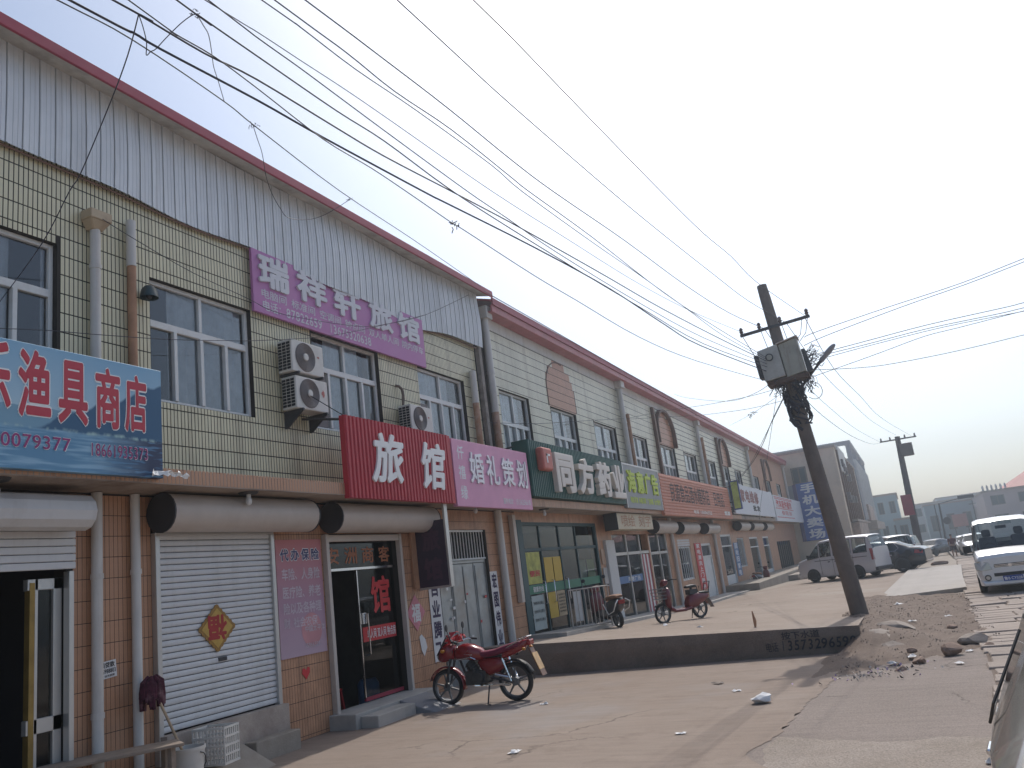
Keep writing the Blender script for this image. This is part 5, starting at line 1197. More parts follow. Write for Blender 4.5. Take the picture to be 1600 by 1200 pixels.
SED = [(0, .38, .5, .66, .70, .62, .70, .66, .60), (.1, .26, .5, .74, .78, .74, .82, .76, .68), (.6, .20, .5, .84, .90, .80, .88, .82, .74), (1.2, .18, .52, .92, .98, .82, .90, .85, .76), (1.75, .18, .54, .94, 1.38, .82, .90, .86, .60), (1.95, .18, .54, .95, 1.44, .82, .90, .86, .60),
       (2.55, .18, .54, .96, 1.475, .82, .90, .86, .61), (2.68, .18, .54, .96, 1.475, .82, .90, .86, .61), (3.45, .18, .54, .97, 1.40, .82, .90, .86, .60), (3.62, .18, .54, .97, 1.36, .82, .90, .86, .60), (4.15, .20, .56, .98, 1.10, .82, .89, .84, .66), (4.62, .26, .58, .94, 1.04, .80, .86, .80, .70), (4.80, .34, .6, .86, .92, .72, .78, .74, .68)]
def sedan(label, loc, rz, paint, name='parked_car', cat='car', group=None, fancy=False, glass_m=None):
    v = thing(name, label, cat, loc, rz, group); loft_body(v, SED, paint, glass_m or V_dark, {4, 5, 7} if True else {}, screens={3, 9})
    for x in (.95, 3.75):
        for s in (1, -1): arch(v, x, s*.903, .33, s).build('wheel_arch', M_black, v); wheel(v, x, s*.82, .33, .2, s, M_steelrim, 10)
    for s in (1, -1):
        lens(v, 'headlight', [(.05, s*.45, .58), (.12, s*.80, .6), (.5, s*.865, .72), (.45, s*.84, .80), (.1, s*.66, .74)], (-.015, s*.012, .0), M_headl)
        lens(v, 'tail_light', [(4.35, s*.875, .80), (4.70, s*.79, .76), (4.72, s*.74, .90), (4.40, s*.84, .96)], (.02, s*.02, 0), M_taill)
        p = MB(); p.box(1.72, 1.9, s*.92, s*1.06, .95, 1.08); p.build('mirror', paint, v, bevel=.03, seg=2)
        for x in (1.45, 2.61, 3.5):
            p = MB(); p.box(x-.005, x+.005, s*.897, s*.903, .26, .94); p.build('door_gap', M_black, v)
        for x in (2.42, 3.3):
            p = MB(); p.box(x-.09, x+.09, s*.905, s*.93, .80, .83); p.build('door_handle', M_chrome, v, bevel=.008)
        p = MB(); p.tube([(1.6, s*.862, .955), (2.6, s*.868, .975), (3.55, s*.868, .985), (3.72, s*.82, 1.10), (3.5, s*.655, 1.385)], .007, 5); p.build('chrome_trim', M_chrome, v)
        p = MB(); p.box(1.9, 2.2, min(s*.2, s*.62), max(s*.2, s*.62), .4, 1.1); p.build('seat', M_seat, v, bevel=.05)
    p = MB(); p.box(-.01, .06, -.45, .45, .50, .66); p.build('grille', M_darkmetal, v, bevel=.01)
    p = MB(); p.box(4.74, 4.82, -.75, .75, .40, .44); p.build('bumper_trim', M_chrome, v)
    return v
_c = Vector((-.51*1.1875, 35.55*1.1875)); _dir = math.atan2(-1.2, 2.6)
sedan('dark navy sedan parked beyond the grey white microvan, tail towards the road', (.62-4.8*math.cos(R(-12)), 43.6-4.8*math.sin(R(-12)), .0), R(-12), P_dark)
# near car at the right edge: only its left flank shows
v = None
P_bronze = car_paint('bronze_grey_paint', (.25, .225, .19), .22, .5)
sedan('bronze grey car at the right edge of the picture, close by', (.0, 0, 0), 0, P_bronze, name='near_car', glass_m=V_dark)
nc = [o for o in bpy.data.objects if o.name.startswith('near_car')][0]
nc.location = (1.46, 8.05, -.01)
for _o in [o for o in bpy.data.objects if o.parent == nc and o.name.startswith('mirror')]: bpy.data.objects.remove(_o); nc.rotation_euler = (0, 0, R(-90-7.2))
for _o in [o for o in bpy.data.objects if o.parent == nc and o.name.startswith('chrome_trim')]: _o.data.materials[0] = M_black
for _o in [o for o in bpy.data.objects if o.parent == nc and o.name.startswith('door_gap')]: bpy.data.objects.remove(_o)
for q in (.70,):
    p = MB(); p.box(.9, 4.3, -.915, -.900, q, q+.035); p.build('side_moulding', M_black, nc)
    p = MB(); p.box(.9, 4.3, .900, .915, q, q+.035); p.build('side_moulding', M_black, nc)
# far vehicles
microvan('pale grey minibus parked far down the street behind the second pole', (-3.4, 66.0, zr(66)), R(-14), P_cream, plate=False, group='vehicles far down the street')
microvan('white van parked at an angle beside the second pole', (-1.9, 57.5, zr(57)), R(-70), P_white, plate=False, group='vehicles far down the street')
for i, (x, y, a, pnt, lab) in enumerate(((4.1, 66, 92, P_silver, 'silver car far behind the oncoming van, nearest of the two'), (4.2, 78, 92, P_white, 'white car far behind the oncoming van, further of the two'), (.6, 84, 60, P_dark, 'dark car standing far off left of the walking person'))):
    sedan(lab, (x, y, zr(y)), R(a), pnt, group='vehicles far down the street')

# ------------------------------------------------------------------ red motorcycle (x forward, built at origin with the rear contact at x = 0)
def spoked_wheel(root, x, r, n=6, w_=.05, rimr=.72, solid=True, rim_m=None, y=0):
    t = MB(); t.lathe([(r*.80, -w_*.8), (r*.92, -w_), (r, -w_*.4), (r, w_*.4), (r*.92, w_), (r*.80, w_*.8), (r*.80, -w_*.8)], (x, y, r), 'Y', 26); o = t.build('wheel', M_black, root, smooth=True, ang=60)
    m = MB(); m.lathe([(r*.80, -w_*.6), (r*.74, -w_*.3), (r*.74, w_*.3), (r*.80, w_*.6)], (x, y, r), 'Y', 26); m.cyl((x, y-w_*.9, r), (x, y+w_*.9, r), r*.22, n=14)
    for i in range(n):
        a = 2*PI*i/n+.3; d = Vector((math.cos(a), 0, math.sin(a))); q = Vector((-d.z, 0, d.x))*r*.05; c = Vector((x, y, r))
        for s in (-1, 1): m.hexa([c+d*r*.15+q+Vector((0, -w_*.35, 0)), c+d*r*.15-q+Vector((0, -w_*.35, 0)), c+d*r*.15-q+Vector((0, w_*.35, 0)), c+d*r*.15+q+Vector((0, w_*.35, 0)), c+d*r*.76+q*.7+Vector((0, -w_*.3, 0)), c+d*r*.76-q*.7+Vector((0, -w_*.3, 0)), c+d*r*.76-q*.7+Vector((0, w_*.3, 0)), c+d*r*.76+q*.7+Vector((0, w_*.3, 0))]) if s > 0 else None
    m.build('rim', rim_m or M_greyrim, o, smooth=True, ang=30); return o
def fender(root, x, r, a0, a1, m, wd=.07, name='fender'):
    p = MB(); n = 14; P = []
    for i in range(n+1):
        a = R(a0+(a1-a0)*i/n)
        for y, k in ((-wd, .95), (-wd*.6, 1.0), (0, 1.015), (wd*.6, 1.0), (wd, .95)): P.append((x+(r)*k*math.cos(a), y, r*0+root_r[0]+(r)*k*math.sin(a)))
    p.add(P, [(i*5+j, i*5+j+1, (i+1)*5+j+1, (i+1)*5+j) for i in range(n) for j in range(4)]); o = p.build(name, m, root, smooth=True, ang=80); s = o.modifiers.new('thick', 'SOLIDIFY'); s.thickness = .006; return o
root_r = [.30]
P_mred = mat('motorcycle_red', (.22, .006, .010), .25, var=.05, coat=.5); M_redseat = mat('maroon_seat_cover', (.16, .012, .04), .75, var=.1); M_engine = mat('dark_engine_alloy', (.07, .07, .07), .5, metal=.6, var=.25, scale=12)
mo = thing('red_motorcycle', 'red motorcycle on its side stand in front of the steel door', 'motorcycle', (-6.22, 12.60, 0), R(183)); mo.rotation_euler = (R(0), 0, R(183))
WB = 1.24
spoked_wheel(mo, 0, .30, 5); spoked_wheel(mo, WB, .29, 6); root_r[0] = .29; fender(mo, WB, .335, 20, 190, P_mred, .075); root_r[0] = .30; fender(mo, 0, .345, 25, 165, M_black, .08, 'rear_guard')
def hull(root, name, secs, m, n=14, ang=60, parent=None):   # secs: (x, zc, half height, half width)
    p = MB(); P = []
    for (x, zc_, hh, hw) in secs:
        for i in range(n):
            a = 2*PI*i/n; c, s = math.cos(a), math.sin(a); e = .7
            P.append((x, hw*math.copysign(abs(c)**e, c), zc_+hh*math.copysign(abs(s)**e, s)))
    k = len(secs); p.add(P, [(i*n+j, i*n+(j+1) % n, (i+1)*n+(j+1) % n, (i+1)*n+j) for i in range(k-1) for j in range(n)]+[tuple(range(n))[::-1], tuple((k-1)*n+j for j in range(n))])
    return p.build(name, m, parent or root, smooth=True, ang=ang)
hull(mo, 'fuel_tank', [(.50, .74, .06, .06), (.56, .77, .10, .12), (.70, .81, .13, .155), (.84, .835, .13, .16), (.96, .82, .12, .135), (1.04, .79, .07, .08)], P_mred)
hull(mo, 'seat', [(-.20, .88, .035, .09), (-.12, .87, .055, .115), (.1, .82, .06, .125), (.3, .775, .055, .13), (.48, .76, .055, .12), (.60, .78, .05, .09)], M_redseat)
hull(mo, 'side_panel', [(.12, .60, .05, .10), (.25, .58, .12, .12), (.42, .56, .15, .12), (.55, .60, .10, .10), (.62, .64, .03, .06)], P_mred)
hull(mo, 'tail_cowl', [(-.32, .90, .03, .06), (-.22, .86, .08, .10), (-.05, .78, .07, .11), (.15, .72, .05, .11)], P_mred)
hull(mo, 'fairing', [(1.02, .83, .10, .09), (1.10, .86, .14, .15), (1.20, .84, .15, .16), (1.30, .80, .11, .11), (1.35, .77, .05, .06)], P_mred)
p = MB(); p.hexa([(1.20, -.13, .96), (1.36, -.11, .80), (1.36, .11, .80), (1.20, .13, .96), (1.14, -.10, 1.10), (1.16, -.1, 1.10), (1.16, .1, 1.10), (1.14, .10, 1.10)]); p.build('windscreen', mat('smoked_screen', (.03, .03, .035), .15), mo, bevel=.02)
p = MB(); p.lathe([(.001, .0), (.06, .0), (.085, -.05)], (1.36, 0, .79), 'X', 16); p.build('headlight', M_headl, mo, smooth=True)
p = MB()
for s in (-1, 1): p.cyl((WB, s*.085, .29), (WB-.17, s*.085, .84), .02, n=8); p.cyl((WB-.12, s*.085, .68), (WB-.18, s*.085, .90), .026, n=8)
p.box(WB-.2, WB-.13, -.11, .11, .83, .87); p.build('front_fork', M_darkmetal, mo, smooth=True)
p = MB(); p.tube([(.86, .37, 1.0), (.94, .30, 1.02), (1.04, .14, .99), (1.05, 0, .96), (1.04, -.14, .99), (.94, -.30, 1.02), (.86, -.37, 1.0)], .013, 7); p.build('handlebar', M_chrome, mo, smooth=True)
for s in (-1, 1):
    p = MB(); p.cyl((.80, s*.39, .995), (.92, s*.335, 1.02), .019, n=9); p.build('grip', M_black, mo, smooth=True); p = MB(); p.tube([(.98, s*.24, 1.02), (1.0, s*.27, 1.12), (1.01, s*.30, 1.22)], .006, 5); o = p.build('mirror', M_black, mo); p = MB(); p.ell((1.01, s*.31, 1.25), (.012, .05, .06)); p.build('mirror_glass', M_black, o)
    p = MB(); p.ell((1.18, s*.20, .88), (.04, .04, .028)); p.build('indicator', mat('amber_lens', (.5, .2, .02), .3), mo, smooth=True); p = MB(); p.ell((-.27, s*.16, .80), (.035, .035, .025)); p.build('indicator', mat('amber_lens', (.5, .2, .02), .3), mo, smooth=True)
# red cloth bundle and cover on the bars
rr = random.Random(5); p = MB()
for i in range(26):
    c = Vector((.98+rr.uniform(-.10, .08), rr.uniform(-.16, .22), 1.02+rr.uniform(-.02, .13))); d = [Vector((rr.uniform(-.06, .06), rr.uniform(-.06, .06), rr.uniform(-.05, .06))) for _ in range(4)]; p.add([c+q for q in d], [(0, 1, 2), (0, 2, 3), (0, 3, 1), (1, 3, 2)])
p.build('red_ribbon', mat('red_ribbon_cloth', (.42, .02, .03), .6), mo)
p = MB(); p.box(.48, .86, -.10, .10, .30, .52); p.cyl((.66, 0, .45), (.80, 0, .66), .085, n=12); 
for k in range(5): p.cyl((.69+.025*k, 0, .50+.035*k), (.70+.025*k, 0, .51+.035*k), .105, n=14)
p.cyl((.62, -.14, .40), (.62, .14, .40), .10, n=16); p.build('engine', M_engine, mo, bevel=.01)
p = MB(); p.tube([(.84, -.08, .58), (.92, -.11, .42), (.80, -.14, .26), (.4, -.15, .25), (.1, -.16, .28)], .022, 8); p.cyl((.22, -.16, .27), (-.25, -.17, .33), .045, .05, n=12); p.build('exhaust', M_chrome, mo, smooth=True)
p = MB(); p.tube([(1.02, 0, .86), (.9, 0, .5), (.62, 0, .28), (.42, 0, .34), (.3, 0, .62)], .022, 7); p.tube([(1.02, 0, .82), (.5, 0, .70), (-.1, 0, .72)], .02, 7)
for s in (-1, 1): p.tube([(.40, s*.10, .40), (0, s*.10, .30)], .018, 6)
p.build('frame', M_darkmetal, mo, smooth=True)
for s in (-1, 1):
    p = MB(); p.cyl((.02, s*.13, .32), (.14, s*.13, .68), .022, n=8)
    p.tube([(.02+.12*i/40+.028*math.cos(i*1.1)*.3, s*.13+.032*math.sin(i*1.1), .36+.28*i/40) for i in range(41)], .006, 4); p.build('rear_shock', M_chrome, mo, smooth=True)
p = MB(); p.tube([(.06, .11, .38), (.30, .11, .44)], .03, 8); p.tube([(.05, .115, .26), (.35, .115, .30)], .02, 6); p.build('chain_cover', M_chrome, mo, smooth=True)
# rear rack, light, long mudflap with a plate
p = MB()
for s in (-1, 1): p.tube([(.14, s*.11, .80), (-.1, s*.12, .90), (-.32, s*.10, .98), (-.36, 0, .985)], .010, 6)
for x in (-.3, -.22, -.14): p.tube([(x, -.11, .95+(-.14-x)*.2), (x, .11, .95+(-.14-x)*.2)], .008, 5)
p.build('rear_rack', M_chrome, mo, smooth=True)
p = MB(); p.box(-.36, -.30, -.10, .10, .84, .93); p.build('tail_light', M_taill, mo, bevel=.015)
p = MB(); p.hexa([(-.52, -.10, .36), (-.50, -.10, .36), (-.50, .10, .36), (-.52, .10, .36), (-.34, -.08, .80), (-.31, -.08, .80), (-.31, .08, .80), (-.34, .08, .80)]); p.build('mudflap', mat('worn_mudflap', (.16, .08, .05), .45, var=.3, scale=8), mo)
p = MB(); p.hexa([(-.485, -.11, .46), (-.475, -.11, .46), (-.475, .11, .46), (-.485, .11, .46), (-.385, -.11, .72), (-.375, -.11, .72), (-.375, .11, .72), (-.385, .11, .72)]); p.build('number_plate', mat('yellow_brown_plate', (.50, .30, .12), .35, metal=.3, var=.3, scale=10), mo)
p = MB(); p.tube([(.42, .13, .28), (.40, .30, .015), (.34, .33, .012)], .013, 6); p.build('side_stand', M_darkmetal, mo)
p = MB(); p.tube([(.50, -.28, .33), (.50, .28, .33)], .013, 6)
for s in (-1, 1): p.cyl((.50, s*.17, .33), (.50, s*.29, .33), .022, n=8)
p.build('foot_peg', M_black, mo); p = MB(); p.tube([(.66, .165, .78), (.80, .17, .80), (.72, .168, .86)], .006, 4); p.build('tank_emblem', M_chrome, mo)
p = MB(); p.tube([(1.0, .15, .73), (.85, .165, .725), (.70, .16, .745), (.62, .14, .70)], .010, 5); p.build('tank_stripe', M_chrome, mo)

# ------------------------------------------------------------------ electric bike and scooter on the terrace
P_maroon = mat('maroon_plastic', (.15, .012, .02), .3, var=.06, coat=.5)
def ebike():
    e = thing('electric_bike', 'maroon electric bike with front basket standing alone on the terrace', 'electric bike', (0, 0, 0))
    spoked_wheel(e, 0, .24, 5, .04); spoked_wheel(e, 1.15, .24, 6, .035); root_r[0] = .24; fender(e, 1.15, .275, 40, 175, M_black, .05); fender(e, 0, .28, 20, 165, P_maroon, .07)
    p = MB(); p.tube([(1.15, 0, .24), (1.06, 0, .52), (.96, 0, .86), (.92, 0, 1.0)], .026, 8); p.build('steering_column', M_darkmetal, e, smooth=True)
    hull(e, 'leg_shield', [(.88, .62, .20, .04), (.93, .60, .26, .14), (.99, .60, .24, .15), (1.04, .60, .16, .10)], P_maroon)
    hull(e, 'footboard', [(.28, .30, .05, .12), (.5, .26, .04, .13), (.8, .27, .04, .13), (.93, .36, .08, .11)], P_maroon)
    hull(e, 'rear_body', [(-.28, .52, .05, .08), (-.12, .50, .12, .13), (.12, .46, .18, .15), (.30, .42, .17, .14), (.38, .38, .10, .10)], P_maroon)
    hull(e, 'seat', [(.04, .79, .03, .06), (.12, .80, .04, .10), (.24, .80, .04, .12), (.34, .79, .03, .07)], M_black)
    hull(e, 'rear_seat', [(-.32, .60, .025, .08), (-.2, .61, .035, .11), (.0, .61, .035, .11)], M_black)
    p = MB(); p.cyl((.18, 0, .58), (.18, 0, .78), .03, n=8); p.box(.06, .30, -.09, .09, .60, .72); p.build('seat_post', M_darkmetal, e)
    p = MB(); p.tube([(-.28, .10, .62), (-.36, .10, .86), (-.36, -.10, .86), (-.28, -.10, .62)], .012, 6); p.tube([(-.02, .0, .62), (-.04, .05, .78), (-.04, -.05, .78)], .012, 6, True); p.build('back_rest', M_black, e)
    p = MB(); p.tube([(.80, .30, 1.02), (.88, .18, 1.03), (.93, 0, .99), (.88, -.18, 1.03), (.80, -.30, 1.02)], .013, 6); p.build('handlebar', M_black, e); hull(e, 'headlight_cowl', [(.90, .98, .05, .06), (.98, .97, .08, .10), (1.05, .94, .06, .08)], P_maroon)
    p = MB()
    for k in range(7):
        q = -.15+.05*k; p.tube([(1.06, q, .84), (1.08, q, .58), (1.28, q, .58), (1.34, q, .84)], .004, 4)
    for z in (.60, .68, .76, .84): p.tube([(1.06, -.15, z), (1.06, .15, z), (1.28+.06*(z-.58)/.26, .15, z), (1.28+.06*(z-.58)/.26, -.15, z)], .005, 4, True)
    p.build('basket', mat('grey_wire', (.2, .2, .2), .5), e)
    p = MB(); p.tube([(.2, .05, .22), (.16, .16, .02), (.06, .17, .02)], .012, 5); p.tube([(.2, -.05, .22), (.16, -.16, .02)], .012, 5); p.build('center_stand', M_darkmetal, e)
    p = MB(); p.hexa([(-.42, -.07, .22), (-.41, -.07, .22), (-.41, .07, .22), (-.42, .07, .22), (-.30, -.07, .46), (-.28, -.07, .46), (-.28, .07, .46), (-.30, .07, .46)]); p.build('mudflap', M_acgrey, e); p = MB(); p.ell((-.30, 0, .54), (.03, .06, .03)); p.build('tail_light', M_taill, e)
    return e
e = ebike(); e.location = (-5.12, 21.25, zt(-5.2, 21.0)-.005); e.rotation_euler = (0, 0, math.atan2(20.45-21.3, -5.95+5.05)+.15)
def scooter():
    e = thing('scooter', 'dark scooter with white trim and brown seat cover behind the crowd barrier', 'scooter', (0, 0, 0))
    spoked_wheel(e, 0, .22, 5, .055); spoked_wheel(e, 1.2, .22, 5, .05)
    hull(e, 'body', [(-.38, .62, .06, .08), (-.25, .58, .14, .15), (.0, .52, .20, .18), (.25, .46, .20, .18), (.40, .40, .12, .14)], mat('dark_grey_plastic', (.05, .05, .06), .3, coat=.4))
    hull(e, 'seat', [(-.35, .76, .03, .09), (-.2, .77, .05, .14), (.1, .75, .06, .15), (.35, .72, .05, .12), (.42, .70, .02, .06)], mat('brown_seat_cover', (.24, .13, .08), .8, var=.2))
    hull(e, 'footboard', [(.35, .28, .06, .15), (.7, .26, .05, .16), (.95, .34, .10, .14)], M_black); hull(e, 'leg_shield', [(.93, .60, .22, .05), (1.0, .60, .30, .18), (1.08, .60, .26, .18), (1.14, .58, .14, .10)], P_maroon)
    hull(e, 'front_cowl', [(.92, .98, .04, .08), (1.0, .98, .09, .14), (1.08, .95, .07, .10)], P_maroon); root_r[0] = .22; fender(e, 1.2, .26, 20, 160, P_maroon, .06)
    p = MB(); p.tube([(1.2, 0, .22), (1.02, 0, .95)], .03, 8); p.build('steering_column', M_darkmetal, e)
    p = MB(); p.tube([(.82, .36, 1.03), (.92, .2, 1.05), (.98, 0, 1.0), (.92, -.2, 1.05), (.82, -.36, 1.03)], .014, 6); p.build('handlebar', M_black, e)
    for s in (-1, 1):
        p = MB(); p.tube([(.92, s*.22, 1.05), (.95, s*.28, 1.2)], .006, 5); p.ell((.95, s*.30, 1.25), (.015, .06, .05)); p.build('mirror', M_black, e)
        p = MB(); p.tube([(-.42, s*.10, .70), (-.46, s*.20, .62), (-.30, s*.22, .44), (.02, s*.22, .36), (.22, s*.22, .62)], .014, 6); p.build('side_rail', M_white, e, smooth=True)
    p = MB(); p.box(-.42, -.38, -.09, .09, .58, .68); p.build('tail_light', M_taill, e, bevel=.01); return e
s_ = scooter(); s_.location = (-6.98, 20.35, zt(-7, 20.6)); s_.rotation_euler = (R(-5), 0, R(135))
s2 = copy_tree(s_); s2['label'] = 'second dark scooter further back along the shop fronts'
bpy.data.objects.remove(s2) if False else None
s2.location = (-7.9, 47.0, zt(-7.5, 47)); s2.rotation_euler = (0, 0, R(70))
# crowd barrier
t = thing('crowd_barrier', 'pale steel crowd barrier folded by the pharmacy front beside the scooter', 'barrier', (-7.95, 19.65, zt(-7.9, 19.7)+.0), R(42))
M_bar = mat('pale_steel_tube', (.50, .46, .42), .45, metal=.3)
p = MB(); p.tube([(0, 0, .05), (0, 0, 1.02), (1.05, 0, 1.02), (1.05, 0, .05)], .022, 8); p.tube([(0, 0, .12), (1.05, 0, .12)], .018, 7); p.build('frame', M_bar, t, smooth=True)
for k in range(1, 10):
    p = MB(); p.cyl((.105*k, 0, .12), (.105*k, 0, 1.02), .011, n=6); p.build('bar', M_bar, t)
p = MB(); p.box(.12, .32, .03, .05, .25, .98); p.build('plate', M_upvc, t)

# ------------------------------------------------------------------ poles
M_pole = mat('weathered_concrete_pole', (.165, .135, .115), .9, var=.2, scale=3, bump=.3, dirt=(.07, .055, .05), dirt_amt=.6, dscale=1.0, streak=.8)
M_cab = mat('grey_olive_cabinet', (.36, .35, .29), .5, var=.12, dirt=(.16, .1, .07), dirt_amt=.7, dscale=2.5, streak=.5); M_cable = mat('black_cable', (.03, .03, .045), .6)
M_ins = mat('brown_insulator', (.09, .06, .06), .3)
pole = thing('utility_pole', 'leaning concrete utility pole with metal cabinets, crossarm and tangled cables', 'utility pole', (-1.21, 18.5, .30))
def loc(p, o): return (p[0]-o.location.x, p[1]-o.location.y, p[2]-o.location.z)
PB, PT = Vector((-1.21, 18.5, .0)), Vector((-1.82, 18.5, 7.62))
def pa(z, dx=0, dy=0): f = z/7.62; q = PB.lerp(PT, f); return (q.x+dx-pole.location.x, q.y+dy-pole.location.y, z-pole.location.z)
p = MB(); p.tube([pa(0), pa(2.5), pa(5), pa(7.3), pa(7.62)], [.178, .158, .136, .118, .108], 18); p.build('shaft', M_pole, pole, smooth=True, ang=50)
p = MB(); p.hexa([pa(6.52, -.74, -.15), pa(6.62, .79, -.15), pa(6.62, .79, -.09), pa(6.52, -.74, -.09), pa(6.58, -.74, -.15), pa(6.68, .79, -.15), pa(6.68, .79, -.09), pa(6.58, -.74, -.09)]); ca = p.build('crossarm', M_darkmetal, pole)
for dx in (-.70, -.30, .16, .74):
    z = 6.58+.065*(dx+.74); p = MB(); q = Vector(pa(z, dx, -.12)); p.lathe([(.015, 0), (.035, .02), (.045, .06), (.03, .08), (.045, .11), (.02, .15), (.001, .155)], q, 'Z', 10); p.build('insulator', M_ins, pole, smooth=True)
# cabinets
p = MB(); p.box(-.40, -.02, -.44, -.16, 5.10, 5.80)
b = Vector(pa(0)); cb = MB(); cb.hexa([pa(5.35, -.46, -.45), pa(5.40, -.02, -.45), pa(5.40, -.02, -.15), pa(5.35, -.46, -.15), pa(6.05, -.46, -.45), pa(6.12, -.02, -.45), pa(6.12, -.02, -.15), pa(6.05, -.46, -.15)]); c1 = cb.build('grey_cabinet', mat('grey_meter_cabinet', (.46, .46, .42), .5, var=.08, dirt=(.15, .12, .1), dirt_amt=.5), pole, bevel=.012)
cb = MB(); cb.cyl(pa(5.86, -.24, -.45), pa(5.86, -.24, -.465), .085, n=18); cb.build('dial', M_darkmetal, c1); cb = MB(); cb.cyl(pa(5.86, -.24, -.465), pa(5.86, -.24, -.468), .06, n=18); cb.build('dial_glass', M_cab, c1)
cb = MB(); cb.box(*[0]*6) if False else None
cb = MB(); cb.hexa([pa(5.30, -.44, -.44), pa(5.30, -.05, -.46), pa(5.30, -.05, -.457), pa(5.30, -.44, -.437), pa(5.34, -.44, -.44), pa(5.34, -.05, -.46), pa(5.34, -.05, -.457), pa(5.34, -.44, -.437)]) if False else None
cb = MB(); cb.hexa([pa(5.36, .0, -.42), pa(5.42, .40, -.42), pa(5.42, .40, .0), pa(5.36, .0, .0), pa(6.10, .0, -.42), pa(6.18, .40, -.42), pa(6.18, .40, .0), pa(6.10, .0, .0)]); c2 = cb.build('olive_cabinet', M_cab, pole, bevel=.012)
cb = MB(); cb.hexa([pa(6.11, -.04, -.47), pa(6.20, .43, -.47), pa(6.20, .43, .02), pa(6.11, -.04, .02), pa(6.13, -.04, -.47), pa(6.22, .43, -.47), pa(6.22, .43, .02), pa(6.13, -.04, .02)]); cb.build('lid', M_shutbox, c2)
cb = MB(); cb.hexa([pa(5.25, -.44, -.42), pa(5.30, .44, -.42), pa(5.30, .44, .05), pa(5.25, -.44, .05), pa(5.34, -.44, -.42), pa(5.39, .44, -.42), pa(5.39, .44, .05), pa(5.34, -.44, .05)]); cb.build('bracket_tray', mat('rusty_bracket', (.10, .06, .045), .8), pole)
cb = MB(); cb.hexa([pa(5.45, -.56, -.40), pa(5.45, -.47, -.40), pa(5.45, -.47, -.1), pa(5.45, -.56, -.1), pa(5.98, -.56, -.40), pa(5.98, -.47, -.40), pa(5.98, -.47, -.1), pa(5.98, -.56, -.1)]); cb.build('connector_block', M_darkmetal, pole, bevel=.01)
cb = MB(); cb.hexa([pa(5.40, .42, -.35), pa(5.42, .54, -.35), pa(5.42, .54, -.05), pa(5.40, .42, -.05), pa(5.92, .42, -.35), pa(5.92, .50, -.35), pa(5.92, .50, -.05), pa(5.92, .42, -.05)]); cb.build('connector_block', M_darkmetal, pole, bevel=.01)
# wound cable mass under the cabinets, loose loops
rw = random.Random(6); cb = MB()
for k in range(42):
    z0 = rw.uniform(4.75, 5.38); z1 = z0-rw.uniform(.2, .7); a0 = rw.uniform(0, 2*PI); P = []
    for i in range(8):
        f = i/7; a = a0+f*rw.uniform(.5, 2.2); rr = .165+.05*rw.random()+.04*math.sin(f*PI); P.append(pa(max(4.35, z0+(z1-z0)*f), rr*math.cos(a), rr*math.sin(a)))
    cb.tube(P, rw.uniform(.012, .024), 5)
for k in range(70):
    q = Vector(pa(rw.uniform(5.2, 5.36), rw.uniform(-.42, .5), rw.uniform(-.45, .05))); P = [q]
    for i in range(5): q = q+Vector((rw.uniform(-.06, .06), rw.uniform(-.05, .05), rw.uniform(-.10, .035))); P.append(q)
    cb.tube(P, rw.uniform(.004, .010), 4)
for k in range(26):
    q = Vector(pa(rw.uniform(5.5, 5.95), .50, rw.uniform(-.3, 0))); P = [q]
    for i in range(6): q = q+Vector((rw.uniform(-.01, .08), rw.uniform(-.04, .04), rw.uniform(-.06, .08))); P.append(q)
    cb.tube(P, rw.uniform(.004, .009), 4)
cb.build('cable_tangle', M_cable, pole)
cb = MB(); cb.tube([pa(4.95, -.15, -.14), pa(4.6, -.19, -.16), pa(4.35, -.14, -.15), pa(4.22, -.02, -.14)], .035, 7); cb.tube([pa(5.2, .2, -.1)]+[pa(5.02+.19*math.sin(a), .42+.17*math.cos(a), -.12) for a in [PI-.2-i*.45 for i in range(13)]], .007, 5); cb.build('cable_loop', M_cable, pole, smooth=True)
for i, (dx, z) in enumerate(((-.70, 6.55), (-.28, 6.56), (.18, 6.6), (.62, 6.62), (.74, 6.63))):
    cb = MB(); a = Vector(pa(z, dx, -.13)); e2 = Vector(pa(6.1 if i > 1 else 5.6, (.1, .12, .2, .35, .45)[i] if i > 1 else (-.42, -.2)[i], -.3)); m_ = (a+e2)/2+Vector((.03, -.05, -.1)); cb.tube([a, m_, e2], .007, 5); cb.build('jumper_wire', M_cable, pole)
# street lamp on an arm
lamp = thing('street_lamp', 'grey street lamp head on a slanting arm off the leaning pole', 'street lamp', (-1.42, 18.4, 5.2))
cb = MB(); cb.tube([loc((-1.52, 18.42, 5.05), lamp), loc((-1.33, 18.4, 5.24), lamp), loc((-.90, 18.3, 5.62), lamp)], .028, 8); cb.build('arm', M_darkmetal, lamp, smooth=True)
a = Vector(loc((-.92, 18.3, 5.60), lamp)); e2 = Vector(loc((-.58, 18.2, 5.88), lamp)); d = (e2-a); cb = MB(); n = 14; q = d.to_track_quat('Z', 'Y')
for i, (f, r1, r2) in enumerate(((-.12, .03, .03), (0, .055, .045), (.02, .065, .05), (.35, .065, .05), (.5, .10, .055), (.75, .09, .05), (.95, .05, .04), (1.0, .02, .02))):
    for k in range(n): cb.v.append(tuple(a+d*f+q @ Vector((r1*math.cos(2*PI*k/n), r2*math.sin(2*PI*k/n), 0))))
cb.f = [(i*n+k, i*n+(k+1) % n, (i+1)*n+(k+1) % n, (i+1)*n+k) for i in range(7) for k in range(n)]; cb.m = [0]*len(cb.f)
cb.build('lamp_head', mat('bluish_grey_lamp', (.25, .27, .32), .35, metal=.3), lamp, smooth=True)

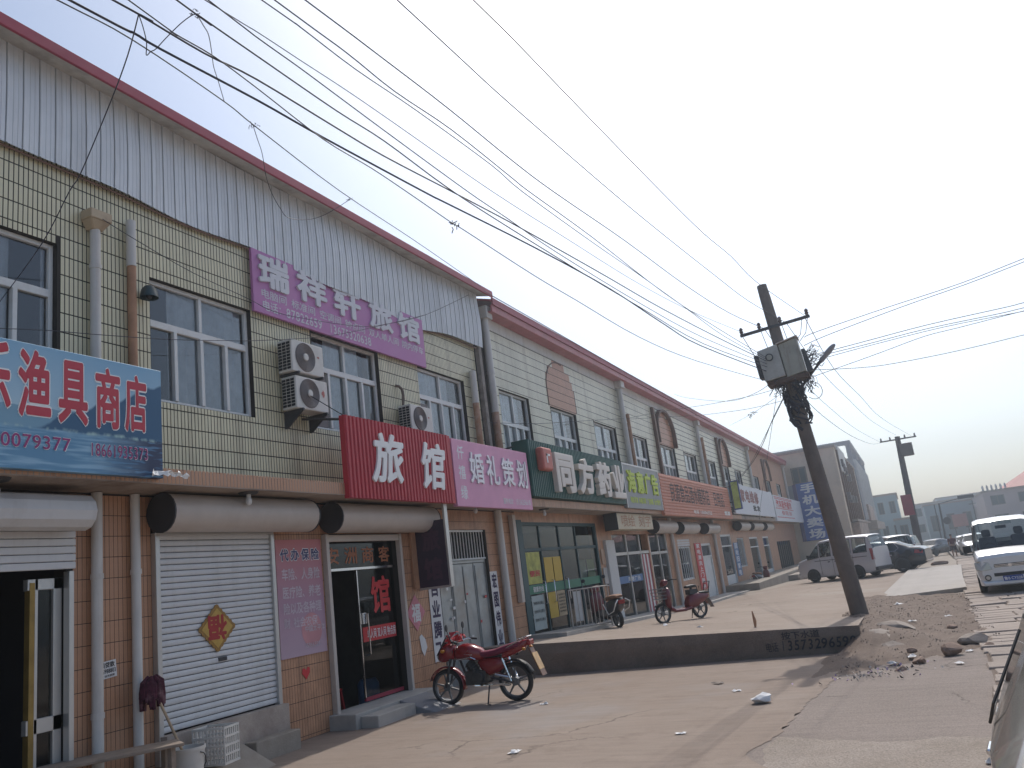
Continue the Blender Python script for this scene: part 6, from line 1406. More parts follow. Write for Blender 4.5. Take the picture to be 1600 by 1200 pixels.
# second pole down the street
p2 = thing('utility_pole', 'more distant pole with crossarm, small transformer box and red board', 'utility pole', (.46, 70, -.30))
def pb(z, dx=0, dy=0): f = (z+.5)/9.5; return (.45+.27*f+dx-.46, dy, z+.30)
p = MB(); p.tube([pb(-.5), pb(4), pb(8.95)], [.30, .25, .19], 14); p.build('shaft', mat('dark_distant_pole', (.09, .075, .075), .9, var=.1), p2, smooth=True, ang=50)
p = MB(); p.box(-1.3+.27, 1.3+.27-.0, -.35, -.25, 8.95, 9.05); p.build('crossarm', M_darkmetal, p2)
for dx in (-1.2, -.55, .5, 1.2): p = MB(); p.cyl((.27+dx, -.3, 9.05), (.27+dx, -.3, 9.28), .07, .05, n=8); p.build('insulator', M_ins, p2)
p = MB(); p.box(.25, 1.15, -.45, .15, 7.65, 8.62); p.build('transformer_box', mat('brown_grey_box', (.12, .10, .09), .6), p2, bevel=.02)
p = MB(); p.box(-.50, .25, -.42, -.32, 3.2, 4.75); p.build('red_board', mat('dull_red_board', (.30, .05, .07), .6), p2)
# wires: each one an object
WIRES = {'W2': [(-4.4, -0.53, 5.74), (-3.96, 2.94, 5.7), (-3.9, 3.35, 5.7), (-3.88, 3.56, 5.69), (-3.77, 4.37, 5.68), (-3.69, 5.06, 5.66), (-3.52, 6.41, 5.64), (-3.47, 6.77, 5.64), (-3.26, 8.45, 5.66), (-3.0, 10.44, 5.62), (-2.77, 12.3, 5.49), (-2.56, 13.93, 5.42), (-1.98, 18.5, 5.6)],
 'W3': [(-3.94, -0.39, 6.13), (-3.58, 3.05, 5.6), (-3.55, 3.34, 5.55), (-3.52, 3.67, 5.55), (-3.48, 4.03, 5.49), (-3.42, 4.69, 5.37), (-3.36, 5.24, 5.34), (-3.31, 5.74, 5.29), (-3.24, 6.36, 5.21), (-3.22, 6.55, 5.2), (-3.09, 7.88, 5.09), (-2.98, 8.86, 5.03), (-2.79, 10.79, 4.94), (-2.53, 13.25, 5.0), (-1.99, 18.5, 5.38)],
 'W4': [(-4.22, -0.35, 5.73), (-3.8, 3.13, 5.75), (-3.78, 3.3, 5.75), (-3.72, 3.8, 5.73), (-3.66, 4.25, 5.75), (-3.56, 5.08, 5.71), (-3.49, 5.67, 5.69), (-3.37, 6.67, 5.71), (-3.24, 7.77, 5.73), (-3.11, 8.79, 5.72), (-2.94, 10.22, 5.71), (-2.7, 12.18, 5.68), (-2.34, 15.17, 5.72), (-1.94, 18.5, 5.81)],
 'W5': [(-3.77, -0.16, 6.1), (-3.44, 3.3, 5.7), (-3.42, 3.44, 5.68), (-3.37, 3.93, 5.64), (-3.3, 4.72, 5.59), (-3.24, 5.29, 5.57), (-3.16, 6.14, 5.48), (-3.08, 7.0, 5.44), (-2.91, 8.72, 5.39), (-2.71, 10.77, 5.36), (-2.44, 13.58, 5.35), (-1.96, 18.5, 5.7)],
 'W6': [(-4.17, 0.45, 6.25), (-3.82, 3.93, 6.3), (-3.77, 4.41, 6.31), (-3.73, 4.87, 6.31), (-3.67, 5.43, 6.3), (-3.61, 6.09, 6.28), (-3.43, 7.84, 6.19), (-3.25, 9.67, 6.18), (-3.06, 11.67, 6.18), (-2.86, 13.68, 6.24), (-2.67, 15.54, 6.36), (-2.38, 18.5, 6.62)],
 'W7': [(-3.7, 0.03, 6.2), (-3.37, 3.49, 5.8), (-3.33, 3.89, 5.75), (-3.29, 4.29, 5.72), (-3.25, 4.75, 5.68), (-3.19, 5.37, 5.62), (-3.09, 6.48, 5.53), (-3.02, 7.16, 5.49), (-2.92, 8.23, 5.43), (-2.69, 10.71, 5.4), (-2.42, 13.57, 5.45), (-1.95, 18.5, 5.76)],
 'W8': [(-3.46, 0.3, 5.88), (-3.17, 3.78, 5.9), (-3.14, 4.12, 5.9), (-3.09, 4.72, 5.87), (-3.02, 5.5, 5.88), (-2.92, 6.71, 5.86), (-2.87, 7.34, 5.8), (-2.73, 9.05, 5.77), (-2.62, 10.3, 5.76), (-2.44, 12.44, 5.73), (-2.25, 14.69, 5.68), (-1.93, 18.5, 5.84)],
 'W9': [(-3.38, 0.34, 5.95), (-3.1, 3.83, 5.9), (-3.04, 4.54, 5.89), (-3.0, 5.13, 5.86), (-2.93, 5.95, 5.88), (-2.85, 7.02, 5.83), (-2.82, 7.39, 5.81), (-2.69, 8.96, 5.79), (-2.49, 11.44, 5.7), (-2.27, 14.26, 5.74), (-1.93, 18.5, 5.87)],
 'W10': [(-3.64, 0.95, 6.43), (-3.3, 4.43, 6.4), (-3.22, 5.29, 6.39), (-3.12, 6.32, 6.36), (-3.01, 7.5, 6.29), (-2.92, 8.45, 6.27), (-2.72, 10.6, 6.31), (-2.48, 13.11, 6.29), (-2.23, 15.66, 6.37), (-1.96, 18.5, 6.64)],
 'W11': [(-3.12, 1.46, 6.72), (-2.78, 4.94, 6.5), (-2.7, 5.83, 6.45), (-2.61, 6.7, 6.39), (-2.39, 9.08, 6.34), (-2.22, 10.83, 6.33), (-2.0, 13.15, 6.36), (-1.79, 15.34, 6.41), (-1.48, 18.5, 6.66)],
 'W12': [(-2.66, 1.92, 6.66), (-2.32, 5.41, 6.6), (-2.26, 6.03, 6.59), (-2.11, 7.58, 6.51), (-1.91, 9.67, 6.42), (-1.75, 11.27, 6.37), (-1.61, 12.7, 6.42), (-1.46, 14.25, 6.38), (-1.05, 18.5, 6.7)],
 'W1': [(-4.59, 1.87, 6.08), (-4.97, 3.58, 6.6), (-5.17, 4.44, 6.86), (-5.49, 5.86, 7.12), (-5.63, 6.49, 7.18), (-6.13, 8.69, 7.45), (-6.79, 11.62, 7.95), (-7.32, 13.97, 8.33), (-7.95, 16.74, 8.77)],
 'F1': [(-1.06, 18.5, 6.65), (-0.86, 22.18, 6.14), (-0.49, 29.05, 6.32), (0.02, 38.57, 6.62), (1.71, 70.0, 8.82)],
 'F2': [(-1.46, 18.5, 6.63), (-1.25, 23.71, 6.41), (-0.95, 30.93, 6.62), (-0.43, 43.45, 7.15), (0.67, 70.0, 9.07)],
 'F3': [(-1.94, 18.5, 6.6), (-1.78, 24.48, 6.29), (-1.59, 31.78, 6.47), (-1.25, 44.51, 7.04), (-0.56, 70.0, 8.74)],
 'F4': [(-1.43, 18.5, 4.92), (-1.36, 22.16, 4.98), (-1.22, 29.31, 5.29), (-1.04, 38.5, 5.88), (-0.78, 52.06, 6.94), (-0.43, 70.0, 8.71)],
 'R1': [(-1.16, 18.4, 6.21), (-0.86, 18.46, 6.29), (0.6, 18.76, 6.54), (2.06, 19.07, 6.77), (3.33, 19.33, 7.05), (4.77, 19.63, 7.36)],
 'R2': [(-1.2, 18.4, 6.03), (-0.69, 18.5, 6.17), (0.84, 18.82, 6.49), (2.17, 19.09, 6.73), (3.32, 19.33, 6.98), (4.75, 19.63, 7.3)],
 'R3': [(-1.13, 18.4, 5.78), (-0.08, 18.62, 5.88), (1.27, 18.9, 6.01), (2.77, 19.21, 6.09), (3.11, 19.28, 6.12), (4.57, 19.58, 6.24)],
 'R4': [(-1.14, 18.4, 5.73), (-0.09, 18.62, 5.81), (1.25, 18.9, 5.93), (2.6, 19.18, 5.98), (3.08, 19.27, 6.01), (4.55, 19.58, 6.09)],
 'R5': [(-1.11, 18.4, 5.65), (-0.01, 18.63, 5.77), (1.55, 18.95, 5.9), (3.07, 19.27, 5.94), (4.54, 19.57, 5.99)],
 'R6': [(-1.22, 18.4, 5.31), (-0.22, 18.61, 5.5), (0.38, 18.73, 5.62), (1.16, 18.89, 5.78), (1.85, 19.03, 5.84), (3.07, 19.28, 5.95), (4.53, 19.58, 6.07)],
 'R7': [(-1.06, 18.4, 5.45), (-0.0, 18.62, 5.32), (0.99, 18.83, 5.32), (1.98, 19.04, 5.37), (2.95, 19.24, 5.45), (4.41, 19.54, 5.58)],
 'S1': [(-1.97, 18.45, 5.49), (-2.17, 19.02, 5.45), (-2.76, 20.67, 5.61), (-3.69, 23.27, 6.01), (-5.01, 26.94, 6.82), (-6.95, 32.35, 8.13), (-8.0, 35.29, 8.93)],
 'S2': [(-1.77, 18.45, 5.24), (-2.65, 19.83, 5.43), (-3.66, 21.38, 5.7), (-4.54, 22.75, 5.96), (-6.07, 25.12, 6.44), (-8.4, 28.75, 7.1)],
 'S3': [(-1.77, 18.45, 4.95), (-2.8, 20.05, 5.17), (-4.15, 22.14, 5.57), (-5.09, 23.6, 5.89), (-8.4, 28.73, 7.07)],
 'S4': [(-1.85, 18.45, 5.11), (-4.06, 29.11, 6.45), (-8.2, 49.04, 9.13)],
 'S5': [(-1.77, 18.45, 5.09), (-2.62, 22.22, 5.08), (-3.57, 26.43, 4.96), (-4.98, 32.66, 5.02), (-7.75, 44.93, 5.37)],
 'S6': [(-1.74, 18.45, 5.12), (-2.61, 21.86, 4.97), (-3.52, 25.45, 4.82), (-4.88, 30.8, 4.71), (-7.75, 42.06, 4.91)],
 'S7': [(-1.9, 18.45, 5.38), (-2.16, 19.83, 5.2), (-3.17, 25.25, 4.89), (-5.56, 38.03, 4.1), (-7.5, 48.44, 3.24)],
 'S8': [(-8.4, 28.75, 7.1), (-8.4, 24.43, 6.5), (-8.4, 20.18, 5.9), (-8.4, 17.24, 5.58)],
 'Q1': [(-8.3, 6.63, 6.94), (-8.3, 7.06, 6.84), (-8.3, 8.07, 6.65), (-8.3, 9.13, 6.55), (-8.3, 9.77, 6.48), (-8.3, 10.72, 6.57), (-8.3, 12.06, 6.77), (-8.3, 12.89, 7.0), (-8.3, 14.55, 7.61), (-8.3, 16.71, 8.65)],
 'Q2': [(-8.2, 4.74, 5.05), (-8.2, 5.29, 5.15), (-8.2, 5.83, 5.25), (-8.2, 6.45, 5.34), (-8.2, 7.52, 5.51), (-8.2, 8.53, 5.71), (-8.2, 9.18, 5.85), (-8.2, 10.91, 6.3), (-8.2, 12.73, 6.93), (-8.2, 14.37, 7.54)],
 'L1': [(-3.78, 3.3, 5.75), (-3.99, 3.39, 5.59), (-4.35, 3.54, 5.44), (-5.03, 3.83, 5.26), (-5.32, 3.95, 5.25), (-6.08, 4.26, 5.14), (-7.6, 4.9, 5.2), (-8.36, 5.21, 5.23)],
 'L2': [(-3.78, 3.3, 5.75), (-3.81, 3.36, 5.7), (-3.85, 3.42, 5.64), (-3.9, 3.46, 5.59), (-3.87, 3.47, 5.61), (-3.81, 3.46, 5.6), (-3.71, 3.45, 5.63), (-3.58, 3.45, 5.68), (-3.48, 3.45, 5.7), (-3.42, 3.44, 5.68)],
 'L3': [(-3.42, 3.44, 5.68), (-3.74, 3.82, 5.98), (-4.06, 4.2, 6.27), (-4.42, 4.6, 6.49), (-4.78, 4.99, 6.74), (-5.13, 5.41, 6.96), (-5.49, 5.86, 7.12)],
 'L4': [(-5.65, 6.46, 7.2), (-5.81, 6.71, 7.19), (-5.97, 6.96, 7.18), (-6.17, 7.24, 7.07), (-6.33, 7.52, 7.0), (-6.46, 7.82, 6.95), (-6.56, 8.09, 6.95), (-6.51, 8.43, 7.03), (-6.42, 8.74, 7.2), (-6.21, 9.05, 7.48)]}
WL = {'W1': ('thick black cable running from above us to the roof corner', 0.0068), 'W2': ('thick black cable, lowest of the bundle ending at the cabinets', 0.0088), 'W3': ('sagging brownish wire with a knot of ties, lowest to reach the pole', 0.0048), 'W4': ('thick black cable crossing under the bundle to the cabinets', 0.0075), 'W5': ('dark cable fourth up in the bundle to the cabinets', 0.0061), 'W6': ('thin wire to the leftmost insulator of the near crossarm', 0.0043), 'W7': ('thin brownish wire in the middle of the bundle', 0.0051), 'W8': ('thin cable hung with wire loops just under a thicker one', 0.0048), 'W9': ('cable with hanging loops, upper of the bundle to the cabinets', 0.0054), 'W10': ('thin wire to the second insulator of the near crossarm', 0.0062), 'W11': ('thin wire to the third insulator of the near crossarm', 0.0055), 'W12': ('thin wire passing the pole top to the rightmost insulator', 0.0055),
 'F1': ('thin wire from the rightmost near insulator to the far crossarm', 0.0074), 'F2': ('thin wire from the near crossarm to the far pole top', 0.0074), 'F3': ('thin wire from behind the cabinets to the far crossarm', 0.0074), 'F4': ('low thin wire sagging from the near pole to the far crossarm', 0.0074),
 'R1': ('thin wire leaving the cabinets to the upper right, topmost', 0.0074), 'R2': ('thin wire leaving the cabinets to the upper right, second', 0.0074), 'R3': ('dark wire past the street lamp to the right, upper of the lower bundle', 0.0074), 'R4': ('dark wire past the street lamp to the right, middle of the lower bundle', 0.0070), 'R5': ('wire past the street lamp to the right, lowest of the bundle', 0.0062), 'R6': ('slack wire climbing from under the cabinets to the right', 0.0062), 'R7': ('lone low wire running off to the right edge', 0.0062),
 'S1': ('slack service wires from the cabinets to the roof edge', 0.0061), 'S2': ('service wire crossing the tiles at mid height, upper', 0.0054), 'S3': ('service wire crossing the tiles at mid height, lower', 0.0048), 'S4': ('thin wire with a tied knot sagging down to the roof edge', 0.0048), 'S5': ('dark bundle of wires dropping from the pole to the slatted sign', 0.0109), 'S6': ('second dark wire dropping from the pole to the slatted sign', 0.0075), 'S7': ('wire dropping from the cabinets past the white signs', 0.0061), 'S8': ('wire strung along the tiles above the pharmacy sign', 0.0061),
 'Q1': ('black wire hanging across the purple banner from the hopper', 0.0051), 'Q2': ('black wire sagging across the lower purple banner and the left windows', 0.0048), 'L1': ('long drop wire from the cables down to the left edge', 0.0043), 'L2': ('short kinked wire tied between the overhead cables', 0.0034), 'L3': ('curved wire hanging between two overhead cables', 0.0038), 'L4': ('looped wire drooping in front of the grey cladding', 0.0043)}
def smooth_path(P, n=4):
    P = [Vector(p) for p in P]; o = []
    for i in range(len(P)-1):
        a, b, c, d = P[max(0, i-1)], P[i], P[i+1], P[min(len(P)-1, i+2)]
        for k in range(n):
            t = k/n; o.append(.5*((2*b)+(c-a)*t+(2*a-5*b+4*c-d)*t*t+(3*b-a-3*c+d)*t**3))
    o.append(P[-1]); return o
def wire(pts, r, lab):
    t0 = Vector(pts[-1]); p = MB(); p.tube([v-t0 for v in smooth_path(pts)], r, 5); o = p.build('overhead_wire', M_cable, None, smooth=True); o.location = t0
    return tag(o, lab, 'wire', 'overhead wires')
for k, pts in WIRES.items(): wire(pts, WL[k][1], WL[k][0])
# ties and knots on the wires
def knot(c, s, lab, seed):
    rk = random.Random(seed); p = MB()
    for k in range(7):
        q = Vector((rk.uniform(-s, s), rk.uniform(-s, s), rk.uniform(-s*.5, s*.5))); P = [q]
        for i in range(4): q = q+Vector((rk.uniform(-s, s), rk.uniform(-s, s), rk.uniform(-s, s*.8)))*.5; P.append(q)
        p.tube(P, s*.09, 4)
    o = p.build('wire_tie', M_cable, None); o.location = c; return tag(o, lab, 'wire tie', 'ties on the overhead wires')
knot(WIRES['W3'][8], .05, 'twisted tie hanging off the sagging brownish wire above the roof', 2); knot(WIRES['S4'][1], .11, 'dark tied knot on the thin wire at the far roof edge', 4)
knot(WIRES['L4'][0], .035, 'small tie where the looped wire leaves the cable', 5); knot(WIRES['L4'][-1], .03, 'small tie at the low end of the looped wire', 7); knot(WIRES['L3'][0], .025, 'small clamp where the curved wire starts', 8)

# ------------------------------------------------------------------ things on the ground
M_wood = mat('worn_grey_wood', (.24, .19, .15), .85, var=.2, scale=6, streak=.0)
t = thing('wooden_bench', 'long worn plank table slanting across the lower left in front of the pier', 'bench', (-7.9, 6.6, 0))
p = MB(); p.hexa([(-.45, -.82, .585), (-.95, -.55, .585), (-.05, .66, .585), (.33, .42, .585), (-.45, -.82, .62), (-.95, -.55, .62), (-.05, .66, .62), (.33, .42, .62)]); p.build('top', M_wood, t, bevel=.006)
for x, y in ((-.5, -.62), (-.8, -.45), (-.05, .5), (.2, .36)):
    p = MB(); p.box(x-.03, x+.03, y-.03, y+.03, 0, .585); p.build('leg', M_wood, t)
t = thing('mop', 'mop standing upside down by the shutter with its dark red cloth head up', 'mop', (-7.75, 7.42, .0))
hd = Vector((-.52, -.20, 1.22)); p = MB(); p.cyl((0, 0, 0), hd, .016, n=8); p.build('handle', mat('wooden_handle', (.40, .28, .17), .6), t, smooth=True)
rm = random.Random(9); p = MB(); me_n = 150
for k in range(70):
    a = rm.uniform(0, 2*PI); L_ = rm.uniform(.14, .28); q = hd+Vector((0, 0, rm.uniform(0, .05))); o_ = Vector((math.cos(a)*.5, math.sin(a)*.8, 0))
    P = [q, q+o_*.08+Vector((0, 0, .05)), q+o_*.16+Vector((0, 0, .0)), q+o_*.18+Vector((0, 0, -L_*.6)), q+o_*(.15+.04*rm.random())+Vector((0, 0, -L_))]; p.tube(P, .022, 5)
p.build('cloth_head', mat('maroon_mop_cloth', (.06, .012, .025), .95, var=.5, scale=14, dirt=(.30, .17, .18), dirt_amt=.9, dscale=5), t, smooth=True)
t = thing('white_bucket', 'dirty white bucket standing before the shutter ramp', 'bucket', (-7.93, 7.40, .0)); t.scale = (1.25, 1.25, 1.3)
p = MB(); p.lathe([(.001, .01), (.115, .01), (.15, .36), (.158, .36), (.158, .385), (.145, .385), (.112, .03), (.001, .03)], (0, 0, 0), 'Z', 24); p.build('body', mat('dirty_white_plastic', (.56, .54, .50), .5, var=.08, dirt=(.3, .25, .2), dirt_amt=.5), t, smooth=True, ang=50)
p = MB(); p.tube([(.155*math.cos(a), .155*math.sin(a), .34-.16*math.sin(a)**2) for a in [PI*i/10 for i in range(11)]], .005, 4); p.build('handle', M_darkmetal, t)
t = thing('plastic_crate', 'white open-weave plastic crate behind the bucket', 'crate', (-8.02, 7.92, .20)); t.rotation_euler = (0, 0, R(12))
p = MB(); W_, D_, H_ = .42, .30, .42
for k in range(8):
    q = -D_/2+D_*k/7; p.box(W_/2-.006, W_/2+.006, q-.008, q+.008, .02, H_); p.box(-W_/2-.006, -W_/2+.006, q-.008, q+.008, .02, H_)
for k in range(10):
    q = -W_/2+W_*k/9; p.box(q-.008, q+.008, D_/2-.006, D_/2+.006, .02, H_); p.box(q-.008, q+.008, -D_/2-.006, -D_/2+.006, .02, H_)
p.build('lattice', M_ac, t); p = MB()
for z in (0, .1, .2, .3, .4):
    p.box(-W_/2-.01, W_/2+.01, D_/2-.009, D_/2+.009, z, z+.025); p.box(-W_/2-.01, W_/2+.01, -D_/2-.009, -D_/2+.009, z, z+.025); p.box(W_/2-.009, W_/2+.009, -D_/2, D_/2, z, z+.025); p.box(-W_/2-.009, -W_/2+.009, -D_/2, D_/2, z, z+.025)
p.box(-W_/2, W_/2, -D_/2, D_/2, .0, .012); p.build('rims', M_ac, t)
def rock(name, lab, c, r, seed, m, cat='rock', sq=(1, 1, .7), grp=None, flat=None):
    rk = random.Random(seed); me = bpy.data.meshes.new(name); bm = bmesh.new(); bmesh.ops.create_icosphere(bm, subdivisions=2, radius=1)
    off = [Vector((rk.uniform(-1, 1), rk.uniform(-1, 1), rk.uniform(-1, 1))).normalized() for _ in range(7)]; dd = [rk.uniform(.55, .85) for _ in off]
    for v in bm.verts:
        for n_, d_ in zip(off, dd):
            q = v.co.dot(n_)
            if q > d_: v.co -= n_*(q-d_)
        v.co *= 1+rk.uniform(-.03, .03); v.co = Vector((v.co.x*r*sq[0], v.co.y*r*sq[1], v.co.z*r*sq[2]))
    bm.to_mesh(me); bm.free(); me.materials.append(m); o = bpy.data.objects.new(name, me); COL.objects.link(o); o.location = c; return tag(o, lab, cat, grp)
M_rock = mat('brown_boulder', (.24, .165, .125), .9, var=.2, scale=6, bump=.5)
rock('boulder', 'round brown boulder at the edge of the rubble', (.20, 14.35, .08), .165, 1, M_rock); rock('concrete_lump', 'flat angular grey concrete lump right of the boulder', (.55, 15.35, .08), .25, 2, M_block, 'rock', (1.0, .7, .42))
rock('concrete_lump', 'broken slanting concrete piece lying against the pole base', (-.62, 16.9, .22), .42, 3, M_block, 'rock', (1.1, .6, .28)); rock('concrete_lump', 'sloping broken block at the terrace corner', (-.85, 15.75, .12), .45, 14, M_block, 'rock', (.9, 1.0, .5)); rock('concrete_lump', 'low broken block at the front of the rubble by the terrace end', (-.60, 15.2, .03), .30, 15, M_block, 'rock', (1.1, .7, .5))
for i, (x, y, r, lab) in enumerate(((-.25, 13.75, .11, 'dark stone left of the round boulder'), (.75, 14.9, .10, 'small dark stone at the corner of the cobbles'), (.35, 17.6, .10, 'low stone on the dirt strip'), (-.35, 14.6, .09, 'small stone beside the white litter'), (-.5, 13.2, .10, 'small stone at the tip of the rubble'))): rock('stone', lab, (x, y, zdirt(x, y)+.02), r, 20+i, M_rock, 'stone', grp='stones on the rubble')
rock('rubble_heap', 'small dark rubble lump far off on the roadside', (1.15, 52, zr(52)+.05), .35, 33, M_rock, 'rock', (1.4, 1, .5))
def litter(name, lab, c, s, seed, m, cat='litter', h=.5):
    rk = random.Random(seed); n = 5; P = []; 
    for i in range(n):
        for j in range(n): P.append(((i/(n-1)-.5)*s*2+rk.uniform(-.2, .2)*s, (j/(n-1)-.5)*s*1.3+rk.uniform(-.2, .2)*s, abs(rk.gauss(0, 1))*s*h*.5*(1 if 0 < i < n-1 and 0 < j < n-1 else .3)+.004))
    p = MB(); p.add(P, [(i*n+j, (i+1)*n+j, (i+1)*n+j+1, i*n+j+1) for i in range(n-1) for j in range(n-1)]); o = p.build(name, m, None, smooth=False); o.location = c; o.rotation_euler = (0, 0, rk.uniform(0, 6)); return tag(o, lab, cat, 'scraps of litter on the ground')
def gz(x, y): return zt(x, y) if (y > 15.6 and x < -1.1) else 0.004
for i, (x, y, s, lab) in enumerate(((-4.52, 8.9, .075, 'white crumpled wrapper on the yard nearest to us'), (-5.52, 12.05, .06, 'small white scrap on the yard behind the motorcycle wheel'), (-3.05, 13.0, .085, 'brownish crumpled scrap on the yard close below the terrace'), (-2.62, 12.2, .06, 'tiny pale scrap on the yard left of the white bag'), (-2.75, 9.55, .06, 'flat white scrap in the middle of the yard'), (-4.3, 17.6, .06, 'white scrap on top of the terrace'), (-5.4, 18.9, .08, 'flat pale scrap on the terrace below the electric bike'), (-.35, 14.1, .09, 'white plastic wrapper on the rubble beside the boulder'), (-.62, 13.75, .09, 'white torn plastic at the left of the rubble'), (.25, 13.4, .07, 'white scrap in front of the boulder'), (.45, 14.6, .06, 'clear plastic between boulder and concrete lump'), (-.3, 17.8, .07, 'pale rag on the dirt strip near the pole'), (.35, 19.8, .08, 'small white scrap on the dirt strip'), (-.6, 22.5, .10, 'bluish plastic at the foot of the pale slab'), (.2, 8.0, .05, 'white scrap on the broken concrete'))):
    z = zdirt(x, y)+.012 if (x > -1 and y > 12.9) else gz(x, y)
    litter('litter', lab, (x, y, z), s, 60+i, M_whitepaper if 'brown' not in lab else M_block)
t = rock('plastic_bag', 'crumpled white plastic bag in the pole shadow on the yard', (-2.12, 11.2, .06), .125, 99, M_whitepaper, 'plastic bag', (1.1, .8, .55))
rk = random.Random(17)
for v in t.data.vertices: v.co *= 1+rk.uniform(-.22, .22); v.co.z = max(v.co.z, -.07)
p = MB(); rk = random.Random(41)
for k in range(130):
    x = -.75+rk.gauss(0, .28); y = 13.0+rk.gauss(0, .3)+.3*(x+.9); s = rk.uniform(.008, .03); a = rk.uniform(0, PI); c, q = math.cos(a)*s, math.sin(a)*s; z = max(.01, zdirt(x, y)); p.add([(x-c, y-q, z), (x+c, y+q, z+rk.uniform(0, .03)), (x+c*.5-q, y+q*.5+c, z+rk.uniform(.01, .05)), (x-c*.5-q*.6, y-q, z+.02)], [(0, 1, 2, 3)]); p.m[-1] = rk.choice((0, 0, 1, 2))
p.build('trash_scraps', [mat('dull_scrap', (.38, .34, .31), .8), M_black, mat('violet_scrap', (.3, .2, .32), .6)], None).__setitem__('kind', 'stuff')
bpy.data.objects['trash_scraps']['label'] = 'spill of paper and plastic scraps at the terrace end'
# rod lying on the terrace / small post
t = thing('bent_post', 'thin dark broken post standing on the terrace edge', 'post', (-3.0, 16.6, zt(-3, 16.6))); p = MB(); p.tube([(0, 0, 0), (.01, 0, .12), (-.01, 0, .3)], [.02, .035, .012], 6); p.build('post', M_rustpipe, t)

# ------------------------------------------------------------------ the person far down the street
def skin_person(t, J, E, rad, name, m, lv=1):
    me = bpy.data.meshes.new(name); me.from_pydata(J, E, []); o = bpy.data.objects.new(name, me); COL.objects.link(o); o.parent = t
    sk = o.modifiers.new('skin', 'SKIN'); sk.use_smooth_shade = True
    for i, r in enumerate(rad): me.skin_vertices[0].data[i].radius = (r, r) if not isinstance(r, tuple) else r
    me.skin_vertices[0].data[0].use_root = True
    s = o.modifiers.new('sub', 'SUBSURF'); s.levels = lv; s.render_levels = lv; me.materials.append(m); return o
pr = thing('person', 'person in dark red top and dark knee-length shorts standing far down the street', 'person', (2.62, 68, zr(68)), R(10))
J = [(0, 0, .86), (0, 0, 1.05), (0, .01, 1.24), (0, 0, 1.36), (0, -.01, 1.44), (0, -.02, 1.52), (0, -.02, 1.60), (.19, 0, 1.31), (.24, .03, 1.06), (.15, -.12, .98), (-.19, 0, 1.31), (-.24, .02, 1.06), (-.22, -.06, .84), (.10, 0, .80), (.11, -.03, .46), (.12, .03, .08), (.12, -.13, .03), (-.10, 0, .80), (-.10, -.01, .46), (-.10, .05, .08), (-.10, -.10, .03)]
E_ = [(0, 1), (1, 2), (2, 3), (3, 4), (4, 5), (5, 6), (2, 7), (7, 8), (8, 9), (2, 10), (10, 11), (11, 12), (0, 13), (13, 14), (14, 15), (15, 16), (0, 17), (17, 18), (18, 19), (19, 20)]
skin_person(pr, J, E_, [(.15, .11), (.13, .10), (.16, .11), .07, .055, .085, .08, .065, .048, .035, .065, .048, .035, .09, .06, .04, .035, .09, .06, .04, .035], 'body', mat('skin', (.30, .17, .12), .6, var=.03), 2)
skin_person(pr, [(0, 0, .92), (0, 0, 1.06), (0, .01, 1.24), (0, 0, 1.36), (.20, 0, 1.30), (.24, .02, 1.12), (-.20, 0, 1.30), (-.24, .02, 1.12)], [(0, 1), (1, 2), (2, 3), (2, 4), (4, 5), (2, 6), (6, 7)], [(.19, .15), (.16, .13), (.18, .13), .085, .085, .07, .085, .07], 'shirt', mat('dark_red_cloth', (.10, .018, .028), .9), 2)
skin_person(pr, [(0, 0, .92), (.10, 0, .80), (.12, -.02, .50), (-.10, 0, .80), (-.11, 0, .50)], [(0, 1), (1, 2), (0, 3), (3, 4)], [(.18, .14), .12, .10, .12, .10], 'shorts', mat('dark_shorts_cloth', (.035, .02, .03), .9), 2)
p = MB(); p.ell((0, -.0, 1.60), (.092, .105, .10)); p.build('hair', mat('dark_hair', (.02, .015, .015), .7), pr, smooth=True)

# ------------------------------------------------------------------ buildings beyond the row
M_beige = mat('beige_render', (.68, .55, .42), .9, var=.06, scale=.6, dirt=(.28, .21, .16), dirt_amt=.4, dscale=.4); M_greyw = mat('grey_cladding_wall', (.30, .31, .34), .7, var=.06, scale=.5); M_win = mat('far_window_glass', (.05, .075, .09), .15); M_wf = mat('far_window_frame', (.14, .12, .10), .7)
def far_window(root, p0, ux, w_, h_, n, m=None, fr=.07, name='window'):
    """p0 lower corner, ux unit vector along the wall, n outward normal: frame ring and a pane."""
    o = root.location; p0 = Vector(p0)-o; ux = Vector(ux); n = Vector(n); uz = Vector((0, 0, 1)); b = MB()
    def bar(a, c, d, e): P = [p0+ux*a+uz*d, p0+ux*c+uz*d, p0+ux*c+uz*d+n*.06, p0+ux*a+uz*d+n*.06, p0+ux*a+uz*e, p0+ux*c+uz*e, p0+ux*c+uz*e+n*.06, p0+ux*a+uz*e+n*.06]; b.hexa(P)
    bar(0, w_, 0, fr); bar(0, w_, h_-fr, h_); bar(0, fr, fr, h_-fr); bar(w_-fr, w_, fr, h_-fr); bar(w_/2-fr/2, w_/2+fr/2, fr, h_-fr)
    f = b.build(name, M_wf, root); q = MB(); q.quad(p0+n*.02+uz*fr, p0+ux*w_+n*.02+uz*fr, p0+ux*w_+n*.02+uz*(h_-fr), p0+n*.02+uz*(h_-fr)); q.build('pane', m or M_win, f)
    return f
bb = thing('beige_building', 'beige rendered building with the tall blue vertical sign on its gable', 'building', (-6, 90, -.9), group='buildings further down the street')
p = MB(); p.box(-7, 1.75, -16, 14, 0, 10.3); p.build('wall', M_beige, bb); p = MB(); p.box(-7.1, 1.85, -16.1, 14.1, 10.3, 10.5); p.build('parapet', M_plaster, bb)
far_window(bb, (-8.02, 73.99, 6.75), (1, 0, 0), 1.25, 1.42, (0, -1, 0), fr=.12)
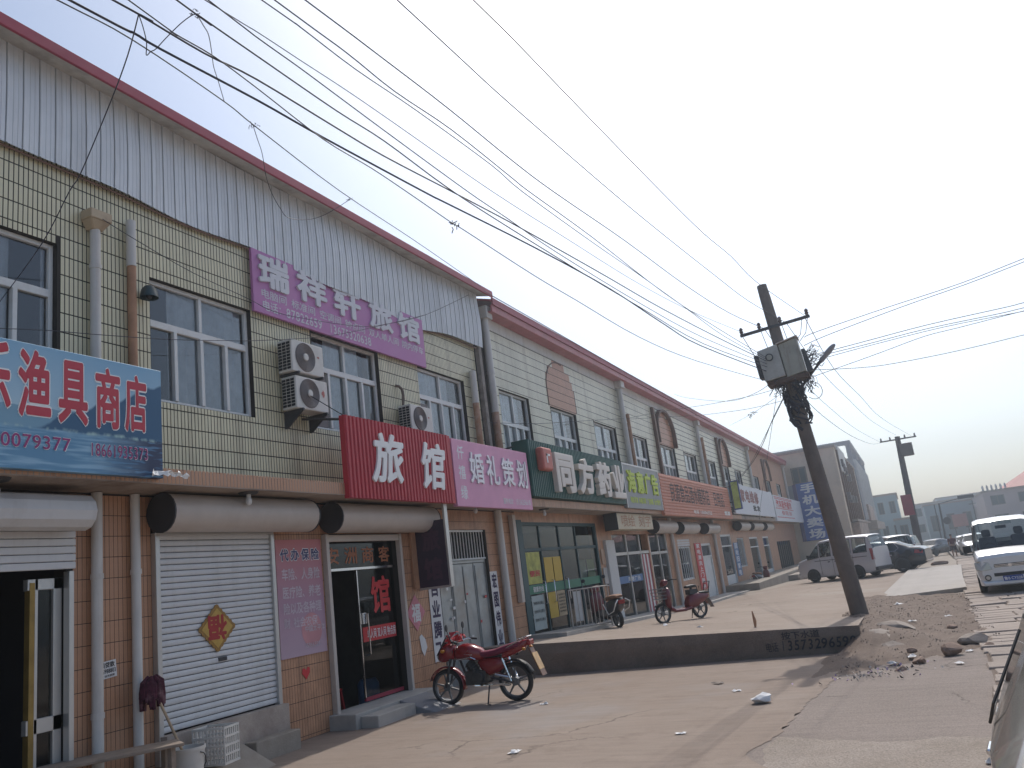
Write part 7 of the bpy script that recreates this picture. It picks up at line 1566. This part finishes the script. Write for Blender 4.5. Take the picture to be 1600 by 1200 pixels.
p = MB(); p.box(-2.6, -1.9, -16.04, -16.0, 4.6, 7.6); p.build('pale_patch', M_greyw, bb)
rb = random.Random(31)
for k in range(9):
    y = 76+k*2.9
    p = MB(); p.box(1.75, 1.9, y-90-.15, y-90+.15, 4, 10.2); p.build('brown_rib', M_brown, bb)
    far_window(bb, (-4.24, y+.5, 6.0), (0, 1, 0), 1.6, 1.7, (1, 0, 0)); far_window(bb, (-4.24, y+.5, 2.6), (0, 1, 0), 1.6, 1.5, (1, 0, 0))
p = MB(); p.box(1.75, 2.3, -13, 13.8, 4.0, 4.2); p.build('canopy', M_plaster, bb); p = MB(); p.box(1.78, 1.95, -14, -5, 8.4, 10.6); p.build('white_billboard', M_white_band, bb); p = MB(); p.box(1.8, 2.4, -14, 2, 1.5, 3.9); p.build('shop_signs', mat('mottled_signboard', (.38, .28, .23), .6, var=.5, scale=1.2), bb)
AL = ['dark air conditioner under the upper windows of the beige building, highest one', 'dark air conditioner second along the top row on the beige building', 'dark air conditioner third along the top row on the beige building', 'dark air conditioner lower on the beige building, nearest its corner', 'dark air conditioner second in the lower row on the beige building', 'dark air conditioner third in the lower row on the beige building', 'dark air conditioner last in the top row on the beige building', 'dark air conditioner last in the lower row on the beige building']
for i, (y, z) in enumerate(((77, 7.9), (78.6, 7.6), (80.5, 7.4), (77.2, 5.0), (79.0, 4.8), (82, 4.9), (84.5, 7.0), (87, 5.0))):
    t = thing('air_conditioner', AL[i], 'air conditioner', (-4.25, y, z-.9+.9), group='air conditioner units on the beige building'); p = MB(); p.box(0, .38, 0, .85, 0, .65); p.cyl((.38, .35, .32), (.40, .35, .32), .25, n=14); p.build('casing', M_acgrey, t, bevel=.02)
sgn = thing('blue_vertical_sign', 'tall blue sign with five white characters on the beige gable', 'sign', (-7.85, 73.9, 1.95))
p = MB(); p.box(0, 1.86, 0, .10, 0, 4.85); p.build('board', mat('royal_blue_panel', (.06, .13, .42), .5, var=.08), sgn); p = MB(); p.box(-.3, -.02, .04, .1, 0, 4.8); p.build('side_board', mat('violet_side_panel', (.10, .07, .2), .5), sgn)
p = MB(); p.box(1.86, 2.0, .0, .12, 0, 4.85); p.build('edge', M_upvc, sgn)
for i, c in enumerate('手机大卖场'): fit_text(c, .30, 1.60, 4.85-.96*(i+.93), 4.85-.96*(i+.08), lambda u, v, w: (u, -.006-w, v), M_white, sgn, weight=.035)
gb = thing('grey_ribbed_building', 'taller grey building with pale vertical ribs and an open roof frame', 'building', (-6, 120, -1), group='buildings further down the street')
p = MB(); p.box(-10, 1.8, -14, 22, 0, 12.0); p.build('wall', M_greyw, gb)
for k in range(16):
    p = MB(); p.box(1.8, 2.1, -13.5+k*2.2, -13.2+k*2.2, 4.6, 11.8); p.build('rib', M_upvc, gb)
    p = MB(); p.box(1.8, 1.84, -13.0+k*2.2, -11.6+k*2.2, 5.2, 11.0); p.build('window', M_win, gb)
p = MB()
for y in (-14, -2, 10, 22): p.box(1.3, 1.8, y-.25, y+.25, 12, 13.6)
p.box(1.2, 1.9, -14.3, 22.3, 13.6, 14.1); p.box(-9, 1.2, -14.3, -13.7, 13.6, 14.1); p.box(-9, -8.5, -14.2, -13.8, 12, 13.6); p.build('roof_frame', M_greyw, gb)
p = MB(); p.box(1.8, 2.9, -14, 22, 3.4, 4.4); p.build('canopy', M_plaster, gb); p = MB(); p.box(1.85, 2.3, -12, 4, 4.5, 6.4); p.build('sign_band', mat('mottled_signboard', (.38, .28, .23), .6, var=.5, scale=1.2), gb)
def block(name, lab, x0, x1, y0, y1, h, m, floors, cols, roof=None, sidex=None):
    cx, cy = (x0+x1)/2, (y0+y1)/2; b = thing(name, lab, 'building', (cx, cy, -1.2), group='hazy buildings at the end of the street'); p = MB(); p.box(x0-cx, x1-cx, y0-cy, y1-cy, 0, h+1.2); p.build('wall', m, b)
    p = MB(); p.box(x0-cx-.2, x1-cx+.2, y0-cy-.2, y1-cy+.2, h+1.2, h+1.5); p.build('parapet', M_plaster, b)
    for f in range(floors):
        for k in range(cols):
            w_ = (x1-x0)/cols; far_window(b, (x0+w_*(k+.25), y0-.005, -1.2+1.2+.9+f*(h/floors)), (1, 0, 0), w_*.5, h/floors*.5, (0, -1, 0), fr=.1)
    return b
M_tealw = mat('teal_grey_wall', (.33, .42, .44), .85, var=.06, scale=.3); M_fargrey = mat('far_grey_wall', (.44, .45, .46), .9, var=.05, scale=.3); M_pinkw = mat('pinkish_wall', (.48, .40, .38), .9, var=.06, scale=.3)
block('teal_building', 'hazy teal grey block left of the second pole', -4.2, -.7, 150, 175, 7.7, M_tealw, 2, 2)
block('low_shop', 'small low shop with bluish upper wall beside the teal block', -1.6, .6, 140, 148, 3.4, M_tealw, 1, 1)
block('pale_hall', 'long pale hall closing the end of the street', 1.0, 12.5, 185, 205, 6.3, M_fargrey, 2, 4)
block('far_block', 'pale block behind the street lamp', 3.4, 11.5, 172, 180, 5.6, M_tealw, 1, 3)
pk = block('pink_roof_house', 'hazy building with a pale red hipped roof at the right edge', 11.5, 34, 148, 172, 5.9, M_pinkw, 2, 6)
p = MB(); z0 = 5.9+1.5; p.add([(-8, -12.5, z0), (12, -12.5, z0), (12, 12.5, z0), (-8, 12.5, z0), (-2, -2, z0+3.4), (6, -2, z0+3.4), (6, 2, z0+3.4), (-2, 2, z0+3.4)], [(0, 1, 5, 4), (1, 2, 6, 5), (2, 3, 7, 6), (3, 0, 4, 7), (4, 5, 6, 7)]); p.build('roof', mat('pale_red_roof', (.42, .14, .11), .7, var=.1), pk)
for k in range(6): p = MB(); p.lathe([(.18, 0), (.13, .35), (.18, .45), (.08, .8), (.001, .9)], (-11+k*.62, -11.5, z0), 'Z', 8); p.build('finial', M_fargrey, pk)
p = MB(); p.box(-2, 6, -12.06, -12.0, 3.4, 4.4); p.build('sign_band', M_wf, pk)
block('distant_block', 'very pale distant block behind the hall', 8, 60, 240, 260, 8.5, M_fargrey, 3, 8)
block('distant_block', 'very pale distant long block far left of the street end', -60, -3, 215, 235, 8.0, M_fargrey, 2, 8)
# red awning far off
t = thing('red_hoarding', 'faint red hoarding far behind the street lamp', 'hoarding', (8.6, 168, -1)); p = MB(); p.box(-1.2, 1.2, -.1, .1, 2.2, 4.4); p.build('panel', mat('faint_red_panel', (.45, .16, .14), .7), t); p = MB(); p.box(-1.1, -1, -.05, .05, 0, 2.2); p.box(1, 1.1, -.05, .05, 0, 2.2); p.build('leg', M_darkmetal, t)
# street lamp and thin pole far off
t = thing('street_lamp', 'distant street lamp with a long flat arm pointing right and a round sign', 'street lamp', (3.62, 110, zr(110))); p = MB(); p.cyl((0, 0, 0), (.25, 0, 5.4), .14, .10, n=10); p.tube([(.25, 0, 5.35), (1.2, 0, 5.5), (2.4, 0, 5.65)], .05, 6); p.build('pole', M_darkmetal, t); p = MB(); p.box(2.3, 4.0, -.2, .2, 5.55, 5.95); p.build('lamp_head', M_darkmetal, t, bevel=.05); p = MB(); p.cyl((.65, -.15, 3.3), (.65, -.05, 3.3), .42, n=18); p.build('round_sign', M_darkmetal, t)
t = thing('thin_pole', 'thin dark pole just left of the distant street lamp', 'pole', (3.3, 112, zr(112))); p = MB(); p.cyl((0, 0, 0), (.1, 0, 5.4), .08, .05, n=8); p.build('shaft', M_darkmetal, t)
t = thing('thin_pole', 'faint thin pole right of the distant street lamp', 'pole', (9.9, 150, zr(150))); p = MB(); p.cyl((0, 0, 0), (.1, 0, 6.2), .10, .06, n=8); p.box(-.5, .6, -.03, .03, 5.6, 5.7); p.build('shaft', M_darkmetal, t)
# brick rubble and orange barrier line far left
rock('rubble_heap', 'orange brick heap beyond the dark sedan', (-2.6, 96, zr(96)+.3), 1.3, 51, mat('orange_brick_rubble', (.36, .15, .08), .9, var=.3, scale=2), 'rubble', (2.0, 1, .6))

# ------------------------------------------------------------------ air
hz = MB(); hz.box(-430, 430, -80, 450, -3, 40)
hm = bpy.data.materials.new('pale_haze'); hm.use_nodes = True; ht = hm.node_tree
for n_ in list(ht.nodes):
    if n_.type != 'OUTPUT_MATERIAL': ht.nodes.remove(n_)
pv = ht.nodes.new('ShaderNodeVolumePrincipled'); pv.inputs['Color'].default_value = (.80, .90, 1, 1); pv.inputs['Density'].default_value = .0023; pv.inputs['Anisotropy'].default_value = .75
ht.links.new(pv.outputs[0], ht.nodes['Material Output'].inputs['Volume'])
o = hz.build('haze', hm, None); o['kind'] = 'stuff'; o['label'] = 'pale street haze'
